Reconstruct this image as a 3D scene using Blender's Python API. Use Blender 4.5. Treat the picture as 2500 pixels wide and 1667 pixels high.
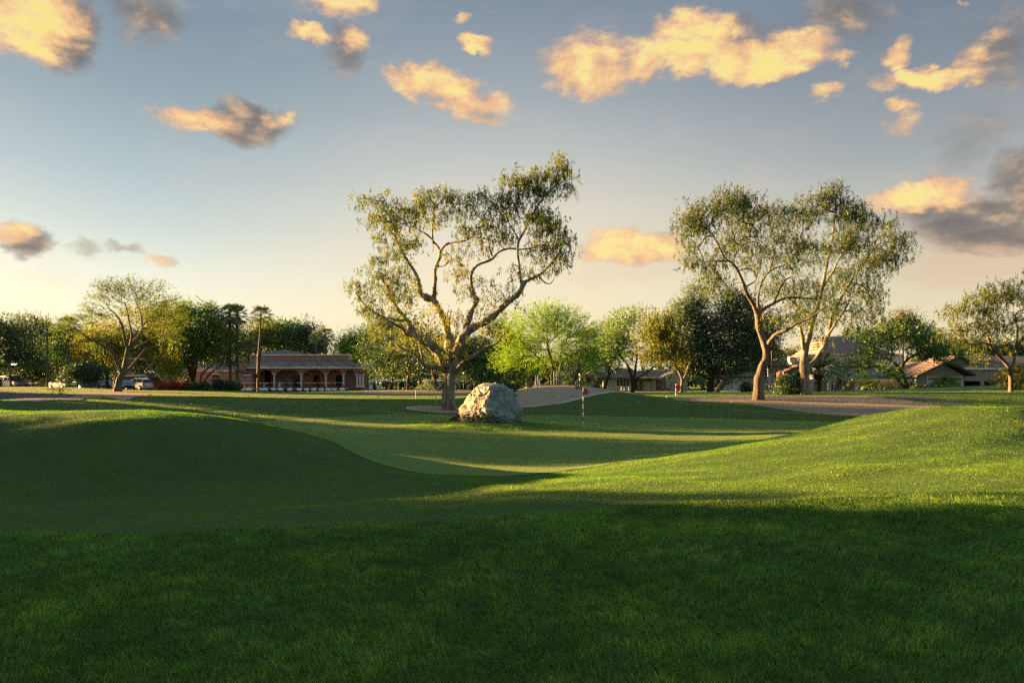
import bpy, bmesh, math, random
import numpy as np
from mathutils import Vector, Matrix
from mathutils.geometry import delaunay_2d_cdt

# ------------------------------------------------------------------ scene, camera, sky, sun
for o in list(bpy.data.objects):
    bpy.data.objects.remove(o)
SC = bpy.context.scene
COL = SC.collection
F = 1944.0            # focal length measured in photograph pixels (photo is 2500 wide)
HZ = 930.0            # row of the horizon in the photograph
EYE = 1.6
EXPO = 3.3
SKYK = 0.5 ** EXPO
SUN_AZ = math.radians(25)    # the sun stands left of the view, a little behind the scene
SUN_EL = math.radians(6.0)

cam_d = bpy.data.cameras.new('camera')
cam = bpy.data.objects.new('camera', cam_d)
COL.objects.link(cam)
cam.location = (0, 0, EYE)
cam.rotation_euler = (math.radians(90), 0, 0)
cam_d.lens = 28.0
cam_d.sensor_width = 36.0
cam_d.shift_y = (HZ - 833.5) / 2500.0
cam_d.clip_start = 0.05
cam_d.clip_end = 6000
SC.camera = cam
SC.view_settings.view_transform = 'Standard'
SC.view_settings.look = 'None'
SC.view_settings.exposure = EXPO
SC.view_settings.gamma = 1.0
SC.render.engine = 'CYCLES'
SC.cycles.max_bounces = 5
SC.cycles.diffuse_bounces = 3
SC.cycles.transmission_bounces = 3
SC.cycles.transparent_max_bounces = 4
SC.cycles.glossy_bounces = 2
SC.cycles.use_denoising = False
SC.cycles.caustics_reflective = False
SC.cycles.caustics_refractive = False
SC.cycles.sample_clamp_indirect = 0.07

sun_d = bpy.data.lights.new('sun', 'SUN')
sun_d.energy = 5.0
sun_d.angle = math.radians(0.5)
sun_d.color = (1.0, 0.555, 0.20)
sun = bpy.data.objects.new('sun', sun_d)
COL.objects.link(sun)
SUNV = Vector((-math.cos(SUN_AZ) * math.cos(SUN_EL), math.sin(SUN_AZ) * math.cos(SUN_EL), math.sin(SUN_EL)))
sun.rotation_euler = SUNV.to_track_quat('Z', 'Y').to_euler()
sun.location = (-60, 30, 30)


def lin(c):
    return tuple(((v / 255.0) / 12.92 if v <= 10.3 else ((v / 255.0 + 0.055) / 1.055) ** 2.4) for v in c)


def azel(px, py):
    u = (px - 1250) / F
    v = (HZ - py) / F
    return math.atan(u), math.atan(v / math.sqrt(1 + u * u))


class NT:
    """small node-tree builder"""
    def __init__(s, tree):
        s.t = tree
        s.n = tree.nodes
        s.n.clear()

    def node(s, kind, **kw):
        n = s.n.new(kind)
        for k, v in kw.items():
            if k.startswith('i_'):
                n.inputs[k[2:].replace('_', ' ')].default_value = v
            else:
                setattr(n, k, v)
        return n

    def put(s, sock, v):
        if isinstance(v, bpy.types.NodeSocket):
            s.t.links.new(v, sock)
        elif v is not None:
            if hasattr(sock.default_value, '__len__') and not hasattr(v, '__len__'):
                v = [v] * len(sock.default_value)
            if hasattr(sock.default_value, '__len__') and len(v) == 3 and len(sock.default_value) == 4:
                v = list(v) + [1]
            sock.default_value = v

    def m(s, op, a, b=None, c=None, clamp=False):
        n = s.n.new('ShaderNodeMath')
        n.operation = op
        n.use_clamp = clamp
        for i, v in enumerate((a, b, c)):
            if v is not None:
                s.put(n.inputs[i], v)
        return n.outputs[0]

    def v(s, op, a, b=None, scale=None):
        n = s.n.new('ShaderNodeVectorMath')
        n.operation = op
        s.put(n.inputs[0], a)
        if b is not None:
            s.put(n.inputs[1], b)
        if scale is not None:
            s.put(n.inputs[3], scale)
        return n.outputs[1] if op in ('DOT_PRODUCT', 'LENGTH', 'DISTANCE') else n.outputs[0]

    def mix(s, f, a, b, blend='MIX'):
        n = s.n.new('ShaderNodeMix')
        n.data_type = 'RGBA'
        n.blend_type = blend
        s.put(n.inputs[0], f)
        s.put(n.inputs[6], a)
        s.put(n.inputs[7], b)
        return n.outputs[2]

    def ss(s, x, lo, hi, a=0.0, b=1.0):
        n = s.n.new('ShaderNodeMapRange')
        n.interpolation_type = 'SMOOTHSTEP'
        s.put(n.inputs[0], x)
        for i, v in enumerate((lo, hi, a, b)):
            s.put(n.inputs[i + 1], v)
        return n.outputs[0]

    def noise(s, vec, scale, detail=4, rough=0.55, dist=0.0, out=0):
        n = s.n.new('ShaderNodeTexNoise')
        if vec is not None:
            s.put(n.inputs['Vector'], vec)
        n.inputs['Scale'].default_value = scale
        n.inputs['Detail'].default_value = detail
        n.inputs['Roughness'].default_value = rough
        n.inputs['Distortion'].default_value = dist
        return n.outputs[out]

    def ramp(s, f, stops):
        n = s.n.new('ShaderNodeValToRGB')
        e = n.color_ramp.elements
        while len(e) > 1:
            e.remove(e[-1])
        e[0].position = stops[0][0]
        e[0].color = tuple(stops[0][1]) + (1,)
        for p, c in stops[1:]:
            q = e.new(p)
            q.color = tuple(c) + (1,)
        s.put(n.inputs[0], f)
        return n.outputs[0]


def make_world():
    w = bpy.data.worlds.new('World')
    SC.world = w
    w.use_nodes = True
    T = NT(w.node_tree)
    tc = T.node('ShaderNodeTexCoord')
    d = tc.outputs['Generated']
    sep = T.node('ShaderNodeSeparateXYZ')
    T.put(sep.inputs[0], d)
    x, y, z = sep.outputs
    az = T.m('ARCTAN2', x, y)
    el = T.m('ARCTAN2', z, T.m('SQRT', T.m('ADD', T.m('MULTIPLY', x, x), T.m('MULTIPLY', y, y))))
    cx = T.node('ShaderNodeCombineXYZ')
    T.put(cx.inputs[0], az)
    T.put(cx.inputs[1], el)
    p = cx.outputs[0]
    # sky colour by elevation, bluer to the left of the view, warmer to the right
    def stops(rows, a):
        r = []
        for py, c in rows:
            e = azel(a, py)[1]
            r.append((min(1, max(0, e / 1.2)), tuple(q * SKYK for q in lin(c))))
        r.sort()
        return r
    t = T.m('DIVIDE', el, 1.2)  # last stops, overhead and out of view, brightened to fill the shade
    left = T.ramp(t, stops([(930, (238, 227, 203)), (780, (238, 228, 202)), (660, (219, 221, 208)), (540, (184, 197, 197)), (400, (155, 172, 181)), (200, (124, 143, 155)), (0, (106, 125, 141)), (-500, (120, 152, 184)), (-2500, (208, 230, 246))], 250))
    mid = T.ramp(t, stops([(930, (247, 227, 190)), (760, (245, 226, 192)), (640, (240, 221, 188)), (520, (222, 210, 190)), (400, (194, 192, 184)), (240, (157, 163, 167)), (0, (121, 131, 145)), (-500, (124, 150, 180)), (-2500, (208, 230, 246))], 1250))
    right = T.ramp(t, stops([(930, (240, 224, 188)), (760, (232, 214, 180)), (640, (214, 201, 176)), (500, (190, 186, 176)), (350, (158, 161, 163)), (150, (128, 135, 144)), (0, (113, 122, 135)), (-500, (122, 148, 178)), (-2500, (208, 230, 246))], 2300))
    a1, a2 = azel(250, 600)[0], azel(2300, 600)[0]
    c = T.mix(T.ss(az, a1, -0.02), left, mid)
    c = T.mix(T.ss(az, 0.02, a2), c, right)
    sky = T.node('ShaderNodeTexSky')
    sky.sky_type = 'NISHITA'
    sky.sun_disc = False
    sky.sun_elevation = SUN_EL
    sky.sun_rotation = -(math.pi / 2 - SUN_AZ)
    sky.air_density = 1.0
    sky.dust_density = 1.5
    nis = T.v('SCALE', sky.outputs[0], scale=0.05)
    c = T.mix(0.12, c, nis)
    # clouds: soft ellipses of noise at fixed directions of the sky
    q1 = T.v('MULTIPLY', p, (1.0, 1.7, 1.0))
    n1 = T.noise(q1, 10, 9, 0.64, 0.30)
    nc = T.noise(q1, 14, 5, 0.6, 0.2, out=1)
    warp = T.v('SCALE', T.v('SUBTRACT', nc, (0.5, 0.5, 0.5)), scale=0.045)
    nc2 = T.noise(q1, 42, 5, 0.62, 0.4, out=1)
    warp2 = T.v('SCALE', T.v('SUBTRACT', nc2, (0.5, 0.5, 0.5)), scale=0.022)
    pw = T.v('ADD', T.v('ADD', p, warp), warp2)

    def field(vec, ells):
        acc = None
        for (ex, ey, rx, ry, w_) in ells:
            ca, ce = azel(ex, ey)
            k = math.cos(ca) ** 2
            dd = T.v('MULTIPLY', T.v('SUBTRACT', vec, (ca, ce, 0)), (F / rx / k, F / ry / max(0.7, math.cos(ca)), 0))
            ln = T.v('DOT_PRODUCT', dd, dd)
            val = T.m('MULTIPLY_ADD', ln, -w_, w_)
            acc = val if acc is None else T.m('MAXIMUM', acc, val)
        return acc
    lit = [(85, 65, 150, 98, 1.18), (830, -8, 118, 50, 1.06), (748, 82, 63, 22, 0.89), (868, 92, 40, 30, 0.71), (1168, 108, 45, 22, 0.83),
           (1130, 42, 24, 13, 0.47), (1030, 205, 108, 43, 1.12), (1185, 262, 98, 50, 1.12), (480, 292, 118, 44, 1.0), (672, 290, 49, 22, 0.83),
           (1455, 160, 150, 76, 1.12), (1690, 105, 134, 80, 1.3), (1880, 140, 201, 59, 1.3), (1570, 150, 74, 54, 1.18), (2055, 150, 40, 19, 0.71),
           (2195, 130, 40, 49, 0.94), (2270, 190, 160, 30, 0.89), (2430, 80, 64, 27, 0.47), (2370, 140, 46, 36, 0.59), (1110, 225, 83, 45, 1.06), (2195, 262, 49, 25, 0.89), (2205, 308, 56, 39, 0.71), (2015, 222, 45, 20, 0.65),
           (25, 558, 95, 30, 0.94), (390, 632, 49, 20, 0.47), (1530, 600, 175, 46, 1.06), (2245, 480, 191, 49, 1.12), (2095, 62, 46, 20, 0.35), (2360, 8, 20, 10, 0.47)]
    gray = [(165, 90, 90, 100, 1.0), (365, 30, 100, 75, .6), (845, 115, 60, 62, .6), (595, 300, 130, 55, .95), (560, 270, 60, 26, .8), (70, 590, 80, 40, 1.0), (205, 605, 50, 26, .4),
            (300, 604, 50, 14, .4), (2440, 540, 260, 90, 1.2), (2490, 430, 120, 80, 1.0), (2300, 520, 150, 40, .8), (2080, 40, 130, 70, .55), (1790, 95, 130, 45, .5), (2440, 110, 110, 90, .4), (2380, 350, 110, 90, .3)]
    haze = [(2380, 640, 260, 80, .8), (1500, 660, 220, 50, .35), (1620, 610, 180, 60, .4)]
    nz = T.m('MULTIPLY', T.m('SUBTRACT', n1, 0.5), 2.1)
    fl = T.m('ADD', field(pw, lit), nz)
    fg = T.m('ADD', field(pw, gray), T.m('MULTIPLY', nz, 0.8))
    fh = field(pw, haze)
    front = T.ss(y, 0.0, 0.25)
    # thickness seen toward the sun: brighter where the cloud thins out to the lower left
    po = T.v('ADD', q1, (-0.014, -0.010, 0))
    n2 = T.noise(po, 10, 9, 0.64, 0.30)
    fine = T.noise(q1, 38, 6, 0.6, 0.2)
    relief = T.m('SUBTRACT', n1, n2)
    glow = T.m('MULTIPLY_ADD', relief, 2.6, T.m('MULTIPLY_ADD', fl, 0.62, T.m('MULTIPLY_ADD', fine, 0.55, -0.16)), clamp=True)
    s = SKYK
    lc = T.ramp(glow, [(0.0, tuple(v * s for v in lin((186, 164, 146)))), (0.35, tuple(v * s for v in lin((232, 184, 144)))),
                       (0.6, tuple(v * s for v in lin((251, 204, 146)))), (0.85, tuple(v * s for v in lin((255, 228, 156)))), (1.0, tuple(v * s for v in lin((255, 234, 142))))])
    gc = T.ramp(T.m('MULTIPLY_ADD', relief, 4.0, T.m('MULTIPLY', fine, 1.0), clamp=True),
                [(0.0, tuple(v * s for v in lin((112, 106, 104)))), (0.5, tuple(v * s for v in lin((140, 128, 120)))), (1.0, tuple(v * s for v in lin((196, 166, 138))))])
    hc = tuple(v * s for v in lin((226, 190, 158)))
    c = T.mix(T.m('MULTIPLY', T.m('MULTIPLY', T.ss(fh, 0.0, 0.8), front), 0.55), c, hc)
    c = T.mix(T.m('MULTIPLY', T.m('MULTIPLY', T.ss(fg, -0.2, .85), front), 0.92), c, gc)
    c = T.mix(T.m('MULTIPLY', T.m('MULTIPLY', T.ss(fl, -0.04, 0.86), front), 0.92), c, lc)
    # wisps of thin high cloud
    veil = T.noise(T.v('MULTIPLY', pw, (1.0, 3.2, 1.0)), 4.5, 8, 0.66, 0.6)
    c = T.mix(T.m('MULTIPLY', T.ss(veil, .50, .78), .20), c, tuple(v * s for v in lin((226, 206, 184))))
    # the sky opposite the sunset is dimmer
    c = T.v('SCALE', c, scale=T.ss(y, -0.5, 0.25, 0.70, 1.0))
    # below the horizon: dull ground light
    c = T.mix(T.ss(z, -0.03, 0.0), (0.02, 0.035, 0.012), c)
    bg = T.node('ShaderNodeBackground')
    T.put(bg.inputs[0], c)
    bg.inputs[1].default_value = 1.0
    out = T.node('ShaderNodeOutputWorld')
    T.t.links.new(bg.outputs[0], out.inputs[0])
    w.cycles.sampling_method = 'MANUAL'
    w.cycles.sample_map_resolution = 256


make_world()

# ------------------------------------------------------------------ terrain height
PY = [-500, 0, 8.3, 12, 15.8, 20, 40, 44, 48, 58, 75, 100, 150, 200, 3000]
PZ = [0, 0, 0.0, -.28, -.55, -.62, -.56, -.46, -.28, .08, .10, 0.0, -.6, -.8, -.8]


def bump(x, y, cx, cy, sx, sy, a, p=2.0):
    d = np.sqrt(((x - cx) / sx) ** 2 + ((y - cy) / sy) ** 2)
    return a * np.exp(-d ** p)


def ridge(x, y, x0, y0, x1, y1, a0, a1, w, p=2.0):
    dx, dy = x1 - x0, y1 - y0
    t = np.clip(((x - x0) * dx + (y - y0) * dy) / (dx * dx + dy * dy), 0, 1)
    d = np.hypot(x - x0 - t * dx, y - y0 - t * dy)
    return (a0 + (a1 - a0) * t) * np.exp(-(d / w) ** p)


def H(x, y):
    x = np.asarray(x, float)
    y = np.asarray(y, float)
    # smooth base profile
    z = sum(np.interp(y + k, PY, PZ) for k in (-1.5, -.5, .5, 1.5)) / 4
    z = z + ridge(x, y, -17, 16.6, -8.6, 17.4, 1.40, 1.52, 5.2, 2.5)      # near left mound
    z = z + ridge(x, y, 2.6, 13.0, 10.6, 19.0, .34, 1.40, 4.6, 2.3)       # right mound
    z = z + bump(x, y, 11, 8, 7, 6, .55)                                   # lawn rising to the right
    z = z + bump(x, y, 17.5, 25, 7, 6, .95)
    z = z + bump(x, y, -22, 46, 16, 11, .95)                               # mid left mound
    z = z + bump(x, y, -30, 30, 14, 12, .6)
    z = z + bump(x, y, -1.0, 36.3, 3.3, 2.6, .25, 2.2)                     # boulder mound
    z = z + bump(x, y, 14, 56, 14, 8, .16)                                 # berm behind the green
    z = z + bump(x, y, 3.9, 63, 5.6, 8.5, 1.08, 2.3)                       # brown planted mound
    z = z + bump(x, y, 48, 70, 17, 15, 1.2)                               # far right lawn hill
    z = z + bump(x, y, 27, 62, 10, 10, .2)
    z = z + bump(x, y, -64, 105, 16, 22, .9)                               # gravel rise by the car park
    z = z + bump(x, y, -38, 98, 12, 14, .35)
    z = z + bump(x, y, 20, 84, 16, 14, .35)
    z = z + bump(x, y, -13, 130, 20, 16, .5)
    # small mower relief
    amp = np.clip((y - 3) / 4, 0, 1) * np.clip((120 - y) / 60, 0, 1)
    z = z + amp * .014 * (np.sin(x * 1.7 + y * .6 + 2 * np.sin(y * .31)) * np.sin(y * 1.9 - x * .5) + .6 * np.sin(x * 3.9 - y * 1.3 + np.sin(x * .7) * 2) * np.sin(y * 4.3 + x * .8))
    z = z + amp * (.012 * np.sin(x * 2.3 + 1.3 * np.sin(y * .9)) * np.sin(y * 3.1 + .8 * np.sin(x * 1.1)) + .022 * np.sin(x * .55 + y * .35) * np.sin(y * .8 - x * .2 + 1.0))
    return z


def h(x, y):
    return float(H(x, y))


def G(px, py, ymin=4.0, ymax=400.0):
    """the ground point seen at a photo pixel"""
    ys = np.geomspace(ymin, ymax, 6000)
    xs = (px - 1250) / F * ys
    zs = EYE + (HZ - py) / F * ys
    k = np.nonzero(H(xs, ys) >= zs)[0]
    i = int(k[0]) if len(k) else len(ys) - 1
    return Vector((xs[i], ys[i], float(H(xs[i], ys[i]))))


def P(px, py, Y):
    """world point seen at a photo pixel, at distance Y"""
    return Vector(((px - 1250) / F * Y, Y, EYE + (HZ - py) / F * Y))


def B(px, Y):
    """ground point under photo column px at distance Y"""
    x = (px - 1250) / F * Y
    return Vector((x, Y, h(x, Y)))


# ------------------------------------------------------------------ object helpers
def tag(o, label=None, cat=None, group=None, kind=None):
    if label:
        o['label'] = label
    if cat:
        o['category'] = cat
    if group:
        o['group'] = group
    if kind:
        o['kind'] = kind
    return o


def empty(name, loc, rz=0.0, label=None, cat=None, group=None):
    o = bpy.data.objects.new(name, None)
    o.empty_display_size = 0.2
    COL.objects.link(o)
    o.location = loc
    o.rotation_euler = (0, 0, rz)
    return tag(o, label, cat, group)


def np_mesh(name, V, faces_flat, loop_totals, mat=None, smooth=False, attrs=None):
    me = bpy.data.meshes.new(name)
    V = np.asarray(V, np.float32)
    faces_flat = np.asarray(faces_flat, np.int32)
    loop_totals = np.asarray(loop_totals, np.int32)
    me.vertices.add(len(V))
    me.vertices.foreach_set('co', V.ravel())
    me.loops.add(len(faces_flat))
    me.loops.foreach_set('vertex_index', faces_flat)
    me.polygons.add(len(loop_totals))
    starts = np.concatenate([[0], np.cumsum(loop_totals)[:-1]]).astype(np.int32)
    me.polygons.foreach_set('loop_start', starts)
    me.polygons.foreach_set('loop_total', loop_totals)
    if smooth:
        me.polygons.foreach_set('use_smooth', np.ones(len(loop_totals), bool))
    for k, a in (attrs or {}).items():
        at = me.attributes.new(k, 'FLOAT', 'POINT')
        at.data.foreach_set('value', np.asarray(a, np.float32))
    me.update(calc_edges=True)
    if mat:
        me.materials.append(mat)
    return me


def link(name, me, parent=None, loc=None):
    o = bpy.data.objects.new(name, me)
    COL.objects.link(o)
    if parent:
        o.parent = parent
    if loc is not None:
        o.location = loc
    return o


class MB:
    """collects simple shapes into one mesh"""
    def __init__(s):
        s.v = []
        s.f = []

    def add(s, vs, fs):
        n = len(s.v)
        s.v += [tuple(p) for p in vs]
        s.f += [tuple(i + n for i in q) for q in fs]
        return s

    def box(s, x0, x1, y0, y1, z0, z1):
        vs = [(x, y, z) for z in (z0, z1) for y in (y0, y1) for x in (x0, x1)]
        return s.add(vs, [(0, 2, 3, 1), (4, 5, 7, 6), (0, 1, 5, 4), (2, 6, 7, 3), (0, 4, 6, 2), (1, 3, 7, 5)])

    def prism(s, poly, a0, a1, axis='y'):
        n = len(poly)
        def mk(u, w, a):
            return {'y': (u, a, w), 'x': (a, u, w), 'z': (u, w, a)}[axis]
        vs = [mk(u, w, a0) for u, w in poly] + [mk(u, w, a1) for u, w in poly]
        fs = [tuple(range(n))[::-1], tuple(range(n, 2 * n))]
        fs += [(i, (i + 1) % n, n + (i + 1) % n, n + i) for i in range(n)]
        return s.add(vs, fs)

    def tube(s, pts, rad, n=8, cap=True):
        pts = [Vector(p) for p in pts]
        if not hasattr(rad, '__len__'):
            rad = [rad] * len(pts)
        up = Vector((0, 0, 1))
        vs, fs = [], []
        ref = None
        for i, p in enumerate(pts):
            d = (pts[min(i + 1, len(pts) - 1)] - pts[max(i - 1, 0)])
            d = d.normalized() if d.length > 1e-6 else up
            if ref is None:
                ref = d.orthogonal().normalized()
            ref = (ref - d * ref.dot(d))
            ref = ref.normalized() if ref.length > 1e-5 else d.orthogonal().normalized()
            b = d.cross(ref)
            for k in range(n):
                a = 2 * math.pi * k / n
                vs.append(p + (ref * math.cos(a) + b * math.sin(a)) * rad[i])
            if i:
                o = (i - 1) * n
                fs += [(o + k, o + (k + 1) % n, o + n + (k + 1) % n, o + n + k) for k in range(n)]
        if cap:
            fs.append(tuple(range(n))[::-1])
            fs.append(tuple(range(len(vs) - n, len(vs))))
        return s.add(vs, fs)

    def cyl(s, x, y, z0, z1, r, n=12, r1=None):
        return s.tube([(x, y, z0), (x, y, z1)], [r, r if r1 is None else r1], n)

    def lathe(s, x, y, prof, n=16):
        vs, fs = [], []
        for r, z in prof:
            vs += [(x + r * math.cos(2 * math.pi * k / n), y + r * math.sin(2 * math.pi * k / n), z) for k in range(n)]
        for i in range(len(prof) - 1):
            fs += [(i * n + k, i * n + (k + 1) % n, (i + 1) * n + (k + 1) % n, (i + 1) * n + k) for k in range(n)]
        fs.append(tuple(range(n))[::-1])
        fs.append(tuple(range(len(vs) - n, len(vs))))
        return s.add(vs, fs)

    def build(s, name, mat, parent=None, loc=None, smooth=False, bevel=0.0):
        me = bpy.data.meshes.new(name)
        me.from_pydata(s.v, [], s.f)
        me.update()
        if smooth:
            for p in me.polygons:
                p.use_smooth = True
        if mat:
            me.materials.append(mat)
        o = link(name, me, parent, loc)
        if bevel:
            b = o.modifiers.new('bevel', 'BEVEL')
            b.width = bevel
            b.segments = 2
        return o


def copy_tree(o, parent=None):
    c = o.copy()
    COL.objects.link(c)
    c.parent = parent
    for ch in list(o.children):
        copy_tree(ch, c)
    return c


# ------------------------------------------------------------------ materials
def new_mat(name):
    m = bpy.data.materials.new(name)
    m.use_nodes = True
    T = NT(m.node_tree)
    out = T.node('ShaderNodeOutputMaterial')
    return m, T, out


def plain(name, c, rough=0.6, metal=0.0, var=0.12, scale=6.0, bump_=0.0, coat=0.0, emit=None, stretch=None):
    m, T, out = new_mat(name)
    tc = T.node('ShaderNodeTexCoord')
    p = tc.outputs['Object']
    if stretch:
        p = T.v('MULTIPLY', p, stretch)
    n = T.noise(p, scale, 5, 0.6)
    col = T.mix(n, tuple(v * (1 - var) for v in c), tuple(min(1, v * (1 + var)) for v in c))
    b = T.node('ShaderNodeBsdfPrincipled')
    T.put(b.inputs['Base Color'], col)
    b.inputs['Roughness'].default_value = rough
    b.inputs['Metallic'].default_value = metal
    b.inputs['Coat Weight'].default_value = coat
    if bump_:
        bn = T.node('ShaderNodeBump')
        bn.inputs['Strength'].default_value = bump_
        bn.inputs['Distance'].default_value = 0.05
        T.put(bn.inputs['Height'], n)
        T.put(b.inputs['Normal'], bn.outputs[0])
    if emit:
        T.put(b.inputs['Emission Color'], emit[0])
        b.inputs['Emission Strength'].default_value = emit[1]
    T.t.links.new(b.outputs[0], out.inputs[0])
    return m


def leaf_mat(name, c0, c1, c2, trans=0.4, gloss=0.06):
    """foliage: three leaf colours spread by a per-leaf attribute, thin and translucent"""
    m, T, out = new_mat(name)
    at = T.node('ShaderNodeAttribute')
    at.attribute_name = 'v'
    col = T.ramp(at.outputs['Fac'], [(0.0, c0), (0.5, c1), (1.0, c2)])
    d = T.node('ShaderNodeBsdfDiffuse')
    T.put(d.inputs[0], col)
    tr = T.node('ShaderNodeBsdfTranslucent')
    T.put(tr.inputs[0], T.mix(0.5, col, T.mix(1.0, col, (1.0, 1.0, 0.45), 'MULTIPLY')))
    mx = T.node('ShaderNodeMixShader')
    mx.inputs[0].default_value = trans
    T.t.links.new(d.outputs[0], mx.inputs[1])
    T.t.links.new(tr.outputs[0], mx.inputs[2])
    g = T.node('ShaderNodeBsdfGlossy')
    g.inputs['Roughness'].default_value = 0.45
    g.inputs[0].default_value = (.8, .8, .8, 1)
    m2 = T.node('ShaderNodeMixShader')
    m2.inputs[0].default_value = gloss
    T.t.links.new(mx.outputs[0], m2.inputs[1])
    T.t.links.new(g.outputs[0], m2.inputs[2])
    T.t.links.new(m2.outputs[0], out.inputs[0])
    return m


def turf_mat(name, dark, light, dry, bumpk=0.6, sc=1.0, bare=0.0, tiltk=3.0, thatch_shade=None):
    """mown turf seen from far: patchy greens, streaked relief"""
    m, T, out = new_mat(name)
    g = T.node('ShaderNodeNewGeometry')
    p = g.outputs['Position']
    flat = T.v('MULTIPLY', p, (1, 1, 0.0))
    n_l = T.noise(T.v('MULTIPLY', p, (.5, 1.6, 0.0)), 0.5 * sc, 5, 0.65)
    n_m = T.noise(T.v('MULTIPLY', p, (1.0, 2.6, 0.0)), 2.6 * sc, 6, 0.7)
    n_f = T.noise(flat, 42 * sc, 4, 0.7)
    n_b = T.noise(T.v('MULTIPLY', p, (1.0, 2.0, 0.0)), 90 * sc, 2, 0.7)
    c = T.mix(T.ss(n_l, .3, .7), dark, light)
    c = T.mix(T.m('MULTIPLY', T.ss(n_m, .45, .75), .5), c, tuple(v * 1.25 for v in light))
    c = T.mix(T.m('MULTIPLY', T.ss(n_m, .55, .25), .7), c, tuple(v * .5 for v in dark))
    c = T.mix(T.m('MULTIPLY', T.ss(n_f, .35, .7), .45), c, tuple(v * .55 for v in dark))
    c = T.mix(T.m('MULTIPLY', T.ss(T.noise(flat, 1.1 * sc, 5, .7), .62, .8), .35 + bare), c, dry)
    if thatch_shade:
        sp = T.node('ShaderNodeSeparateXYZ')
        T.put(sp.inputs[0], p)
        c = T.mix(T.ss(sp.outputs[1], 54, 66, 1.0, 0.0), c, T.mix(n_m, tuple(v * .40 for v in thatch_shade), thatch_shade))  # ground between blades darker: thatch tone with the blades' shade put in
    b = T.node('ShaderNodeBsdfPrincipled')
    T.put(b.inputs['Base Color'], c)
    b.inputs['Roughness'].default_value = 0.85
    b.inputs['Specular IOR Level'].default_value = 0.15
    b.inputs['Sheen Weight'].default_value = 0.08
    b.inputs['Sheen Roughness'].default_value = 0.5
    b.inputs['Sheen Tint'].default_value = (.75, .9, .3, 1)
    bn = T.node('ShaderNodeBump')
    bn.inputs['Strength'].default_value = bumpk
    bn.inputs['Distance'].default_value = 0.03
    T.put(bn.inputs['Height'], T.m('ADD', T.m('MULTIPLY', n_b, .8), T.m('MULTIPLY', n_m, .8)))
    # the canopy of blades: facets leaning every way, finer than the eye resolves
    wn = T.noise(T.v('MULTIPLY', p, (1, 1, 0)), 70, 1, .5, out=1)
    tilt = T.v('MULTIPLY', T.v('SUBTRACT', wn, (.5, .5, .5)), (tiltk, tiltk, 0))
    T.put(b.inputs['Normal'], T.v('NORMALIZE', T.v('ADD', bn.outputs[0], tilt)))
    T.t.links.new(b.outputs[0], out.inputs[0])
    return m


def grit_mat(name, c0, c1, c2, scale=30):
    m, T, out = new_mat(name)
    g = T.node('ShaderNodeNewGeometry')
    p = T.v('MULTIPLY', g.outputs['Position'], (1, 1, .3))
    n1 = T.noise(p, scale, 4, .7)
    n2 = T.noise(p, .9, 5, .65)
    c = T.mix(T.ss(n1, .3, .7), c0, c1)
    c = T.mix(T.ss(n2, .45, .8), c, c2)
    b = T.node('ShaderNodeBsdfPrincipled')
    T.put(b.inputs['Base Color'], c)
    b.inputs['Roughness'].default_value = 0.95
    b.inputs['Specular IOR Level'].default_value = 0.1
    bn = T.node('ShaderNodeBump')
    bn.inputs['Strength'].default_value = .9
    bn.inputs['Distance'].default_value = .05
    T.put(bn.inputs['Height'], n1)
    T.put(b.inputs['Normal'], bn.outputs[0])
    T.t.links.new(b.outputs[0], out.inputs[0])
    return m


# ------------------------------------------------------------------ ground and its surfaces
M_TURF = turf_mat('turf', (.030, .095, .014), (.062, .150, .020), (.15, .14, .04), thatch_shade=(.030, .078, .014))
M_GREEN = turf_mat('green_turf', (.060, .130, .020), (.075, .150, .022), (.11, .16, .03), bumpk=.35, sc=1.0)
M_BARK = grit_mat('bark_mulch', (.11, .090, .062), (.32, .27, .19), (.20, .165, .115), 14)
M_GRAVEL = grit_mat('gravel', (.15, .122, .090), (.36, .31, .24), (.24, .20, .15), 30)
M_ASPH = grit_mat('asphalt', (.060, .066, .075), (.105, .11, .12), (.08, .085, .095), 40)
M_CONC = plain('concrete_edge', (.42, .40, .36), .9, var=.2)


def axis(lo, hi, c, n, k):
    t0 = math.asinh((lo - c) / k)
    t1 = math.asinh((hi - c) / k)
    return c + k * np.sinh(np.linspace(t0, t1, n))


def make_ground():
    X = axis(-700, 700, 0, 560, 22)
    Yv = axis(-120, 2500, 14, 620, 16)
    gx, gy = np.meshgrid(X, Yv)
    V = np.stack([gx.ravel(), gy.ravel(), H(gx, gy).ravel()], 1)
    nx, ny = len(X), len(Yv)
    i = np.arange((nx - 1) * (ny - 1))
    r, c = i // (nx - 1), i % (nx - 1)
    a = r * nx + c
    q = np.stack([a, a + 1, a + nx + 1, a + nx], 1).ravel()
    me = np_mesh('ground', V, q, np.full(len(a), 4), M_TURF, True)
    o = link('ground', me)
    tag(o, kind='structure')


make_ground()


def in_poly(x, y, poly):
    inside = np.zeros(np.shape(x), bool)
    n = len(poly)
    for i in range(n):
        x0, y0 = poly[i]
        x1, y1 = poly[(i + 1) % n]
        c = ((y0 > y) != (y1 > y)) & (x < (x1 - x0) * (y - y0) / ((y1 - y0) or 1e-9) + x0)
        inside ^= c
    return inside


def smooth_poly(pts, n=8):
    """closed Catmull-Rom outline"""
    out = []
    m = len(pts)
    for i in range(m):
        p0, p1, p2, p3 = [np.array(pts[(i + k - 1) % m], float) for k in range(4)]
        for t in np.linspace(0, 1, n, endpoint=False):
            out.append(tuple(.5 * ((2 * p1) + (-p0 + p2) * t + (2 * p0 - 5 * p1 + 4 * p2 - p3) * t * t + (-p0 + 3 * p1 - 3 * p2 + p3) * t ** 3)))
    return out


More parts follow.
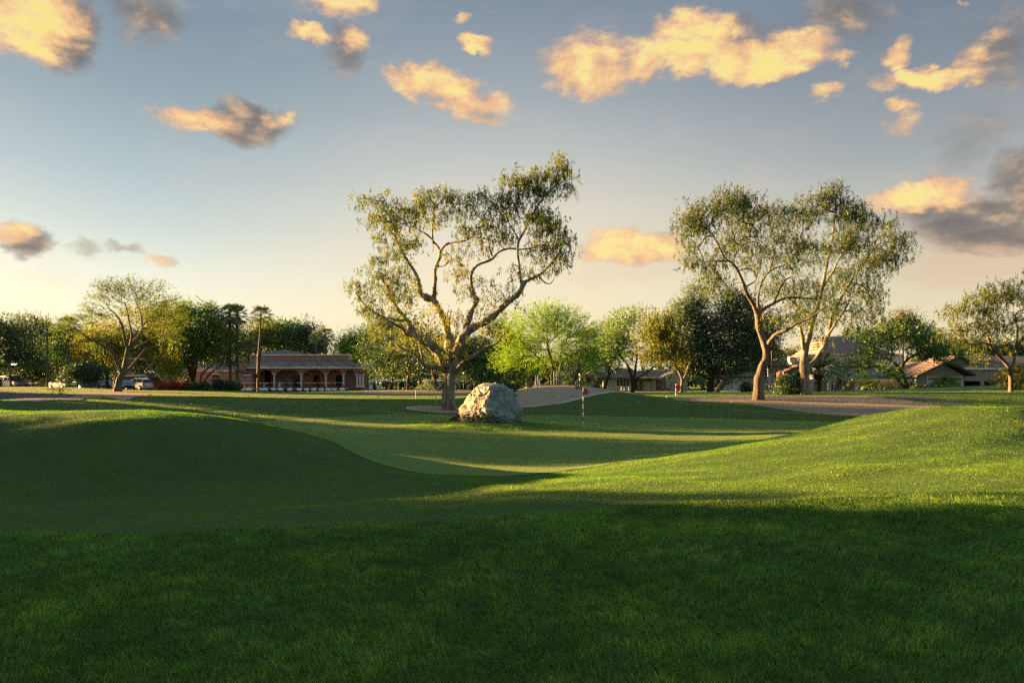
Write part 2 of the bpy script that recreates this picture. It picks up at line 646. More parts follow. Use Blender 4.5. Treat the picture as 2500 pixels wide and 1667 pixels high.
def drape(name, poly, mat, step, lift, label=None):
    P_ = [Vector(p) for p in poly]
    xs = [p[0] for p in poly]
    ys = [p[1] for p in poly]
    gx, gy = np.meshgrid(np.arange(min(xs), max(xs), step), np.arange(min(ys), max(ys), step))
    gx = gx.ravel()
    gy = gy.ravel()
    k = in_poly(gx, gy, poly)
    # keep grid points a little off the outline
    pts = P_ + [Vector((a, b)) for a, b in zip(gx[k], gy[k])]
    edges = [(i, (i + 1) % len(P_)) for i in range(len(P_))]
    vs, es, fs, *_ = delaunay_2d_cdt(pts, edges, [], 1, 1e-4)
    A = np.array([(v[0], v[1]) for v in vs])
    V = np.column_stack([A, H(A[:, 0], A[:, 1]) + lift])
    V = V.tolist()
    # a short skirt so that the sheet has an edge
    me = bpy.data.meshes.new(name)
    me.from_pydata(V, [], [tuple(f) for f in fs])
    for p in me.polygons:
        p.use_smooth = True
    me.update()
    me.materials.append(mat)
    o = link(name, me)
    tag(o, label, kind='structure')
    return o


GREEN = smooth_poly([(-13, 33), (-9.5, 38.5), (-5.3, 42.5), (1, 44.5), (9, 43.8), (15.8, 41), (17, 36), (14.5, 30.5), (9.8, 24.5), (5.6, 20), (2.3, 17.6), (-.8, 16.2), (-3.2, 17), (-5.0, 20.5), (-7.4, 26), (-10.5, 30)])
BMOUND = (-1.0, 36.3)


def gpoly(pp, ymin=4.0):
    return [tuple(G(a, b, ymin)[:2]) for a, b in pp]


drape('putting_green', GREEN, M_GREEN, .45, .012)
MOWX = [-30, -5, -.7, .7, 2, 5, 30]
MOWY = [8.3, 8.3, 8.6, 9.0, 9.25, 9.1, 9.1]

# ------------------------------------------------------------------ trees
def bark_mat(name, c0, c1, c2, sc=3.0):
    m, T, out = new_mat(name)
    tc = T.node('ShaderNodeTexCoord')
    p = T.v('MULTIPLY', tc.outputs['Object'], (1, 1, .17))
    n1 = T.noise(p, sc, 5, .65, .6)
    n2 = T.noise(p, sc * 4.5, 4, .7)
    c = T.mix(T.ss(n1, .38, .62), c0, c1)
    c = T.mix(T.ss(n2, .55, .72), c, c2)
    b = T.node('ShaderNodeBsdfPrincipled')
    T.put(b.inputs['Base Color'], c)
    b.inputs['Roughness'].default_value = .9
    b.inputs['Specular IOR Level'].default_value = .2
    bn = T.node('ShaderNodeBump')
    bn.inputs['Strength'].default_value = .8
    bn.inputs['Distance'].default_value = .06
    T.put(bn.inputs['Height'], T.m('ADD', n1, T.m('MULTIPLY', n2, .5)))
    T.put(b.inputs['Normal'], bn.outputs[0])
    T.t.links.new(b.outputs[0], out.inputs[0])
    return m


BK_EUC = bark_mat('bark_pale', (.125, .108, .088), (.29, .258, .215), (.062, .05, .04), 3.0)
BK_RED = bark_mat('bark_reddish', (.085, .066, .052), (.165, .132, .105), (.045, .034, .028), 3.4)
BK_DARK = bark_mat('bark_dark', (.045, .036, .03), (.075, .06, .048), (.025, .02, .017), 4)
BK_GREY = bark_mat('bark_grey', (.085, .075, .064), (.15, .135, .115), (.04, .034, .028), 5)

L_EUC = leaf_mat('leaf_gum', (.052, .088, .020), (.105, .155, .028), (.27, .235, .028), .42, .015)
L_EUC2 = leaf_mat('leaf_gum_dark', (.034, .068, .030), (.068, .114, .040), (.16, .17, .036), .38, .015)
L_SILV = leaf_mat('leaf_silver', (.090, .150, .125), (.125, .185, .150), (.165, .19, .125), .42, .01)
L_LIME = leaf_mat('leaf_lime', (.085, .185, .018), (.150, .285, .022), (.25, .38, .030), .5, .02)
L_MID = leaf_mat('leaf_mid', (0.048, 0.12, 0.029), (0.088, 0.184, 0.038), (0.16, 0.264, 0.054), .4, .05)
L_DARK = leaf_mat('leaf_dark', (0.026, 0.061, 0.024), (0.045, 0.096, 0.032), (0.088, 0.144, 0.045), .35, .05)
L_YEL = leaf_mat('leaf_yellow', (.13, .17, .03), (.26, .25, .035), (.55, .40, .03), .5, .03)

L_OLIVE = leaf_mat('leaf_olive', (.060, .105, .026), (.105, .158, .034), (.20, .215, .045), .45, .02)
L_PALM = leaf_mat('leaf_palm', (.06, .10, .04), (.11, .155, .055), (.20, .20, .07), .3, .10)
L_DRY = leaf_mat('leaf_dry', (0.192, 0.136, 0.072), (0.32, 0.224, 0.112), (0.448, 0.32, 0.16), .3, .03)
L_PINE = leaf_mat('leaf_pine', (0.048, 0.072, 0.029), (0.088, 0.112, 0.038), (0.176, 0.168, 0.048), .25, .05)


class Tree:
    """a trunk with traced limbs, grown branches reaching leaf clusters, and the leaves"""
    def __init__(s, Y, seed):
        s.Y = Y
        s.r = np.random.RandomState(seed)
        s.nodes = []       # xyz
        s.par = []
        s.load = []
        s.trunk = MB()
        s.tips = []
        s.sweeps = []
        s.rk = 1.0

    def limb(s, pts, n=9):
        """pts: (px, py, dY, radius_px) in photo pixels at the tree's distance"""
        W = []
        for px, py, dy, r in pts:
            y = s.Y + dy
            p = P(px, py, y)
            W.append((p, r * s.rk * y / F))
        # resample with a spline
        out, rad = [], []
        m = len(W)
        for i in range(m - 1):
            p0, p1, p2, p3 = W[max(i - 1, 0)], W[i], W[i + 1], W[min(i + 2, m - 1)]
            L = (p2[0] - p1[0]).length
            k = max(2, int(L / .45))
            for t in np.linspace(0, 1, k, endpoint=False):
                q = .5 * ((2 * p1[0]) + (p2[0] - p0[0]) * t + (2 * p0[0] - 5 * p1[0] + 4 * p2[0] - p3[0]) * t * t + (3 * p1[0] - p0[0] - 3 * p2[0] + p3[0]) * t ** 3)
                out.append(q)
                rad.append(p1[1] + (p2[1] - p1[1]) * t)
        out.append(W[-1][0])
        rad.append(W[-1][1])
        rr = [max(.015, q * (1 + .10 * s.r.randn())) if i > 1 else q for i, q in enumerate(rad)]
        if max(rr) > .12 and n >= 9:
            s.rough(out, rr, 22)
        else:
            s.trunk.tube(out, rr, n)
        prev = -1
        for q, r in zip(out, rad):
            s.nodes.append(tuple(q))
            s.par.append(prev)
            s.load.append(r)
            prev = len(s.nodes) - 1
        return s

    def rough(s, pts, rad, n):
        """a fluted, lumpy trunk sweep with a flared foot"""
        from mathutils import noise as mn
        P_, R_ = [], []
        for i in range(len(pts) - 1):
            for u in (0, .34, .67):
                P_.append(pts[i].lerp(pts[i + 1], u))
                R_.append(rad[i] + (rad[i + 1] - rad[i]) * u)
        P_.append(pts[-1])
        R_.append(rad[-1])
        start = len(s.trunk.v)
        s.trunk.tube(P_, R_, n)
        for i in range(len(P_)):
            for k in range(n):
                v = Vector(s.trunk.v[start + i * n + k])
                d = v - P_[i]
                q = v * 1.0
                f = 1 + .16 * mn.noise(Vector((q.x * 2.6, q.y * 2.6, q.z * .55))) + .10 * mn.noise(Vector((q.x * 7, q.y * 7, q.z * 1.6))) + .05 * mn.noise(q * 9)
                s.trunk.v[start + i * n + k] = tuple(P_[i] + d * f)

    def grow(s, clusters, twig=.012, lift=.12, seg=.5, wig=.12, minr=0.0, from_=0):
        """joins every cluster centre to the nearest limb by a bent branch"""
        C = np.asarray(clusters, float)
        N = np.array(s.nodes)
        d = np.min(np.linalg.norm(C[:, None, :] - N[None, from_:, :], axis=2), axis=1)
        order = np.argsort(d)
        nodes = list(s.nodes)
        grown = []            # (path, child-of-node-index)
        cnt = {}
        arr = np.zeros((len(nodes) + len(C) * 14, 3))
        arr[:len(nodes)] = N
        n_n = len(nodes)
        base_n = n_n
        par = [None] * n_n
        trunk_z = N[0]
        depthcost = np.zeros(len(arr))
        paths = []
        owner = {}
        for ci in order:
            c = C[ci]
            D = np.linalg.norm(arr[from_:n_n] - c, axis=1) + depthcost[from_:n_n] * .25
            # avoid starting above the target: branches climb outward
            D = D + np.maximum(0, arr[from_:n_n, 2] - c[2]) * .5
            j = int(np.argmin(D)) + from_
            a = arr[j]
            L = np.linalg.norm(c - a)
            k = max(2, min(12, int(L / seg)))
            side = s.r.randn(3) * wig * L
            side2 = s.r.randn(3) * wig * L * .5
            pts = [a]
            idx = [j]
            for q in range(1, k + 1):
                t = q / k
                w = math.sin(math.pi * t)
                pnt = a + (c - a) * t + side * w * .6 + side2 * math.sin(2 * math.pi * t)
                pnt[2] += lift * L * w
                pts.append(pnt)
                arr[n_n] = pnt
                depthcost[n_n] = depthcost[j] + L * t * .6
                idx.append(n_n)
                n_n += 1
            paths.append((pts, idx))
        # count leaf clusters carried by each node
        load = np.zeros(n_n)
        link_ = {}
        for pi, (pts, idx) in enumerate(paths):
            for a_, b_ in zip(idx[:-1], idx[1:]):
                link_[b_] = a_
        for pts, idx in paths:
            e = idx[-1]
            while e is not None:
                load[e] += 1
                e = link_.get(e)
        cap = {}
        for pts, idx in paths:
            rad = []
            for q, e in enumerate(idx):
                ld = load[idx[1]] if q == 0 else load[e]
                r = twig * ld ** .5
                if e < base_n:
                    r = min(r, s.load[e] * .8)
                rad.append(max(r, minr))
            for q in range(len(rad) - 1, 0, -1):
                pass
            s.trunk.tube([Vector(p) for p in pts], rad, 5 if rad[0] > .03 else 3, cap=False)
        s.C = C
        return s

    def finish(s, name, label, cat, group, bark, leafmat, style, n, L, W, sig, seed2=0, vb=.5, vs=.2, root=None, clusters=None, extra=None, part='crown'):
        first = root is None
        bx, by, bz = s.nodes[0]
        if first:
            root = empty(name, (bx, by, bz), 0, label, cat, group)
            me_o = s.trunk.build('trunk', bark, root, smooth=True)
            me_o.data.transform(Matrix.Translation((-bx, -by, -bz)))
        C = s.C if clusters is None else np.asarray(clusters, float)
        V, v = leaves(C, n, L, W, sig, style, s.r, vb, vs)
        V = V - np.array([bx, by, bz])
        k = len(V) // 4
        me = np_mesh(part, V, np.arange(len(V)), np.full(k, 4), leafmat, attrs={'v': np.repeat(v, 4)})
        link(part, me, root)
        return root


def leaves(C, n, L, W, sig, style, r, vb=.5, vs=.2):
    """vectorised leaf quads round cluster centres; returns verts (4 per leaf), value per leaf"""
    m = len(C)
    cs = r.rand(m)
    cid = np.repeat(np.arange(m), n)
    N = m * n
    c = C[cid]
    sg = sig * (.6 + .8 * r.rand(m))[cid][:, None]
    if style == 'droop':       # hanging strands of narrow leaves
        k = max(1, n // 9)
        st = r.randn(m, k, 3) * sig
        st[:, :, 2] *= .55
        sidx = r.randint(0, k, N)
        off = st[cid, sidx]
        t = r.rand(N) ** .8
        off = off + np.stack([r.randn(N) * .05, r.randn(N) * .05, -t * sig * 1.15], 1)
        pos = c + off
        d = r.randn(N, 3) * .45
        d[:, 2] -= 1.1
    elif style == 'feather':   # upswept sprays
        k = max(1, n // 16)
        st = r.randn(m, k, 3)
        st[:, :, 2] = np.abs(st[:, :, 2]) * .6 + .1
        st /= np.linalg.norm(st, axis=2, keepdims=True)
        out = c - C.mean(0)
        out /= np.linalg.norm(out, axis=1, keepdims=True) + 1e-6
        sidx = r.randint(0, k, N)
        dirn = st[cid, sidx] * .8 + out * .9
        dirn /= np.linalg.norm(dirn, axis=1, keepdims=True)
        t = r.rand(N)
        pos = c + dirn * (t * sig * 3.3)[:, None] + r.randn(N, 3) * sig * .06
        pos[:, 2] -= t * t * sig * .35
        d = dirn * .8 + r.randn(N, 3) * .5
    else:                      # rounded clumps
        g = r.randn(N, 3)
        g *= (np.minimum(1.6, np.linalg.norm(g, axis=1)) / (np.linalg.norm(g, axis=1) + 1e-6))[:, None]
        g[:, 2] *= .75
        pos = c + g * sg
        d = r.randn(N, 3)
    d /= np.linalg.norm(d, axis=1, keepdims=True) + 1e-6
    a = r.randn(N, 3)
    u = np.cross(d, a)
    u /= np.linalg.norm(u, axis=1, keepdims=True) + 1e-6
    ll = (L * (.6 + .8 * r.rand(N)))[:, None]
    ww = (W * (.6 + .8 * r.rand(N)))[:, None]
    p0 = pos
    p1 = pos + d * ll * .45 + u * ww * .5
    p2 = pos + d * ll
    p3 = pos + d * ll * .45 - u * ww * .5
    V = np.stack([p0, p1, p2, p3], 1).reshape(-1, 3)
    v = np.clip(vb + (cs[cid] - .5) * vs * 2 + r.randn(N) * vs * .6, 0, 1)
    return V, v


def blob(r, Y, px, py, dy, rx, rz, n, ry=None, shell=.5, floor=None):
    """n cluster centres in an ellipsoid given in photo pixels at distance Y+dy"""
    y = Y + dy
    k = y / F
    c = P(px, py, y)
    g = r.randn(n, 3)
    g /= np.linalg.norm(g, axis=1, keepdims=True)
    g *= (r.rand(n) ** (1 / 3 * (1 - shell) + .08))[:, None]
    g *= np.array([rx * k, (ry or (rx * .8)) * k, rz * k])
    q = g + np.array(c)
    if floor is not None:
        q = q[q[:, 2] > floor]
    return q


def auto_tree(name, label, px, Y, base_py, blobs, leafm, bark, style, n, L, W, sig, seed, cat='tree', group=None, lean=0, forks=3, r0=9, twig=.014, vb=.5, vs=.2, limbs=None, z0=None, shell=.5, lift=.1, wig=.12):
    """a background tree: short forked trunk, crown made of ellipsoids"""
    t = Tree(Y, seed)
    t.rk = .75
    base = B(px, Y)
    k = F / Y
    by = HZ - (base.z - EYE) * k
    ctop = min(b[1] - b[4] for b in blobs)
    cx = sum(b[0] for b in blobs) / len(blobs)
    cyb = max(b[1] + b[4] * .3 for b in blobs)
    if limbs is None:
        fk = by - (by - cyb) * .45
        t.limb([(px, by + 3, 0, r0), (px + lean * .3, (by + fk) / 2, 0, r0 * .8), (px + lean * .6, fk, 0, r0 * .72)])
        for i in range(forks):
            a = (i - (forks - 1) / 2) / max(1, forks - 1) * 2 if forks > 1 else 0
            wx = max(b[3] for b in blobs) * .55
            t.limb([(px + lean * .6, fk + 4, 0, r0 * .6), (px + lean * .6 + a * wx * .35, fk - (fk - ctop) * .25, (t.r.rand() - .5) * 2, r0 * .45),
                    (cx + a * wx * .8, fk - (fk - ctop) * .62, (t.r.rand() - .5) * 3, r0 * .22)], 7)
    else:
        for l in limbs:
            t.limb(l, 8)
    C = np.concatenate([blob(t.r, Y, *b, shell=shell) for b in blobs])
    t.grow(C, twig, lift=lift, wig=wig, from_=2)
    return t.finish(name, label, cat, group, bark, leafm, style, n, L, W, sig, vb=vb, vs=vs), t


# ---- the tall gum tree in the middle (traced limbs)
def hero_gum():
    Y = G(1095, 1000, 40).y
    t = Tree(Y, 11)
    L = t.limb
    t.rk = .46
    L([(1094, 1004, 0, 39), (1093, 985, 0, 33), (1094, 950, 0, 31), (1096, 915, 0, 33), (1090, 888, 0, 36), (1092, 868, 0, 27)], 14)
    L([(1104, 1003, -.2, 22), (1103, 960, -.3, 20), (1103, 915, -.3, 24), (1112, 885, -.3, 19), (1118, 862, 0, 15), (1124, 838, 0, 13)], 12)
    # left big limb
    t.rk = .74
    L([(1090, 892, 0, 24), (1078, 868, -.3, 19), (1060, 847, -.6, 16), (1038, 833, -1, 14), (1015, 822, -1.3, 13), (1003, 800, -1.3, 12), (995, 785, -1.2, 9), (975, 760, -1, 7), (960, 735, -.8, 5.5), (945, 700, -.6, 4), (930, 680, -.5, 3)], 10)
    L([(1015, 822, -1.3, 9), (990, 812, -1.8, 8), (982, 800, -2, 5), (960, 790, -2.4, 4), (930, 770, -3, 3), (895, 750, -3.4, 2.5), (868, 715, -3.6, 2)], 8)
    L([(1001, 795, -1.2, 8), (994, 780, -1.2, 7), (975, 783, -1.5, 4), (945, 775, -2, 3)], 7)
    # centre-left limb up
    L([(1100, 880, 0, 22), (1097, 850, .4, 17), (1094, 815, .8, 13), (1086, 790, 1, 12), (1075, 762, 1.2, 11), (1062, 740, 1.4, 11), (1046, 728, 1.5, 12), (1032, 722, 1.4, 9), (1024, 708, 1.3, 7.5), (1022, 685, 1.2, 6.5), (1010, 660, 1, 5.5), (990, 630, .8, 4.5), (975, 600, .6, 3.5), (960, 570, .5, 3)], 10)
    L([(1058, 733, 1.5, 9), (1061, 700, 1.6, 7.5), (1063, 680, 1.7, 7), (1062, 660, 1.8, 5.5), (1069, 640, 2, 5), (1076, 622, 2.2, 6.5), (1071, 606, 2.3, 4.5), (1058, 590, 2.4, 3.5), (1045, 575, 2.2, 2.8), (1020, 560, 2, 2)], 9)
    L([(1073, 617, 2.2, 5), (1085, 600, 2.0, 4), (1105, 592, 1.6, 3.5), (1135, 588, 1.2, 3), (1150, 580, 1, 2.4)], 8)
    L([(1066, 650, 2, 4), (1085, 648, 1.4, 4), (1098, 635, 1, 3.5), (1115, 638, .6, 3), (1130, 650, .3, 2.4)], 8)
    L([(1058, 596, 2.2, 3.2), (1055, 565, 2.3, 2.8), (1058, 530, 2.4, 2.2), (1062, 490, 2.4, 1.6)], 7)
    # right main limb
    L([(1112, 880, 0, 20), (1120, 850, -.2, 17), (1130, 825, -.4, 15), (1146, 805, -.6, 13.5), (1170, 793, -.8, 12), (1195, 780, -1, 11), (1215, 760, -1.2, 10.5), (1240, 738, -1.4, 10), (1262, 720, -1.5, 9), (1273, 705, -1.6, 8), (1280, 690, -1.6, 8), (1290, 684, -1.7, 4), (1310, 675, -1.9, 4), (1325, 665, -2, 3.2), (1345, 645, -2.2, 2.5), (1362, 620, -2.4, 2)], 11)
    L([(1276, 698, -1.6, 7), (1271, 680, -1.4, 5.5), (1268, 655, -1.2, 4.6), (1264, 620, -1, 4), (1266, 590, -.8, 4), (1280, 565, -.8, 3.6), (1292, 540, -.8, 3.2), (1305, 515, -.8, 3), (1320, 492, -.8, 2.6), (1338, 470, -.8, 2.2), (1358, 452, -.8, 1.8), (1385, 440, -.8, 1.2)], 9)
    L([(1264, 608, -.9, 3.6), (1240, 607, -.6, 3), (1222, 613, -.4, 3.2), (1212, 620, -.3, 3.6), (1202, 632, -.2, 4), (1185, 640, 0, 4.2), (1165, 648, .2, 4.2), (1152, 665, .3, 4.6), (1150, 690, .2, 4.8), (1158, 720, .1, 6.5), (1166, 733, 0, 8)], 9)
    L([(1262, 610, -.9, 3), (1290, 607, -1.2, 2.6), (1320, 600, -1.6, 2)], 7)
    L([(1167, 728, 0, 8.5), (1155, 752, -.2, 9), (1142, 785, -.4, 9.5), (1134, 805, -.5, 10)], 9)
    L([(1158, 722, 0, 6), (1146, 710, .3, 5.5), (1148, 690, .4, 4.5)], 8)
    L([(1268, 590, -.8, 3), (1255, 565, -.4, 2.4), (1240, 540, 0, 2), (1235, 510, .2, 1.5)], 7)
    L([(1205, 632, -.2, 3), (1196, 610, .2, 2.2), (1190, 580, .5, 1.8), (1175, 555, .8, 1.5)], 7)
    L([(1315, 673, -1.9, 3), (1330, 690, -2, 2.2), (1345, 692, -2, 1.8), (1352, 680, -2.1, 1)], 6)
    # low limbs
    L([(1112, 908, -.3, 12), (1122, 892, -.8, 8.5), (1140, 877, -1.2, 8), (1160, 867, -1.6, 7), (1180, 853, -1.9, 7), (1195, 845, -2.1, 5), (1212, 838, -2.3, 4), (1225, 820, -2.5, 3)], 9)
    L([(1082, 905, -.2, 11), (1072, 898, -.6, 8), (1055, 896, -1, 7.5), (1035, 890, -1.4, 7), (1028, 880, -1.6, 6), (1010, 864, -1.9, 4.5), (990, 855, -2.1, 3.6), (970, 842, -2.3, 2.5), (955, 820, -2.5, 2)], 9)
    L([(1032, 885, -1.5, 5.5), (1030, 865, -1.5, 4.5), (1024, 845, -1.4, 3), (1022, 830, -1.4, 3)], 7)
    L([(1096, 800, .8, 4), (1098, 775, .5, 2.5), (1102, 755, .3, 1.6)], 6)
    r = t.r
    def b(px, py, dy, rx, rz, n, sh=.3):
        return blob(r, Y, px, py, dy, rx, rz, n, ry=max(rx, 30) * .8, shell=sh)
    main = [b(900, 490, 0, 28, 22, 8), b(935, 520, -.5, 42, 36, 20), b(985, 525, 0, 48, 38, 26), b(950, 480, 0, 22, 18, 5), b(1035, 480, 1.5, 38, 32, 20), b(1085, 470, 1.5, 30, 26, 12), b(1060, 520, 2, 45, 35, 16), b(1125, 490, 1.5, 32, 28, 12),
            b(1000, 570, .5, 42, 30, 16), b(950, 580, -.5, 30, 28, 9), b(930, 640, -1, 32, 34, 13), b(975, 640, .5, 32, 38, 14), b(950, 690, -1, 42, 34, 22), b(880, 700, -3, 28, 26, 10), b(905, 740, -3, 32, 28, 12),
            b(985, 745, -1, 34, 34, 12), b(950, 775, -2, 42, 26, 14), b(920, 790, -2.6, 30, 18, 8), b(1010, 700, 1, 24, 40, 8), b(1180, 490, .8, 40, 34, 20), b(1165, 545, .8, 46, 34, 24), b(1215, 560, .3, 38, 34, 18),
            b(1230, 500, 0, 42, 36, 24), b(1260, 440, -.5, 34, 40, 20), b(1300, 430, -.8, 42, 36, 26), b(1360, 400, -.8, 30, 34, 14), b(1345, 450, -.8, 40, 34, 18), b(1375, 420, -.8, 24, 30, 8), b(1290, 500, -.5, 40, 36, 18),
            b(1330, 540, -1.5, 44, 36, 26), b(1365, 560, -2, 34, 34, 18), b(1320, 600, -1.6, 44, 30, 20), b(1370, 610, -2.4, 26, 24, 8), b(1345, 645, -2.2, 26, 20, 7), b(1250, 650, -.6, 26, 14, 4), b(1300, 670, -1.8, 20, 12, 3)]
    sparse = [b(1120, 610, 1.4, 34, 26, 10), b(1135, 660, .5, 34, 22, 9), b(1100, 660, .5, 22, 20, 4), b(1150, 700, .5, 34, 22, 7), b(1190, 690, .2, 20, 24, 4), b(1200, 740, -.4, 50, 34, 9), b(1180, 600, .5, 34, 20, 6),
              b(1080, 790, .5, 36, 50, 10), b(1020, 790, -1, 42, 40, 12), b(1060, 740, .5, 30, 20, 4), b(1120, 780, 0, 44, 34, 8), b(1180, 800, -1.5, 46, 20, 7), b(1225, 815, -2.4, 26, 16, 6), b(1000, 830, -2, 46, 24, 8), b(1080, 855, -.5, 40, 20, 9), b(1110, 840, 0, 30, 26, 9),
              b(1235, 700, -1, 34, 20, 4), b(1150, 760, .2, 28, 28, 5), b(1260, 730, -1.4, 22, 16, 3)]
    main = np.concatenate(main)
    sparse = np.concatenate(sparse)
    allc = np.concatenate([main, sparse])
    t.grow(allc, .011, lift=.08, seg=.45, wig=.14, from_=20)
    root = t.finish('gum_tree', 'tall spreading gum tree with a pale double trunk just behind the boulder', 'tree', 'tall gum trees on the golf course', BK_EUC, L_EUC, 'droop', 66, .19, .044, .33, vb=.45, vs=.28, clusters=main)
    t.finish(None, None, None, None, None, L_EUC, 'droop', 46, .19, .046, .40, vb=.62, vs=.25, root=root, clusters=sparse, part='lower_foliage')
    # a few bare twigs at the upper right
    tw = MB()
    for i in range(16):
        a = P(1372 + 8 * r.rand(), 445 + 12 * r.randn(), Y - .8)
        e = P(1395 + 22 * r.rand(), 455 + 45 * r.rand() ** 1.5, Y - .8 + r.randn() * .6)
        mid = (a + e) / 2 + Vector((0, 0, .25))
        tw.tube([a, mid, e], [.02, .014, .006], 3, cap=False)
    o = tw.build('bare_twigs', BK_GREY, root)
    o.data.transform(Matrix.Translation([-c for c in t.nodes[0]]))


hero_gum()


# ---- the leaning tree right of centre and its taller neighbour
def right_gums():
    Y = G(1852, 976, 45, 90).y
    t = Tree(Y, 21)
    t.rk = .50
    L = t.limb
    L([(1852, 980, 0, 29), (1852, 955, 0, 25), (1853, 925, 0, 22), (1862, 895, 0, 20), (1872, 870, 0, 20), (1868, 840, 0, 18), (1858, 815, 0, 16), (1852, 790, 0, 15), (1850, 768, 0, 16)], 13)
    L([(1850, 770, 0, 14), (1840, 745, -.3, 10), (1825, 720, -.6, 9), (1818, 700, -.8, 8.5), (1810, 680, -1, 8), (1798, 655, -1.2, 7), (1786, 642, -1.4, 5), (1768, 628, -1.6, 4), (1755, 600, -1.8, 3.4), (1742, 578, -2, 2.8), (1730, 560, -2, 2)], 10)
    L([(1853, 765, 0, 10), (1868, 752, .3, 7.5), (1890, 740, .6, 6.5), (1910, 730, .9, 6), (1935, 726, 1.2, 5), (1960, 728, 1.5, 4), (1985, 730, 1.8, 3)], 9)
    L([(1852, 765, 0, 9), (1850, 735, .5, 6), (1856, 700, 1, 5), (1870, 672, 1.4, 5), (1890, 655, 1.7, 4.5), (1915, 648, 2, 3.6), (1935, 630, 2.2, 3), (1950, 605, 2.4, 2.4)], 9)
    L([(1890, 738, .6, 5), (1900, 715, .4, 5), (1908, 695, .2, 4.6), (1918, 682, 0, 4.2), (1930, 678, -.2, 3)], 8)
    L([(1878, 664, 1.4, 4), (1885, 640, 1.2, 3.2), (1890, 620, 1, 2.6), (1885, 600, .8, 2)], 7)
    L([(1800, 655, -1.2, 5), (1790, 640, -.6, 3.6), (1800, 615, 0, 3), (1815, 580, .6, 2.6), (1845, 578, 1, 2.6), (1852, 555, 1.2, 2), (1865, 540, 1.3, 1.6)], 8)
    L([(1820, 700, -.8, 4), (1845, 685, -1.2, 3.6), (1842, 665, -1.4, 3), (1825, 655, -1.6, 3), (1805, 660, -1.8, 3)], 7)
    L([(1872, 845, 0, 11), (1884, 825, -.8, 8.5), (1900, 812, -1.4, 8), (1920, 806, -1.8, 7), (1945, 790, -2.2, 6), (1975, 778, -2.6, 5), (2000, 760, -3, 4), (2020, 745, -3.2, 3)], 9)
    L([(1858, 785, 0, 6), (1866, 765, -.6, 4.5), (1875, 760, -1, 3.6), (1890, 755, -1.3, 2.4)], 7)
    r = t.r
    def b(px, py, dy, rx, rz, n):
        return blob(r, Y, px, py, dy, rx, rz, n, ry=max(rx, 30) * .9, shell=.3)
    C = np.concatenate([b(1672, 530, -2, 22, 18, 6), b(1695, 560, -2, 36, 46, 24), b(1720, 520, -2, 46, 40, 34), b(1770, 495, -1, 50, 40, 38), b(1800, 470, -.5, 34, 26, 18), b(1830, 520, 0, 52, 44, 34), b(1890, 520, .8, 56, 40, 36), b(1945, 530, 1.5, 46, 44, 26),
                        b(1700, 625, -2, 34, 34, 16), b(1755, 660, -1.6, 30, 60, 22), b(1740, 690, -1.6, 18, 40, 10), b(1790, 590, -.8, 46, 40, 22), b(1850, 600, .8, 54, 46, 30), b(1910, 600, 1.6, 56, 48, 36), b(1960, 610, 2, 40, 50, 24),
                        b(1830, 650, 0, 40, 26, 8), b(1900, 690, .6, 50, 34, 20), b(1960, 700, 1.4, 50, 36, 24), b(1910, 770, -1, 44, 26, 12), b(1960, 760, 1, 48, 40, 16), b(1780, 700, -1, 18, 24, 4), b(1985, 790, 0, 30, 18, 4)])
    t.grow(C, .012, lift=.1, seg=.5, wig=.14, from_=16)
    t.finish('gum_tree', 'weeping gum tree with a curved reddish trunk at the edge of the bark bed', 'tree', 'tall gum trees on the golf course', BK_RED, L_EUC2, 'droop', 76, .20, .048, .42, vb=.5, vs=.26)

    Y = 66.0
    t = Tree(Y, 22)
    t.rk = .56
    L = t.limb
    by = HZ - (h((1968 - 1250) / F * Y, Y) - EYE) * F / Y
    L([(1968, by + 2, 0, 24), (1966, 930, 0, 20), (1964, 890, 0, 19), (1966, 850, 0, 15), (1975, 820, 0, 13), (1985, 780, 0, 11), (1998, 740, 0, 9), (2010, 690, 0, 7), (2020, 640, .5, 5), (2030, 590, 1, 4), (2040, 520, 1, 3)], 12)
    L([(1968, 900, 0, 13), (1990, 880, .5, 12), (2010, 850, 1, 11), (2022, 815, 1.4, 10), (2030, 780, 1.7, 9), (2045, 740, 2, 7), (2070, 700, 2.3, 5.5), (2100, 650, 2.6, 4), (2130, 610, 2.8, 3)], 10)
    L([(1963, 860, 0, 10), (1958, 820, -.5, 8), (1950, 780, -1, 7), (1942, 740, -1.4, 5), (1936, 700, -1.8, 4)], 9)
    L([(2020, 820, 1.2, 7), (2040, 790, .6, 5), (2060, 760, .2, 4), (2075, 730, 0, 3)], 8)
    L([(2010, 700, 0, 5), (2035, 660, -.5, 4), (2060, 610, -1, 3.4), (2090, 560, -1.4, 2.6)], 8)
    r = t.r
    def b(px, py, dy, rx, rz, n):
        return blob(r, Y, px, py, dy, rx, rz, n, ry=max(rx, 30) * .9, shell=.3)
    C = np.concatenate([b(1980, 505, 1, 42, 34, 26), b(2030, 480, 1, 34, 34, 26), b(2035, 455, 1, 24, 22, 10), b(2060, 510, 0, 40, 36, 26), b(2100, 520, 0, 46, 32, 24), b(2130, 540, 1, 30, 18, 10), b(2075, 570, 0, 54, 40, 38), b(2130, 610, 2, 50, 40, 34), b(2180, 560, 2, 30, 30, 18),
                        b(2190, 600, 2.4, 34, 34, 24), b(2160, 640, 2.4, 44, 24, 18), b(2030, 600, 0, 54, 50, 36), b(2080, 670, 1.5, 56, 44, 40), b(2120, 700, 2, 44, 40, 24), b(2135, 750, 1.5, 26, 40, 14), b(2060, 750, 1, 56, 36, 30), b(2010, 710, 0, 44, 46, 20), b(1960, 750, -1.4, 30, 46, 12), b(2095, 790, 1, 30, 26, 8), b(1990, 810, 0, 34, 24, 5)])
    t.grow(C, .013, lift=.1, seg=.6, wig=.14, from_=14)
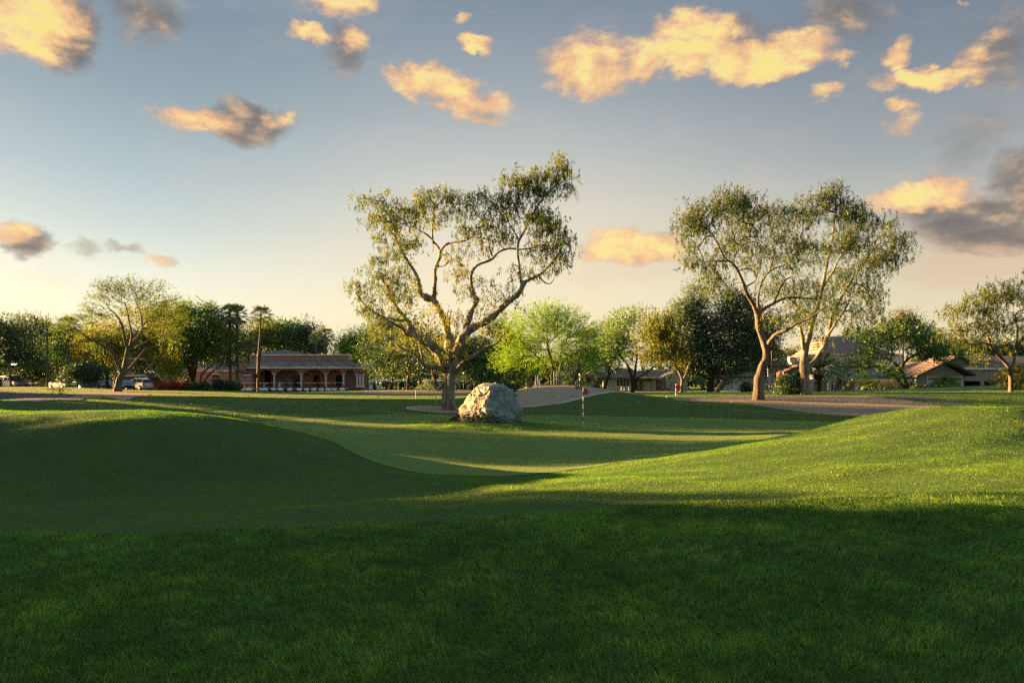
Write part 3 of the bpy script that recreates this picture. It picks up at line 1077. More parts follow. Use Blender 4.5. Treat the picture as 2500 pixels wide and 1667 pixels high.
    t.finish('gum_tree', 'tall dense gum tree behind the leaning one, its forked trunk mottled white at the foot', 'tree', 'tall gum trees on the golf course', BK_EUC, L_EUC2, 'droop', 80, .22, .052, .46, vb=.42, vs=.26)


right_gums()


def far_right_gum():
    Y = 61.0
    t = Tree(Y, 31)
    t.rk = .55
    L = t.limb
    by = HZ - (h((2468 - 1250) / F * Y, Y) - EYE) * F / Y
    L([(2468, by + 3, 0, 12), (2468, 925, 0, 9.5), (2466, 902, 0, 9), (2460, 893, 0, 8), (2446, 876, 0, 8), (2430, 858, -.5, 7), (2420, 848, -.8, 6), (2415, 834, -1, 6), (2412, 820, -1, 4)], 10)
    L([(2467, 902, 0, 8), (2474, 885, .3, 6.5), (2480, 860, .6, 6), (2486, 840, .9, 5), (2495, 828, 1.2, 4), (2512, 822, 1.5, 3), (2520, 800, 1.6, 3)], 9)
    L([(2418, 842, -1, 5), (2400, 836, -1.4, 3.4), (2385, 842, -1.8, 2.6), (2370, 848, -2, 1.6)], 7)
    L([(2414, 825, -1, 4), (2402, 812, -.4, 3), (2392, 800, 0, 2.6), (2398, 780, .4, 2.4), (2402, 765, .6, 1.6)], 7)
    L([(2416, 830, -1, 4), (2425, 812, -1.4, 3), (2432, 798, -1.8, 2.2), (2440, 785, -2, 1.4)], 7)
    L([(2482, 850, .6, 4), (2484, 800, 1, 4), (2478, 775, 1.2, 3.6), (2486, 760, 1.4, 3), (2500, 757, 1.6, 2)], 7)
    r = t.r
    def b(px, py, dy, rx, rz, n):
        return blob(r, Y, px, py, dy, rx, rz, n, ry=max(rx, 30) * .8, shell=.3)
    C = np.concatenate([b(2320, 750, -2, 24, 18, 8), b(2350, 745, -1.5, 30, 20, 12), b(2395, 730, -1, 40, 34, 24), b(2440, 710, 0, 44, 34, 28), b(2490, 700, 1, 50, 40, 28), b(2540, 720, 1.5, 50, 50, 24), b(2330, 800, -2, 34, 22, 13), b(2365, 830, -2, 40, 22, 18), b(2400, 790, -1, 40, 34, 22),
                        b(2450, 780, 0, 40, 36, 18), b(2500, 790, 1, 44, 40, 18), b(2430, 760, .5, 34, 26, 10), b(2370, 790, -1, 26, 22, 8), b(2375, 870, -2, 20, 16, 4), b(2550, 800, 1, 40, 40, 12), b(2440, 840, -1, 30, 16, 5), b(2425, 885, -1, 14, 14, 2)])
    t.grow(C, .011, lift=.12, seg=.45, wig=.15, from_=8)
    t.finish('gum_tree', 'weeping gum tree forking low on the lawn hill in front of the brown house', 'tree', 'tall gum trees on the golf course', BK_RED, L_EUC, 'droop', 62, .20, .050, .40, vb=.42, vs=.26)


far_right_gum()


# ---- the bare-limbed mesquite on the left
def left_mesquite():
    Y = 92.0
    t = Tree(Y, 41)
    t.rk = .8
    L = t.limb
    by = HZ - (h((290 - 1250) / F * Y, Y) - EYE) * F / Y
    L([(288, by + 3, 0, 14), (289, 940, 0, 10), (293, 925, 0, 9.5), (300, 910, 0, 9), (306, 890, 0, 8), (310, 868, 0, 7.5), (314, 850, 0, 7)], 10)
    L([(283, by + 2, .5, 8), (281, 935, .5, 6), (284, 915, .5, 5)], 8)
    L([(299, 912, 0, 7), (290, 893, -.5, 5.5), (280, 872, -1, 5), (270, 855, -1.4, 4.6), (256, 846, -1.8, 4.2), (240, 838, -2.2, 3.6), (220, 828, -2.6, 3), (200, 815, -3, 2.4), (182, 800, -3.4, 1.6)], 8)
    L([(302, 912, 0, 6.5), (318, 898, .6, 5), (334, 880, 1.2, 4.4), (345, 865, 1.6, 3.6), (356, 852, 2, 2.8), (375, 848, 2.4, 2.2), (400, 835, 3, 1.6)], 8)
    L([(314, 852, 0, 6), (306, 835, -.4, 4.5), (302, 812, -.8, 4), (300, 800, -1, 3.4), (292, 780, -1.4, 2.8), (280, 765, -1.8, 2.2), (265, 752, -2.2, 1.6)], 8)
    L([(314, 850, 0, 6), (324, 835, .6, 4.6), (338, 822, 1, 4.4), (346, 805, 1.4, 4), (350, 795, 1.6, 3), (362, 780, 2, 2.6), (378, 765, 2.4, 2), (392, 745, 2.8, 1.4)], 8)
    L([(318, 842, 0, 4), (322, 815, -.5, 3.2), (316, 790, -.8, 2.6), (312, 765, -1, 2), (305, 740, -1.2, 1.4)], 7)
    L([(347, 800, 1.4, 3), (346, 775, 1, 2.4), (340, 755, .8, 1.8), (330, 735, .6, 1.3)], 7)
    L([(330, 850, .6, 3.4), (350, 838, 1, 2.6), (368, 830, 1.6, 2), (390, 825, 2, 1.4)], 7)
    r = t.r
    def b(px, py, dy, rx, rz, n):
        return blob(r, Y, px, py, dy, rx, rz, n, ry=max(rx, 30) * .8, shell=.3)
    C = np.concatenate([b(175, 800, -3, 30, 26, 16), b(215, 790, -2.6, 34, 30, 16), b(250, 755, -2, 34, 34, 24), b(275, 725, -1.6, 34, 26, 22), b(320, 725, -.6, 38, 28, 26), b(365, 730, 1, 42, 30, 28), b(405, 760, 2, 34, 34, 24), b(425, 790, 2.6, 28, 34, 18),
                        b(400, 820, 2.4, 30, 26, 14), b(340, 770, .6, 44, 28, 18), b(290, 780, -1, 38, 28, 14), b(230, 830, -2, 30, 18, 8), b(370, 800, 1.6, 40, 26, 12)])
    t.grow(C, .013, lift=.1, seg=.5, wig=.14, from_=8)
    t.finish('mesquite_tree', 'wide thinly leaved mesquite with dark bare limbs beside the parked cars', 'tree', 'mesquite trees', BK_GREY, L_OLIVE, 'feather', 84, .20, .06, .55, vb=.34, vs=.25)


left_mesquite()


# ---- the bright palo verde right of the boulder
def palo_verde():
    Y = 84.0
    t = Tree(Y, 51)
    t.rk = .75
    L = t.limb
    by = HZ - (h((1345 - 1250) / F * Y, Y) - EYE) * F / Y
    L([(1346, by + 3, 0, 7), (1342, 935, 0, 6), (1338, 920, 0, 5.4), (1336, 905, 0, 5), (1330, 890, -.3, 4), (1318, 878, -.6, 3.4), (1306, 865, -1, 2.6), (1290, 850, -1.4, 2)], 9)
    L([(1347, by + 3, .3, 6), (1348, 925, .3, 5.4), (1350, 900, .4, 5), (1346, 878, .5, 4.2), (1340, 860, .6, 3.4), (1336, 835, .8, 2.6), (1335, 805, 1, 2)], 9)
    L([(1350, 905, .4, 4.6), (1360, 888, .8, 4), (1368, 870, 1.2, 3.4), (1375, 850, 1.5, 2.8), (1385, 825, 1.8, 2), (1395, 800, 2, 1.5)], 8)
    L([(1350, 900, .4, 4), (1366, 890, 0, 3), (1385, 875, -.5, 2.4), (1410, 860, -1, 1.8)], 7)
    r = t.r
    def b(px, py, dy, rx, rz, n):
        return blob(r, Y, px, py, dy, rx, rz, n, ry=max(rx, 30) * .8, shell=.45)
    C = np.concatenate([b(1295, 820, -1, 44, 36, 44), b(1345, 805, 0, 50, 34, 56), b(1392, 822, 1, 44, 36, 46), b(1280, 862, -1.4, 40, 28, 36), b(1335, 858, 0, 50, 30, 56), b(1385, 868, 1, 46, 28, 44), b(1425, 845, 1.4, 30, 34, 24), b(1258, 885, -1.6, 24, 16, 14), b(1422, 885, 1, 26, 16, 14), b(1345, 785, 0, 44, 20, 24), b(1268, 845, -1.4, 24, 26, 14), b(1350, 835, .5, 50, 30, 44)])
    t.grow(C, .012, lift=.08, seg=.5, wig=.12, from_=6)
    t.finish('palo_verde_tree', 'bright lime green feathery tree behind the brown mound, right of the boulder', 'tree', None, BK_DARK, L_LIME, 'feather', 92, .24, .055, .74, vb=.5, vs=.25)


palo_verde()

# ---- background trees: (name, label, px, Y, blobs, leaf, bark, style, n, L, W, sig, seed, kwargs)
TG = 'trees behind the far greens'
BG = [
    ('shade_tree', 'large dark tree at the far left edge, above the grey pickup', -8, 118, [(-5, 850, 0, 60, 60, 60), (45, 850, 0, 52, 46, 44), (0, 795, 0, 34, 26, 16), (70, 880, 0, 40, 30, 20), (-60, 850, 0, 50, 60, 30)], L_DARK, BK_DARK, 'clump', 102, .34, .15, 1.0, 101, dict(r0=8)),
    ('shade_tree', 'loose topped dark tree just left of the far left palm', 62, 128, [(48, 790, 0, 24, 20, 14), (75, 785, 0, 26, 26, 22), (85, 830, 0, 40, 30, 20), (20, 800, 0, 24, 22, 8)], L_EUC2, BK_DARK, 'droop', 119, .34, .12, 1.0, 102, dict(r0=6)),
    ('shade_tree', 'low dull green tree behind the two left palms', 138, 140, [(130, 850, 0, 44, 40, 34), (180, 840, 0, 44, 46, 34), (100, 870, 0, 34, 30, 16)], L_MID, BK_DARK, 'clump', 102, .36, .16, 1.1, 103, dict(r0=6)),
    ('flowering_tree', 'yellow flowering tree behind the bare limbed mesquite', 262, 116, [(205, 845, 0, 36, 30, 28), (260, 820, 0, 46, 36, 42), (330, 850, 0, 60, 44, 52), (390, 800, 0, 40, 50, 40), (350, 770, 0, 46, 30, 26), (400, 870, 0, 34, 44, 26), (255, 870, 0, 50, 30, 26)], L_YEL, BK_DARK, 'clump', 102, .26, .12, .8, 104, dict(r0=6, vb=.30, vs=.4)),
    ('shade_tree', 'green tree in front of the rust coloured block wall, left of the mesquite trunk', 225, 124, [(190, 880, 0, 44, 34, 36), (245, 890, 0, 44, 30, 34), (170, 850, 0, 30, 34, 20)], L_MID, BK_DARK, 'clump', 102, .32, .15, .9, 105, dict(r0=6, vb=.25)),
    ('shade_tree', 'big leafy green tree left of the clubhouse', 470, 128, [(455, 790, 0, 50, 40, 50), (510, 800, 0, 50, 50, 60), (440, 850, 0, 50, 50, 60), (490, 855, 0, 56, 34, 60), (420, 900, 0, 30, 26, 16), (545, 830, 0, 34, 50, 30), (480, 755, 0, 44, 18, 12), (400, 790, 0, 30, 50, 24)], L_MID, BK_DARK, 'clump', 108, .36, .17, 1.05, 106, dict(r0=10, vb=.75)),
    ('shade_tree', 'slender tree leaning over the left wing roof of the clubhouse', 492, 124, [(560, 830, -1, 30, 40, 18), (580, 870, -1, 30, 24, 12), (545, 870, -1, 24, 20, 8), (588, 845, -1, 14, 20, 5)], L_OLIVE, BK_DARK, 'clump', 74, .30, .14, .8, 107, dict(limbs=[[(487, 960, 0, 4), (490, 925, 0, 3.4), (497, 908, 0, 3), (520, 890, 0, 2)], [(495, 935, 0, 3), (515, 910, 0, 2.4), (540, 890, -.5, 2), (562, 860, -1, 1.4)]])),
    ('background_tree', 'hazy yellow green tree seen between the palms behind the clubhouse roof', 610, 188, [(600, 850, 0, 36, 40, 30), (560, 840, 0, 30, 44, 24), (640, 830, 0, 40, 34, 34), (655, 800, 0, 30, 16, 10)], L_OLIVE, BK_DARK, 'clump', 102, .50, .24, 1.6, 108, dict(r0=5, vb=.55)),
    ('background_tree', 'rounded green tree rising behind the clubhouse hip roof', 700, 192, [(660, 825, 0, 40, 30, 30), (700, 830, 0, 44, 34, 46), (735, 845, 0, 36, 26, 26), (690, 805, 0, 36, 18, 16)], L_MID, BK_DARK, 'clump', 102, .50, .24, 1.6, 109, dict(r0=5, vb=.6)),
    ('background_tree', 'dark upright tree beside the twin palms behind the clubhouse', 757, 186, [(750, 810, 0, 20, 22, 16), (762, 840, 0, 30, 28, 26), (780, 855, 0, 24, 18, 14), (735, 815, 0, 12, 12, 5)], L_DARK, BK_DARK, 'clump', 102, .5, .24, 1.3, 110, dict(r0=5)),
    ('background_tree', 'sunlit yellow green tree behind the right end of the clubhouse', 868, 178, [(850, 835, 0, 30, 28, 30), (890, 840, 0, 34, 34, 34), (860, 865, 0, 40, 26, 30), (905, 870, 0, 30, 30, 20)], L_LIME, BK_DARK, 'clump', 102, .42, .2, 1.3, 111, dict(r0=5, vb=.4)),
    ('mesquite_tree', 'dark low mesquite beside the silver trailer', 952, 132, [(938, 856, 0, 38, 28, 50), (972, 850, 0, 44, 36, 60), (955, 882, 0, 34, 10, 16), (995, 872, 0, 38, 18, 26)], L_DARK, BK_DARK, 'feather', 102, .34, .13, 1.1, 112, dict(r0=7, lean=12)),
    ('mesquite_tree', 'dark mesquite with several stems left of the big gum trunk', 996, 126, [(1010, 850, 0, 44, 32, 50), (1045, 862, 0, 36, 26, 34), (985, 870, 0, 34, 18, 22), (1030, 880, 0, 32, 10, 12)], L_DARK, BK_DARK, 'feather', 102, .34, .13, 1.1, 113, dict(r0=6, vb=.45, forks=4)),
    ('mesquite_tree', 'dark green tree directly behind the big gum trunk', 1062, 120, [(1085, 855, 0, 40, 34, 50), (1060, 876, 0, 28, 14, 18), (1120, 866, 0, 34, 34, 34)], L_DARK, BK_DARK, 'clump', 102, .32, .14, 1.0, 114, dict(r0=6, vb=.55)),
    ('mesquite_tree', 'dark tree behind the boulder', 1160, 118, [(1160, 865, 0, 44, 40, 54), (1195, 880, 0, 40, 40, 44), (1140, 900, 0, 40, 24, 26), (1180, 915, 0, 36, 16, 14)], L_DARK, BK_DARK, 'clump', 102, .32, .14, 1.0, 115, dict(r0=7, vb=.5)),
    ('mesquite_tree', 'dark leaning mesquite overlapped by the lime green tree', 1292, 108, [(1215, 850, 0, 34, 34, 34), (1240, 880, 0, 40, 34, 40), (1215, 900, 0, 34, 24, 20), (1290, 895, 0, 50, 20, 26), (1220, 820, 0, 26, 24, 12)], L_MID, BK_DARK, 'feather', 102, .30, .12, .9, 116, dict(limbs=[[(1296, 955, 0, 8), (1290, 930, 0, 7), (1283, 905, 0, 6), (1276, 880, 0, 5), (1262, 860, 0, 3), (1235, 845, 0, 2)], [(1283, 905, 0, 4), (1300, 885, 0, 3), (1320, 870, 0, 2)]], vb=.3)),
    ('background_tree', 'deep green tree filling the gap below the lime green tree', 1235, 140, [(1210, 900, 0, 60, 34, 60), (1300, 905, 0, 60, 26, 50), (1380, 905, 0, 60, 24, 44), (1130, 890, 0, 60, 34, 44)], L_DARK, BK_DARK, 'clump', 102, .40, .2, 1.2, 117, dict(r0=6)),
    ('mesquite_tree', 'small dark mesquite leaning right at the left end of the ranch house', 1430, 112, [(1440, 890, 0, 30, 20, 24), (1415, 900, 0, 26, 16, 14), (1465, 880, 0, 26, 20, 18)], L_MID, BK_DARK, 'feather', 95, .28, .11, .8, 118, dict(limbs=[[(1428, 952, 0, 3.5), (1436, 930, 0, 3), (1448, 915, 0, 2.6), (1456, 900, 0, 2)], [(1440, 925, 0, 2.4), (1428, 912, 0, 2), (1418, 905, 0, 1.4)]], vb=.35)),
    ('mesquite_tree', 'small bright mesquite with a leaning trunk left of the ranch house window', 1478, 102, [(1475, 845, 0, 36, 30, 38), (1500, 858, 0, 34, 20, 20), (1460, 870, 0, 28, 14, 12), (1495, 835, 0, 26, 26, 16)], L_MID, BK_DARK, 'feather', 95, .27, .09, .8, 119, dict(limbs=[[(1475, 958, 0, 4.5), (1480, 935, 0, 4), (1486, 915, 0, 3.4), (1484, 895, 0, 2.6), (1476, 875, 0, 1.8)], [(1486, 915, 0, 3), (1500, 905, 0, 2.4), (1520, 898, 0, 1.6)]], vb=.75)),
    ('mesquite_tree', 'airy green mesquite with a dark forked trunk in front of the ranch house', 1545, 96, [(1510, 820, 0, 36, 26, 26), (1555, 812, 0, 44, 28, 38), (1580, 850, 0, 44, 30, 38), (1520, 852, 0, 40, 22, 30), (1590, 868, 0, 30, 12, 12), (1500, 872, 0, 22, 10, 6), (1535, 795, 0, 30, 12, 8)], L_MID, BK_DARK, 'feather', 98, .26, .085, .8, 120, dict(limbs=[[(1544, 962, 0, 7), (1545, 940, 0, 6), (1542, 920, 0, 5.6), (1536, 900, 0, 4.4), (1528, 885, 0, 3), (1515, 870, 0, 2)], [(1545, 932, 0, 4.5), (1550, 912, 0, 4), (1552, 890, 0, 3.2), (1556, 865, 0, 2.4), (1552, 840, 0, 1.6)], [(1550, 925, 0, 3), (1570, 915, 0, 2.6), (1590, 900, 0, 2.4), (1606, 885, 0, 1.8)]], vb=.8)),
    ('gum_tree', 'thin olive gum tree with a pale two-limbed trunk by the distant red flag', 1664, 88, [(1605, 775, 0, 20, 22, 12), (1625, 775, 0, 22, 16, 10), (1600, 815, 0, 30, 34, 24), (1640, 820, 0, 34, 36, 28), (1608, 858, 0, 32, 16, 14), (1652, 862, 0, 28, 12, 8)], L_EUC, BK_EUC, 'droop', 102, .30, .09, .8, 121, dict(limbs=[[(1663, 966, 0, 7.5), (1663, 948, 0, 6), (1666, 930, 0, 5.6), (1660, 912, 0, 4), (1648, 890, -.5, 3.2), (1636, 872, -1, 2.6), (1620, 862, -1.4, 2)], [(1667, 932, 0, 5), (1676, 910, .5, 4), (1682, 892, .8, 3.6), (1692, 876, 1, 2.6), (1700, 865, 1.2, 2)], [(1678, 912, .4, 2.4), (1692, 903, .6, 2)]], vb=.55)),
    ('olive_tree', 'big dense silver green tree with a dark trunk, left of the leaning gum', 1732, 92, [(1690, 745, 0, 30, 34, 34), (1702, 712, 0, 16, 18, 8), (1665, 770, 0, 20, 26, 14), (1680, 800, 0, 44, 40, 56), (1740, 800, 0, 50, 40, 60), (1670, 850, 0, 44, 30, 44), (1730, 860, 0, 54, 34, 60), (1700, 895, 0, 50, 16, 20), (1775, 905, 0, 34, 22, 18)], L_SILV, BK_DARK, 'clump', 112, .28, .11, .85, 122, dict(limbs=[[(1734, 966, 0, 12), (1735, 940, 0, 10), (1738, 915, 0, 9), (1735, 890, 0, 7), (1720, 865, 0, 5), (1705, 830, 0, 3)], [(1738, 915, 0, 6), (1760, 890, 0, 4), (1770, 860, 0, 3)], [(1736, 930, 0, 4), (1712, 915, 0, 3.4), (1690, 905, 0, 2)]], vb=.45)),
    ('olive_tree', 'silver green tree with a pale curved trunk, behind the leaning gum', 1745, 90, [(1790, 745, 0, 34, 30, 34), (1820, 770, 0, 44, 40, 56), (1790, 820, 0, 44, 40, 56), (1840, 830, 0, 50, 44, 60), (1870, 870, 0, 40, 30, 30), (1800, 870, 0, 44, 30, 36), (1885, 800, 0, 30, 40, 20)], L_SILV, BK_GREY, 'clump', 112, .28, .11, .85, 123, dict(limbs=[[(1742, 968, -.5, 11), (1752, 952, -.5, 9), (1766, 935, -.5, 8.5), (1776, 918, -.4, 8), (1772, 898, -.2, 6), (1762, 882, 0, 4), (1775, 855, 0, 3)], [(1778, 920, -.5, 4), (1795, 905, 0, 3.4), (1815, 880, 0, 2.6)], [(1776, 912, -.4, 5), (1800, 895, 0, 4), (1830, 850, 0, 2.6)]], vb=.55)),
    ('background_tree', 'sunlit autumn tinted tree behind the tiled two storey house', 1905, 165, [(1880, 862, 0, 24, 14, 14), (1920, 868, 0, 30, 12, 14), (1955, 862, 0, 24, 14, 10)], L_YEL, BK_DARK, 'clump', 85, .4, .2, 1.0, 124, dict(r0=3, vb=.2)),
    ('pine_tree', 'dark flat tufted pine above the grey house', 2205, 128, [(2205, 775, 0, 22, 14, 12), (2180, 795, 0, 24, 12, 12), (2230, 800, 0, 30, 14, 16), (2165, 815, 0, 20, 8, 8), (2250, 822, 0, 24, 10, 10), (2200, 825, 0, 44, 12, 18)], L_PINE, BK_RED, 'clump', 153, .42, .10, .85, 125, dict(r0=5)),
    ('background_tree', 'golden brown tree between the pine and the far right gum', 2290, 112, [(2280, 850, 0, 30, 30, 30), (2305, 880, 0, 34, 26, 30), (2265, 830, 0, 22, 24, 14), (2330, 860, 0, 30, 26, 20)], L_DARK, BK_DARK, 'clump', 102, .34, .15, 1.0, 126, dict(r0=5, vb=.7)),
    ('background_tree', 'olive tree showing above the big grey house roof', 2105, 150, [(2090, 828, 0, 30, 14, 16), (2130, 822, 0, 30, 16, 16), (2060, 850, 0, 30, 20, 16)], L_OLIVE, BK_DARK, 'clump', 95, .4, .2, 1.2, 127, dict(r0=4, vb=.3)),
    ('background_tree', 'dark tree behind the far right gum and the brown house', 2420, 128, [(2380, 860, 0, 44, 30, 34), (2440, 860, 0, 50, 30, 40), (2500, 850, 0, 50, 40, 40), (2560, 850, 0, 50, 40, 30)], L_DARK, BK_DARK, 'clump', 102, .36, .17, 1.1, 128, dict(r0=5, vb=.6)),
    ('mesquite_tree', 'dark spreading mesquite hanging its left limb over the garden in front of the grey house', 2218, 82, [(2160, 850, 0, 46, 22, 30), (2205, 838, 0, 46, 24, 34), (2250, 852, 0, 40, 24, 28), (2110, 893, 0, 40, 10, 12), (2070, 912, 0, 20, 8, 5), (2145, 878, 0, 30, 8, 7), (2285, 866, 0, 30, 20, 14)], L_MID, BK_DARK, 'feather', 98, .26, .085, .8, 129, dict(limbs=[[(2219, 968, 0, 7.5), (2217, 950, 0, 6.5), (2210, 925, 0, 5.5), (2200, 905, 0, 5.4), (2188, 890, 0, 5), (2172, 878, -.5, 4), (2150, 870, -1, 3)], [(2216, 955, .2, 4.6), (2200, 935, .2, 4.4), (2180, 915, 0, 4.4), (2160, 898, -.4, 4.6), (2135, 893, -.8, 4), (2110, 900, -1.2, 3), (2090, 908, -1.6, 2.2), (2070, 918, -2, 1.4)], [(2200, 905, 0, 4), (2208, 885, .4, 4.4), (2222, 872, .8, 3.6), (2240, 865, 1.2, 2.6)]], vb=.35)),
    ('citrus_tree', 'round dark citrus tree by the lit parking lamp', 80, 123, [(75, 900, 0, 34, 24, 44), (100, 908, 0, 30, 20, 30), (60, 915, 0, 24, 12, 14), (90, 885, 0, 22, 12, 12)], L_DARK, BK_DARK, 'clump', 119, .24, .13, .6, 130, dict(r0=3, vb=.45, vs=.4)),
    ('citrus_tree', 'round dark citrus tree between the parked cars', 205, 106, [(200, 908, 0, 34, 20, 40), (225, 912, 0, 28, 17, 26), (185, 915, 0, 24, 12, 12)], L_DARK, BK_DARK, 'clump', 119, .24, .13, .6, 131, dict(r0=3, vb=.4, vs=.35)),
    ('young_tree', 'small young tree with bright leaves in front of the brown house window', 2308, 80, [(2305, 930, 0, 20, 12, 16), (2318, 938, 0, 18, 14, 14), (2295, 940, 0, 14, 10, 8)], L_MID, BK_GREY, 'clump', 68, .16, .08, .4, 132, dict(r0=2, vb=.7)),
    ('background_tree', 'tall dark tree behind the rust coloured building, left of the bare mesquite', 195, 188, [(170, 850, 0, 50, 44, 50), (225, 845, 0, 44, 44, 44), (195, 890, 0, 50, 30, 40)], L_MID, BK_DARK, 'clump', 84, .55, .28, 1.8, 141, dict(r0=5, vb=.3)),  # this and the next two: hidden trees added to block sun on the clubhouse
    ('background_tree', 'tall dark tree behind the rust coloured building, hidden by the flowering tree', 300, 190, [(280, 850, 0, 50, 48, 50), (335, 850, 0, 44, 48, 44), (310, 890, 0, 50, 34, 40)], L_DARK, BK_DARK, 'clump', 84, .55, .28, 1.8, 142, dict(r0=5, vb=.4)),
    ('background_tree', 'tall dark tree directly behind the big leafy green tree', 420, 190, [(395, 850, 0, 50, 50, 50), (450, 845, 0, 44, 52, 44), (425, 890, 0, 50, 34, 40)], L_DARK, BK_DARK, 'clump', 84, .55, .28, 1.8, 143, dict(r0=5, vb=.5)),
]
TREES = {}
for spec in BG:
    (name, label, px, Y, blobs, leafm, bark, style, n, L_, W_, sig, seed, kw) = spec
    root, t_ = auto_tree(name, label, px, Y, 0, blobs, leafm, bark, style, n, L_, W_, sig, seed, group=TG if name != 'gum_tree' else None, **kw)


def far_wood():
    r = np.random.RandomState(77)
    C = []
    for i in range(2600):
        a = r.uniform(-.80, .80)
        Y = r.uniform(215, 262)
        x = math.tan(a) * Y
        top = 6.2 + 1.7 * math.sin(a * 31) + 1.2 * math.sin(a * 67 + 1) + .8 * math.sin(a * 151)
        C.append((x, Y, h(x, Y) + top * r.rand() ** .7))
    C = np.array(C)
    V, v = leaves(C, 42, .95, .5, 1.15, 'clump', r, .4, .3)
    o = link('far_wood', np_mesh('far_wood', V, np.arange(len(V)), np.full(len(V) // 4, 4), L_DARK, attrs={'v': np.repeat(v, 4)}))
    tag(o, 'dark band of far trees closing the view behind the houses', 'trees', kind='stuff')


far_wood()


# ---- trees outside the picture on the left: the ones whose shade lies over the lawn
def shade_row():
    r = random.Random(5)
    sd = np.array([math.sin(SUN_AZ), math.cos(SUN_AZ)])     # across the sun's direction
    td = np.array([-math.cos(SUN_AZ), math.sin(SUN_AZ)])    # toward the sun
    lab = ['broad dark tree left of the view, first of the row whose shade covers the lawn', 'broad dark tree left of the view, second of the row', 'broad dark tree left of the view, third of the row',
           'broad dark tree left of the view, fourth and last of the tall row'] + ['low bushy tree left of the view, %s of the low row' % w for w in ('first', 'second', 'third', 'fourth', 'fifth', 'sixth', 'seventh')]
    proto = None
    spots = [(-22, 44, 1.1), (-14, 46, 1.15), (-6, 44, 1.1), (3.3, 46, 1.1), (4.8, 54, .8), (22.2, 60, .62), (25.5, 62, .60), (33, 62, .46), (39, 73, .74), (45, 85, .86), (51, 92, .95)]
    C2 = []
    t2 = Tree(50, 207)  # unseen airy tree, added to break up the edge of the tall row's shadow
    t2.nodes = [(0, 0, 0), (0, 0, 1), (0, 0, 2), (0, .1, 3), (0, 0, 4), (0, 0, 5)]
    t2.load = [.2] * 6
    t2.trunk.tube(t2.nodes, [.2, .17, .15, .13, .1, .08], 8)
    for k in range(120):
        a, b_ = r.uniform(0, 6.283), r.uniform(0, 1) ** .6
        C2.append((math.cos(a) * b_ * 4.6, math.sin(a) * b_ * 4.6, r.uniform(1.6, 8.5)))
    t2.grow(C2, .02, from_=1)
    o = t2.finish('shade_tree', 'thin airy tree added out of sight left of the view to soften the shadow edge', 'tree', 'trees standing left of the view', BK_DARK, L_MID, 'clump', 26, .5, .28, .8)
    p = sd * 4.6 + td * 56
    o.scale = (.78, .78, .85)
    o.location = (p[0], p[1], h(p[0], p[1]) - .1)
    for i, (s_, t__, sc) in enumerate(spots):
        p = sd * s_ + td * t__
        if proto is None:
            t = Tree(50, 201)
            t.nodes = [(0, 0, 0), (0, 0, 1), (0, 0, 2), (0, .1, 3), (0, 0, 4), (0, 0, 5)]
            t.load = [.3] * 6
            t.trunk.tube(t.nodes, [.3, .26, .24, .2, .18, .12], 8)
            C = []
            for k in range(230):
                a, b_ = r.uniform(0, 6.283), r.uniform(0, 1) ** .5
                C.append((math.cos(a) * b_ * 5.6, math.sin(a) * b_ * 5.6, r.uniform(.6, 10.5) if b_ < .8 else r.uniform(.8, 8.5)))
            t.grow(C, .02, from_=1)
            proto = t.finish('shade_tree', lab[0], 'tree', 'trees standing left of the view', BK_DARK, L_DARK, 'clump', 60, .5, .3, .95)
            o = proto
        else:
            o = copy_tree(proto)
        o.location = (p[0], p[1], h(p[0], p[1]) - .1)
        o.rotation_euler = (0, 0, i * 1.3)
        o.scale = (sc, sc, sc)
        o['label'] = lab[i]


shade_row()

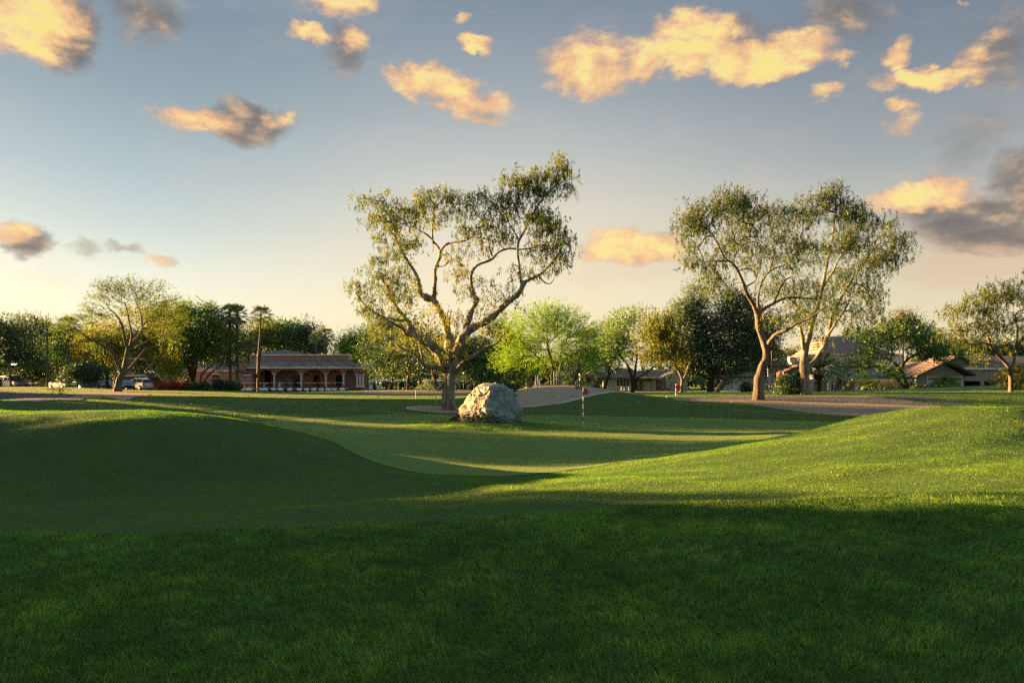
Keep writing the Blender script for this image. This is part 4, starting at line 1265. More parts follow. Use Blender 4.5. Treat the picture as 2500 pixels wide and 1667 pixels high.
# ------------------------------------------------------------------ boulder
def boulder():
    m, T, out = new_mat('ore_rock')
    tc = T.node('ShaderNodeTexCoord')
    p = tc.outputs['Object']
    sep = T.node('ShaderNodeSeparateXYZ')
    T.put(sep.inputs[0], p)
    st = T.v('MULTIPLY', p, (1.0, 1.0, .6))
    rot = T.node('ShaderNodeVectorRotate')
    rot.rotation_type = 'Y_AXIS'
    T.put(rot.inputs['Vector'], p)
    rot.inputs['Angle'].default_value = math.radians(-28)
    streak = T.v('MULTIPLY', rot.outputs[0], (3.4, 3.4, 1.0))
    n1 = T.noise(streak, 1.6, 6, .68, .5)
    n2 = T.noise(p, 5.0, 6, .7, .4)
    n3 = T.noise(p, 17.0, 5, .75)
    n4 = T.noise(p, 1.3, 4, .6, .3)
    c = T.mix(T.ss(n2, .35, .65), (.27, .23, .17), (.45, .39, .30))
    c = T.mix(T.ss(n4, .5, .68), c, (.29, .20, .19))
    c = T.mix(T.m('MULTIPLY', T.ss(n3, .56, .68), .8), c, (.48, .44, .38))
    # copper stain over the right-hand side
    side = T.ss(T.m('ADD', T.m('MULTIPLY', sep.outputs[0], 1.3), T.m('MULTIPLY', T.m('SUBTRACT', n4, .5), 2.4)), -.25, .25)
    grey = T.mix(T.ss(n2, .4, .62), (.19, .19, .185), (.40, .40, .385))
    teal = T.mix(T.ss(n1, .38, .58), grey, (.13, .245, .245))
    teal = T.mix(T.m('MULTIPLY', T.ss(n3, .55, .66), T.ss(n1, .35, .6)), teal, (.33, .46, .47))
    teal = T.mix(T.m('MULTIPLY', T.ss(n2, .6, .72), .7), teal, (.13, .085, .06))
    c = T.mix(side, c, teal)
    c = T.mix(T.m('MULTIPLY', T.ss(n3, .42, .30), .7), c, (.07, .055, .045))
    b = T.node('ShaderNodeBsdfPrincipled')
    T.put(b.inputs['Base Color'], c)
    b.inputs['Roughness'].default_value = .8
    b.inputs['Specular IOR Level'].default_value = .3
    bn = T.node('ShaderNodeBump')
    bn.inputs['Strength'].default_value = 1.0
    bn.inputs['Distance'].default_value = .07
    T.put(bn.inputs['Height'], T.m('ADD', T.m('MULTIPLY', n2, 1.0), T.m('MULTIPLY', n3, .7)))
    T.put(b.inputs['Normal'], bn.outputs[0])
    T.t.links.new(b.outputs[0], out.inputs[0])

    Y = 36.3
    k = Y / F
    ctr = P(1195, 990, Y)
    bm = bmesh.new()
    bmesh.ops.create_icosphere(bm, subdivisions=7, radius=1.0)
    D = np.array([v.co[:] for v in bm.verts])
    # cutting planes: direction, distance; x right, y away, z up (metres)
    planes = [((-.60, -.65, .45), .745), ((.45, -.80, .35), .83), ((-.95, -.15, -.05), 1.30), ((-.80, .05, .62), 1.00), ((.86, -.25, .46), 1.10), ((.97, -.1, .02), 1.36),
              ((.12, -.1, 1.0), .93), ((-.42, 0, .92), .98), ((.52, 0, .86), 1.10), ((-.45, -.70, -.45), 1.10), ((.10, -.78, -.50), 1.12), ((0, 1, 0.15), 1.05), ((-.5, .8, .3), 1.05), ((.6, .8, .3), 1.15), ((0, 0, -1), .86), ((.80, -.55, -.10), 1.25)]
    rad = np.full(len(D), 9.0)
    acc = np.zeros(len(D)) + 1e-300
    kk = 90.0
    for n_, d_ in planes:
        n_ = np.array(n_) / np.linalg.norm(n_)
        q = D @ n_
        r_ = np.where(q > .05, d_ / np.maximum(q, .05), 9.0)
        acc += np.exp(-kk * r_)
    rad = -np.log(acc) / kk
    rr = np.random.RandomState(3)
    # layered ridged noise
    from mathutils import noise as mn
    Vn = D * rad[:, None]
    out_ = []
    for q in Vn:
        v = Vector(q)
        w = v + Vector((mn.noise(v * 1.3), mn.noise(v * 1.3 + Vector((7, 1, 2))), mn.noise(v * 1.3 + Vector((3, 9, 4))))) * .35
        a = mn.ridged_multi_fractal(Vector((w.x * 1.0 + w.z * .3, w.y, w.z * .8)) * 1.5, .9, 2.1, 5, 1.0, 2.0)
        f_ = mn.fractal(w * 5.0, .7, 2.1, 6)
        cell = mn.voronoi(w * 2.2)[0]
        out_.append(.095 * (a - 1.1) + .055 * f_ - .10 * max(0.0, .16 - (cell[1] - cell[0])) * 3)
    Vn = Vn * (1 + np.array(out_))[:, None]
    # dark cleft across the sunny face
    a0, a1 = np.array([-1.0, -.75, .02]), np.array([-.55, -.75, .42])
    t = np.clip(((Vn - a0) @ (a1 - a0)) / ((a1 - a0) @ (a1 - a0)), 0, 1)
    dd = np.linalg.norm(Vn - a0 - t[:, None] * (a1 - a0), axis=1)
    Vn = Vn * (1 - .13 * np.exp(-(dd / .12) ** 2))[:, None]
    for v, q in zip(bm.verts, Vn):
        v.co = q
    me = bpy.data.meshes.new('boulder')
    bm.to_mesh(me)
    bm.free()
    for pgn in me.polygons:
        pgn.use_smooth = True
    me.materials.append(m)
    o = link('boulder', me, None, ctr)
    tag(o, 'large rough boulder, tan on its sunlit left and stained blue green on the right', 'boulder')
    # dark slab of stone peeking out at its lower left
    s = MB()
    s.prism([(-.34, 0.0), (-.28, .07), (-.05, .22), (.2, .36), (.3, .22), (.1, .06), (-.1, -.02)], -.2, .2)
    g = P(1112, 1026, Y + .3)
    o = s.build('rock_slab', plain('slab_rock', (.05, .055, .05), .9, bump_=.8, var=.4), None, g, bevel=.02)
    tag(o, 'thin dark stone slab leaning out under the left foot of the boulder', 'rock')


boulder()

# ------------------------------------------------------------------ grass blades
def vnoise(x, y, s, seed):
    r = np.random.RandomState(seed)
    tb = r.rand(256, 256)
    x = x * s + 500
    y = y * s + 500
    xi = np.floor(x).astype(int)
    yi = np.floor(y).astype(int)
    fx = x - xi
    fy = y - yi
    fx = fx * fx * (3 - 2 * fx)
    fy = fy * fy * (3 - 2 * fy)
    g = lambda a, b: tb[a & 255, b & 255]
    return (g(xi, yi) * (1 - fx) + g(xi + 1, yi) * fx) * (1 - fy) + (g(xi, yi + 1) * (1 - fx) + g(xi + 1, yi + 1) * fx) * fy


def blade_mat(name, stops, trans=.52, gloss=.02):
    m, T, out = new_mat(name)
    at = T.node('ShaderNodeAttribute')
    at.attribute_name = 'v'
    col = T.ramp(at.outputs['Fac'], stops)
    d = T.node('ShaderNodeBsdfDiffuse')
    T.put(d.inputs[0], col)
    tr = T.node('ShaderNodeBsdfTranslucent')
    T.put(tr.inputs[0], T.mix(1.0, col, (1.25, 1.1, .5), 'MULTIPLY'))
    mx = T.node('ShaderNodeMixShader')
    mx.inputs[0].default_value = trans
    T.t.links.new(d.outputs[0], mx.inputs[1])
    T.t.links.new(tr.outputs[0], mx.inputs[2])
    g = T.node('ShaderNodeBsdfGlossy')
    g.inputs['Roughness'].default_value = .4
    m2 = T.node('ShaderNodeMixShader')
    m2.inputs[0].default_value = gloss
    T.t.links.new(mx.outputs[0], m2.inputs[1])
    T.t.links.new(g.outputs[0], m2.inputs[2])
    T.t.links.new(m2.outputs[0], out.inputs[0])
    return m


M_ROUGH = blade_mat('long_grass', [(0, (.056, .135, .038)), (.4, (.125, .27, .062)), (.7, (.25, .43, .09)), (.92, (.36, .54, .11)), (1, (.60, .58, .30))])
M_GREENB = blade_mat('green_grass', [(0, (.060, .145, .014)), (.5, (.086, .178, .016)), (1, (.13, .22, .022))])
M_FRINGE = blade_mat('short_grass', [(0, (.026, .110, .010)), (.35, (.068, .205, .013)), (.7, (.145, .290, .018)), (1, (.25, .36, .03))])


def mow_y(x):
    return np.interp(x, MOWX, MOWY) + .04 * np.sin(x * 2.1) + .02 * np.sin(x * 7)


def sample(n, y0, y1, seed, dens=None):
    """n ground points with even density on the ground between two distances"""
    r = np.random.RandomState(seed)
    xs, ys = [], []
    got = 0
    while got < n:
        y = r.uniform(y0, y1, n * 2)
        w = (.71 * y + 2.4)
        keep = r.rand(n * 2) < w / (.71 * y1 + 2.4)
        y, w = y[keep], w[keep]
        x = r.uniform(-1, 1, len(y)) * w
        xs.append(x)
        ys.append(y)
        got += len(y)
    return np.concatenate(xs)[:n], np.concatenate(ys)[:n], r


def blades(name, label, x, y, r, hh, ww, mat, lean=.5, quad=True, vshift=0.0, lift=0.0, vn=.07):
    n = len(x)
    z = H(x, y) + lift
    c1 = vnoise(x, y, 1.3, 1) * .6 + vnoise(x, y, 3.7, 2) * .4
    c2 = vnoise(x, y, 9.0, 3)
    ht = hh * (.55 + .7 * r.rand(n)) * (.72 + .55 * c2) * (.85 + .3 * c1)
    w = ww * (.7 + .6 * r.rand(n))
    a = r.rand(n) * 2 * np.pi
    ux, uy = np.cos(a), np.sin(a)
    # combed direction varying over the lawn
    dirn = vnoise(x, y, .6, 7) * 6.28 * 1.5 + r.randn(n) * 1.2
    ln = lean * (.3 + r.rand(n))
    lx, ly = np.cos(dirn) * ln * ht, np.sin(dirn) * ln * ht
    base = np.stack([x, y, z - .004], 1)
    side = np.stack([ux, uy, np.zeros(n)], 1) * (w / 2)[:, None]
    v = np.clip(.02 + .62 * c1 + .28 * (c2 - .5) + r.randn(n) * vn + vshift + (r.rand(n) > .985) * .3, 0, 1)
    if quad:
        mid = base + np.stack([lx * .35, ly * .35, ht * .6], 1)
        tip = base + np.stack([lx, ly, ht * (1 - .25 * ln)], 1)
        V = np.stack([base - side, base + side, mid + side * .75, tip, mid - side * .75], 1).reshape(-1, 3)
        k = np.arange(n)[:, None] * 5
        fl = (k + np.array([[0, 1, 2, 3, 4]])).ravel()
        me = np_mesh(name, V, fl, np.full(n, 5), mat, attrs={'v': np.repeat(v, 5)})
    else:
        tip = base + np.stack([lx, ly, ht], 1)
        V = np.stack([base - side, base + side, tip], 1).reshape(-1, 3)
        me = np_mesh(name, V, np.arange(n * 3), np.full(n, 3), mat, attrs={'v': np.repeat(v, 3)})
    o = link(name, me)
    tag(o, label, 'grass', kind='stuff')
    return o


def make_grass():
    # rough in front of the mowing edge
    x, y, r = sample(560000, 2.9, 9.4, 1)
    k = y < mow_y(x)
    dens = r.rand(len(x)) < np.clip(1.25 - y * .05, .4, 1)
    k &= dens
    # worn spots
    k &= ~((vnoise(x, y, .8, 21) > .88) & (r.rand(len(x)) < .3))
    blades('rough_grass', 'longer grass in the foreground below the mowing edge', x[k], y[k], r, .055, .0037, M_ROUGH, .62, vn=.15)
    # short grass of the collar and mounds
    x, y, r = sample(380000, 8.2, 15.5, 2)
    k = (y > mow_y(x)) & ~in_poly(x, y, GREEN)
    xs, ys = [x[k]], [y[k]]
    x, y, r2 = sample(420000, 15.5, 27, 3)
    k = ~in_poly(x, y, GREEN)
    blades('collar_grass', 'short turf between the mowing edge and the putting green', xs[0], ys[0], r, .020, .0052, M_FRINGE, .8, False, vshift=.14 * np.clip((12.6 - ys[0]) / 1.5, -.6, 1))  # vshift: paler cut at the mowing edge, with bright grazing sky light put in
    blades('mound_grass', 'short turf covering the mounds on both sides of the green', x[k], y[k], r2, .022, .0085, M_FRINGE, .8, False, vshift=np.where(x[k] < -3, -.10, .04))  # vshift: relief shading put into the colour, left mound darker than the rest
    x, y, r = sample(380000, 27, 62, 4)
    k = ~in_poly(x, y, GREEN)
    for pl in BEDS:
        k &= ~in_poly(x, y, pl)
    bm = (np.hypot((x + 1.0) / 3.6, (y - 36.3) / 2.9) < 1) & (np.hypot((x + 1) / 1.35, (y - 36.3) / .9) > 1)
    blades('far_grass', 'turf on the slopes beyond the putting green', x[k], y[k], r, .032, .022, M_FRINGE, .8, False)
    x, y, r = sample(420000, 15.8, 45.5, 6)
    k = in_poly(x, y, GREEN) & (r.rand(len(x)) < np.clip(1.5 - y / 45, .4, 1))
    blades('green_grass', 'very short even turf of the putting green', x[k], y[k], r, .0085, .011, M_GREENB, .9, False, lift=.012, vshift=np.where(np.sin((x[k] * .18 + y[k]) * 2.9) > 0, .16, -.10))
    r = np.random.RandomState(9)
    n = 60000
    a = r.rand(n) * 6.283
    q = np.sqrt(r.rand(n)) * 1.0
    x = -1.0 + np.cos(a) * q * 4.0
    y = 36.3 + np.sin(a) * q * 3.2
    k = r.rand(n) < np.clip((1.05 - q) * 3, 0, 1)
    blades('boulder_grass', 'thick grass on the little mound under the boulder', x[k], y[k], r, .06, .012, M_ROUGH, .6, False, vshift=-.1)

# ------------------------------------------------------------------ beds and paths
BEDS = []


def bed(name, pp, mat, ymin=20, step=.6, lift=.02, n=6, world=False):
    pl = smooth_poly(pp if world else gpoly(pp, ymin), n)
    BEDS.append(pl)
    return drape(name, pl, mat, step, lift)


def edging(name, pts, label, wd=.12, ht=.07):
    """a low concrete kerb along ground points"""
    m = MB()
    P2 = [Vector((x, y, 0)) for x, y in pts]
    for i in range(len(P2) - 1):
        a, b_ = P2[i], P2[i + 1]
        d = (b_ - a)
        if d.length < 1e-4:
            continue
        nrm = Vector((-d.y, d.x, 0)).normalized() * wd / 2
        vs = []
        for q, s_ in ((a, -1), (a, 1), (b_, 1), (b_, -1)):
            w = q + nrm * s_
            vs.append((w.x, w.y, h(w.x, w.y) - .05))
        vs += [(v[0], v[1], v[2] + .05 + ht) for v in vs]
        m.add(vs, [(0, 1, 2, 3), (4, 7, 6, 5), (0, 4, 5, 1), (1, 5, 6, 2), (2, 6, 7, 3), (3, 7, 4, 0)])
    o = m.build(name, M_CONC)
    return tag(o, label, 'kerb')


# round mulch island of the big gum
gt = G(1094, 1000, 40)
island = [(gt.x + math.cos(a) * 2.5 + .1, gt.y + math.sin(a) * 2.0) for a in np.linspace(0, 2 * math.pi, 18, endpoint=False)]
bed('tree_island', island, M_BARK, step=.5, world=True)
isl = smooth_poly(island, 4)
edging('kerb', isl + [isl[0]], 'thin concrete kerb ring round the mulch under the big gum tree', .1, .05)
# planted brown mound right of the boulder
mound = [(-1.8, 53), (.2, 49.5), (2.6, 51.3), (5, 54.5), (7.4, 58.5), (10.2, 63), (10.2, 67), (8.5, 72), (5, 74.5), (0, 74), (-3, 70), (-3.0, 60)]
bed('planted_mound', mound, M_GRAVEL, step=.5, world=True)
mk = smooth_poly(mound, 6)
edging('kerb', mk[-12:] + mk[:38], 'pale kerb curving round the foot of the brown planted mound', .14, .06)
# bark bed at the right, path, asphalt, car park
bed('bark_bed', [(1640, 974), (1760, 982), (1860, 992), (1960, 1006), (2060, 1016), (2160, 1019), (2260, 1012), (2350, 1006), (2300, 992), (2220, 978), (2140, 969), (2060, 966), (1960, 966), (1860, 966), (1760, 968)], M_BARK, 26, .6)
bed('cart_path', [(2120, 969), (2200, 973), (2290, 983), (2360, 995), (2420, 1006), (2480, 1004), (2400, 993), (2330, 981), (2260, 971), (2190, 966.5)], M_ASPH, 26, .6, .035)
bed('gravel_rise', [(-30, 975), (60, 980), (140, 977), (210, 971), (200, 966), (120, 962), (60, 957.5), (-30, 956)], M_ASPH, 40, 1.0, .03)
bed('bark_bed', [(170, 970), (250, 970), (330, 969), (365, 965), (330, 959), (290, 957), (230, 959), (190, 963)], M_BARK, 40, 1.0, .03)
bed('bark_bed', [(880, 958), (960, 963), (1050, 963), (1120, 960), (1170, 958), (1130, 952), (1000, 950), (900, 952)], M_BARK, 60, 1.2, .03)
drape('car_park', [(-100, 112), (-40, 112), (-36, 150), (-8, 150), (-6, 166), (-110, 166)], M_ASPH, 3.0, .02)
make_grass()

# ------------------------------------------------------------------ buildings
def tile_mat(name, c0, c1, c2, period=.42, axis_=0):
    m, T, out = new_mat(name)
    tc = T.node('ShaderNodeTexCoord')
    p = tc.outputs['Object']
    sep = T.node('ShaderNodeSeparateXYZ')
    T.put(sep.inputs[0], p)
    u = sep.outputs[axis_]
    n = T.noise(p, 1.3, 5, .7)
    nf = T.noise(T.v('MULTIPLY', p, (1, 1, 2)), 7, 3, .7)
    wob = T.m('MULTIPLY_ADD', n, .12, u)
    wave = T.m('SINE', T.m('MULTIPLY', wob, 2 * math.pi / period))
    rows = T.m('SINE', T.m('MULTIPLY', sep.outputs[2], 2 * math.pi / .17))
    c = T.mix(T.ss(n, .35, .65), c0, c1)
    c = T.mix(T.m('MULTIPLY', T.ss(nf, .5, .7), .6), c, c2)
    c = T.mix(T.ss(wave, -.2, -1.0, 0, .75), c, tuple(v * .25 for v in c0))
    b = T.node('ShaderNodeBsdfPrincipled')
    T.put(b.inputs['Base Color'], c)
    b.inputs['Roughness'].default_value = .85
    bn = T.node('ShaderNodeBump')
    bn.inputs['Distance'].default_value = .08
    bn.inputs['Strength'].default_value = .8
    T.put(bn.inputs['Height'], T.m('MULTIPLY_ADD', rows, .25, wave))
    T.put(b.inputs['Normal'], bn.outputs[0])
    T.t.links.new(b.outputs[0], out.inputs[0])
    return m


def glass_mat(name, c, rough=.08):
    m, T, out = new_mat(name)
    tc = T.node('ShaderNodeTexCoord')
    n = T.noise(tc.outputs['Object'], .8, 3, .6)
    b = T.node('ShaderNodeBsdfPrincipled')
    T.put(b.inputs['Base Color'], T.mix(T.ss(n, .4, .6), c, tuple(v * 2.2 for v in c)))
    b.inputs['Roughness'].default_value = rough
    b.inputs['Specular IOR Level'].default_value = .6
    T.t.links.new(b.outputs[0], out.inputs[0])
    return m


M_TERRA = plain('stucco_terracotta', (.43, .25, .19), .95, var=.18, scale=1.2, bump_=.2)
M_RUST = plain('block_rust', (0.3, 0.105, 0.063), .95, var=.2, scale=1.5, bump_=.2)
M_WHITE = plain('trim_white', (0.775, 0.75, 0.7), .8, var=.08)
M_COL = plain('column_plaster', (0.728, 0.702, 0.637), .85, var=.1)
M_TILE = tile_mat('roof_tiles_grey', (.115, .092, .085), (.165, .135, .125), (.20, .15, .13), .55)
M_TILER = tile_mat('roof_tiles_red', (.115, .078, .068), (.155, .108, .092), (.20, .145, .12), .40)
M_TILEP = tile_mat('roof_tiles_pink', (.19, .135, .115), (.25, .18, .155), (.30, .225, .19), .40)
M_GLASS = glass_mat('window_glass', (.012, .014, .016))
M_GLASSB = glass_mat('window_glass_blind', (.16, .24, .26), .25)
M_DARKIN = plain('dark_recess', (.03, .022, .018), .9)
M_BEIGE = plain('stucco_beige', (0.585, 0.498, 0.399), .95, var=.1, scale=1.5, bump_=.15)
M_BEIGED = plain('stucco_tan', (0.429, 0.341, 0.254), .95, var=.12, scale=1.5, bump_=.15)
M_GREYH = plain('stucco_grey', (0.494, 0.488, 0.488), .95, var=.08, scale=1.5, bump_=.15)
M_TAUPE = plain('stucco_taupe', (0.334, 0.283, 0.239), .95, var=.08, scale=1.5, bump_=.15)
M_SLAT = plain('gate_slats', (.25, .27, .28), .8, var=.3, scale=3, stretch=(3, 1, .1))
M_BRICK = plain('brick_plinth', (.22, .085, .06), .9, var=.25, scale=5)


class House:
    def __init__(s, name, label, cat, px, Y):
        s.Y = Y
        s.o = Vector(B(px, Y))
        s.root = empty(name, s.o, 0, label, cat)

    def q(s, px, py, dy=0.0):
        """local coordinates of a photo pixel at depth Y (dy moves it back, size kept)"""
        p = P(px, py, s.Y)
        return p.x - s.o.x, p.z - s.o.z

    def slab(s, mb, x0, x1, y0, y1, dy, th, holes=()):
        """a vertical wall slab with openings, pixels; dy metres behind the front plane"""
        X0, Z1 = s.q(x0, y0)
        X1, Z0 = s.q(x1, y1)
        hs = [(s.q(a, c)[0], s.q(b, c)[0], s.q(a, d)[1], s.q(a, c)[1]) for a, b, c, d in holes]
        xs = sorted({X0, X1} | {v for q in hs for v in q[:2] if X0 < v < X1})
        for a, b in zip(xs[:-1], xs[1:]):
            m = (a + b) / 2
            cuts = sorted([(max(Z0, q[2]), min(Z1, q[3])) for q in hs if q[0] < m < q[1]])
            z = Z0
            for c, d in cuts:
                if c - z > 1e-3:
                    mb.box(a, b, dy, dy + th, z, c)
                z = max(z, d)
            if Z1 - z > 1e-3:
                mb.box(a, b, dy, dy + th, z, Z1)
        return mb

    def window(s, x0, x1, y0, y1, dy=.0, fr=M_WHITE, gl=M_GLASS, bars=1, w=.09, rows=0, name='window', proud=.03):
        X0, Z1 = s.q(x0, y0)
        X1, Z0 = s.q(x1, y1)
        m = MB()
        m.box(X0, X1, dy - proud, dy + .12, Z1 - w, Z1).box(X0, X1, dy - proud, dy + .12, Z0, Z0 + w)
        m.box(X0, X0 + w, dy - proud + .002, dy + .118, Z0 + w, Z1 - w).box(X1 - w, X1, dy - proud + .002, dy + .118, Z0 + w, Z1 - w)
        for i in range(1, bars + 1):
            xc = X0 + (X1 - X0) * i / (bars + 1)
            m.box(xc - w * .4, xc + w * .4, dy - .01, dy + .11, Z0 + w, Z1 - w)
        for i in range(1, rows + 1):
            zc = Z0 + (Z1 - Z0) * i / (rows + 1)
            m.box(X0 + w, X1 - w, dy - .006, dy + .106, zc - w * .4, zc + w * .4)
        f = m.build(name, fr, s.root)
        g = MB().box(X0 + w * .5, X1 - w * .5, dy + .05, dy + .09, Z0 + w * .5, Z1 - w * .5).build('pane', gl, f)
        return f

    def part(s, mb, name, mat, parent=None, **k):
        return mb.build(name, mat, parent or s.root, **k)

    def hip(s, x0, x1, ye, yr, dy0, dy1, inl, inr, over=.3, name='roof', mat=None, inb=None):
        """hip roof: eave row ye, ridge row yr; inl/inr ridge insets in pixels"""
        X0, ZE = s.q(x0, ye)
        X1, ZR = s.q(x1, yr)
        R0 = s.q(x0 + inl, yr)[0]
        R1 = s.q(x1 - inr, yr)[0]
        ym = (dy0 + dy1) / 2
        t = .12
        v = [(X0, dy0, ZE), (X1, dy0, ZE), (X1, dy1, ZE), (X0, dy1, ZE), (R0, ym, ZR), (R1, ym, ZR), (X0, dy0, ZE - t), (X1, dy0, ZE - t), (X1, dy1, ZE - t), (X0, dy1, ZE - t)]
        m = MB().add(v, [(0, 1, 5, 4), (1, 2, 5), (2, 3, 4, 5), (3, 0, 4), (9, 8, 7, 6), (0, 6, 7, 1), (1, 7, 8, 2), (2, 8, 9, 3), (3, 9, 6, 0)])
        return m.build(name, mat or M_TILE, s.root)

    def gable(s, xl, xa, xr, yl, ya, yr, dy0, dy1, mat, name='roof', t=.25):
        """gable roof whose triangular end faces the camera"""
        L, A, R = s.q(xl, yl), s.q(xa, ya), s.q(xr, yr)
        m = MB()
        for p, q in ((L, A), (A, R)):
            m.prism([p, q, (q[0], q[1] + t), (p[0], p[1] + t)], dy0, dy1, 'y')
        return m.build(name, mat, s.root)

    def solid(s, x0, x1, y0, y1, d0, d1, mb=None):
        X0, Z1 = s.q(x0, y0)
        X1, Z0 = s.q(x1, y1)
        return (mb or MB()).box(X0, X1, d0, d1, Z0, Z1)


def clubhouse():
    H_ = House('clubhouse', 'low terracotta clubhouse with grey tiled roofs, white columns and an arched veranda', 'building', 735, 163)
    q = H_.q
    # veranda arcade
    cols = [(628, .5), (669, 1), (735, 1), (795, 1), (838, 1), (871, 1)]
    arches = [(632, 664), (675, 729), (741, 789), (801, 833), (844, 866), (874, 886)]
    X0, ZT = q(604, 899.5)
    X1, _ = q(889, 899.5)
    ZS = q(0, 913)[1]
    ZA = q(0, 902.5)[1]
    mb = MB()
    n = 190
    xs = np.linspace(X0, X1, n)
    def bot(x):
        for a, b in arches:
            A, B_ = q(a, 0)[0], q(b, 0)[0]
            if A < x < B_:
                t = (x - (A + B_) / 2) / ((B_ - A) / 2)
                return ZS + (ZA - ZS) * math.sqrt(max(0, 1 - abs(t) ** 2.3))
        return ZS
    for a, b in zip(xs[:-1], xs[1:]):
        za, zb = bot(a + 1e-4), bot(b - 1e-4)
        mb.add([(a, 0, za), (b, 0, zb), (b, 0, ZT), (a, 0, ZT), (a, .5, za), (b, .5, zb), (b, .5, ZT), (a, .5, ZT)], [(0, 1, 2, 3), (7, 6, 5, 4), (0, 4, 5, 1)])
    H_.part(mb, 'arcade_wall', M_TERRA)
    Zb = q(0, 945.5)[1]
    for px, k in cols[1:] + [(878.5, .8), (885.5, 1)]:
        x = q(px, 0)[0]
        r = .21
        c = MB().box(x - .36, x + .36, -.08, .58, ZS - .14, ZS + .02).lathe(x, .25, [(r * 1.25, ZS - .14), (r, ZS - .4), (r, Zb + .35), (r * 1.6, Zb + .2), (r * 1.7, Zb)], 14)
        c.build('column', M_COL, H_.root)
    # terrace plinth and back wall with doors
    H_.part(H_.solid(606, 893, 945, 954, -1.2, 4.4), 'terrace_plinth', M_BRICK)
    holes = [(648, 662, 916, 932), (700, 722, 916, 945), (752, 768, 915, 945), (808, 826, 915, 945), (856, 862, 917, 945)]
    mb = H_.slab(MB(), 604, 886, 899.6, 945, 4.4, .3, holes)
    H_.part(mb, 'wall', M_TERRA)
    for i, (a, b, c, d) in enumerate(holes):
        H_.window(a, b, c, d, 4.4, fr=M_BRICK, bars=1 if b - a > 8 else 0, w=.12)
    H_.part(H_.solid(631, 646, 899.6, 944.9, 4.2, 4.39), 'door_panel', M_DARKIN)
    H_.part(H_.solid(604, 607, 899.7, 944.8, .52, 4.38), 'sun_block_wall', M_TERRA)  # wall added across the veranda's left end to keep low sun out
    # roof over the veranda: one long hip
    H_.part(H_.solid(602, 892, 895.5, 899.4, -.9, 4.9), 'fascia', M_WHITE)
    X0, ZE = q(602, 895.3)
    X1 = q(893, 0)[0]
    XR = q(834, 0)[0]
    ZR = q(0, 877)[1]
    m = MB().add([(X0, -1, ZE), (X1, -1, ZE), (XR, 7.5, ZR), (X0, 7.5, ZR), (X1, 14, ZE), (X0, 7.5, ZE), (XR, 7.5, ZE)], [(0, 1, 2, 3), (1, 4, 2), (0, 3, 5), (2, 4, 6)])
    rf = H_.part(m, 'roof', M_TILE)
    for i in range(6):      # hip and valley ridges stepping to the right, as rows of cap tiles
        xa, xb = 691 + i * 30, 706 + i * 40
        A, Bq = q(min(xa, 834), 877.5), q(min(xb, 890), 895)
        MB().tube([(A[0], 7.3, A[1] + .1), (Bq[0], -.9, Bq[1] + .1)], .16, 6).build('ridge_cap', M_TILE, rf)
    # upper storey band and its hip roof
    H_.part(H_.solid(584, 830, 865, 880, 7.6, 20), 'upper_wall', M_TERRA)
    H_.part(H_.solid(582, 832, 862, 864.9, 7.3, 20.4), 'cornice', M_WHITE)
    H_.hip(588, 718, 861.8, 847.5, 8.2, 17, 64, 64)
    H_.part(H_.solid(858, 888, 881.5, 899, 9, 15), 'parapet_block', M_WHITE)
    # left wing
    holes = [(519.5, 536.5, 915, 931), (453, 469.5, 915, 933)]
    H_.part(H_.slab(MB(), 425, 580, 907.2, 953, -.2, .3, holes), 'wing_wall', M_TERRA)
    for a, b, c, d in holes:
        H_.window(a, b, c, d, -.18, fr=M_DARKIN, bars=0, w=.08)
        A, B_ = q(a - 1, 917), q(b + 1, 917)
        m = MB()
        pts = []
        for k in range(9):
            t = k / 8
            x = A[0] + (B_[0] - A[0]) * t
            pts.append((x, A[1] + .30 * math.sin(math.pi * t)))
        m.prism(pts[::1] + [(x, z + .32) for x, z in pts[::-1]], -.32, -.19, 'y')
        H_.part(m, 'arch_trim', M_WHITE)
    H_.part(H_.solid(425, 581, 903, 907, -.6, .2), 'fascia', M_WHITE)
    X0, ZE = q(425, 902.8)
    X1 = q(582, 0)[0]
    ZR = q(0, 880)[1]
    Xa, Xb = q(500, 0)[0], q(604, 0)[0]
    m = MB().add([(X0, -.7, ZE), (X1, -.7, ZE), (Xb, 7, ZR), (Xa, 7, ZR), (X0, 7, ZE), (Xb, 7, ZE)], [(0, 1, 2, 3), (0, 3, 4), (1, 5, 2)])
    H_.part(m, 'roof', M_TILE)
    # little gabled entrance and chimney block
    L, A, R = q(578, 905), q(606, 917), q(625, 917)
    m = MB()
    m.prism([(L[0], L[1]), (A[0], A[1]), (R[0], A[1]), (R[0], A[1] + .35), (q(592, 0)[0], q(0, 902)[1])], -2.4, -.71, 'y')
    H_.part(m, 'porch_roof', M_TILE)
    H_.part(H_.solid(591, 622, 917.2, 953, -2.2, -.22), 'porch_wall', M_TERRA)
    H_.part(H_.solid(603, 624, 914.6, 917.1, -2.5, -2.41), 'porch_fascia', M_WHITE)
    H_.part(H_.solid(587.5, 603.5, 879, 904, -1.4, -.0), 'chimney', M_TERRA)
    H_.part(H_.solid(586.5, 604.5, 877, 879, -1.5, .1), 'chimney_cap', M_WHITE)


clubhouse()


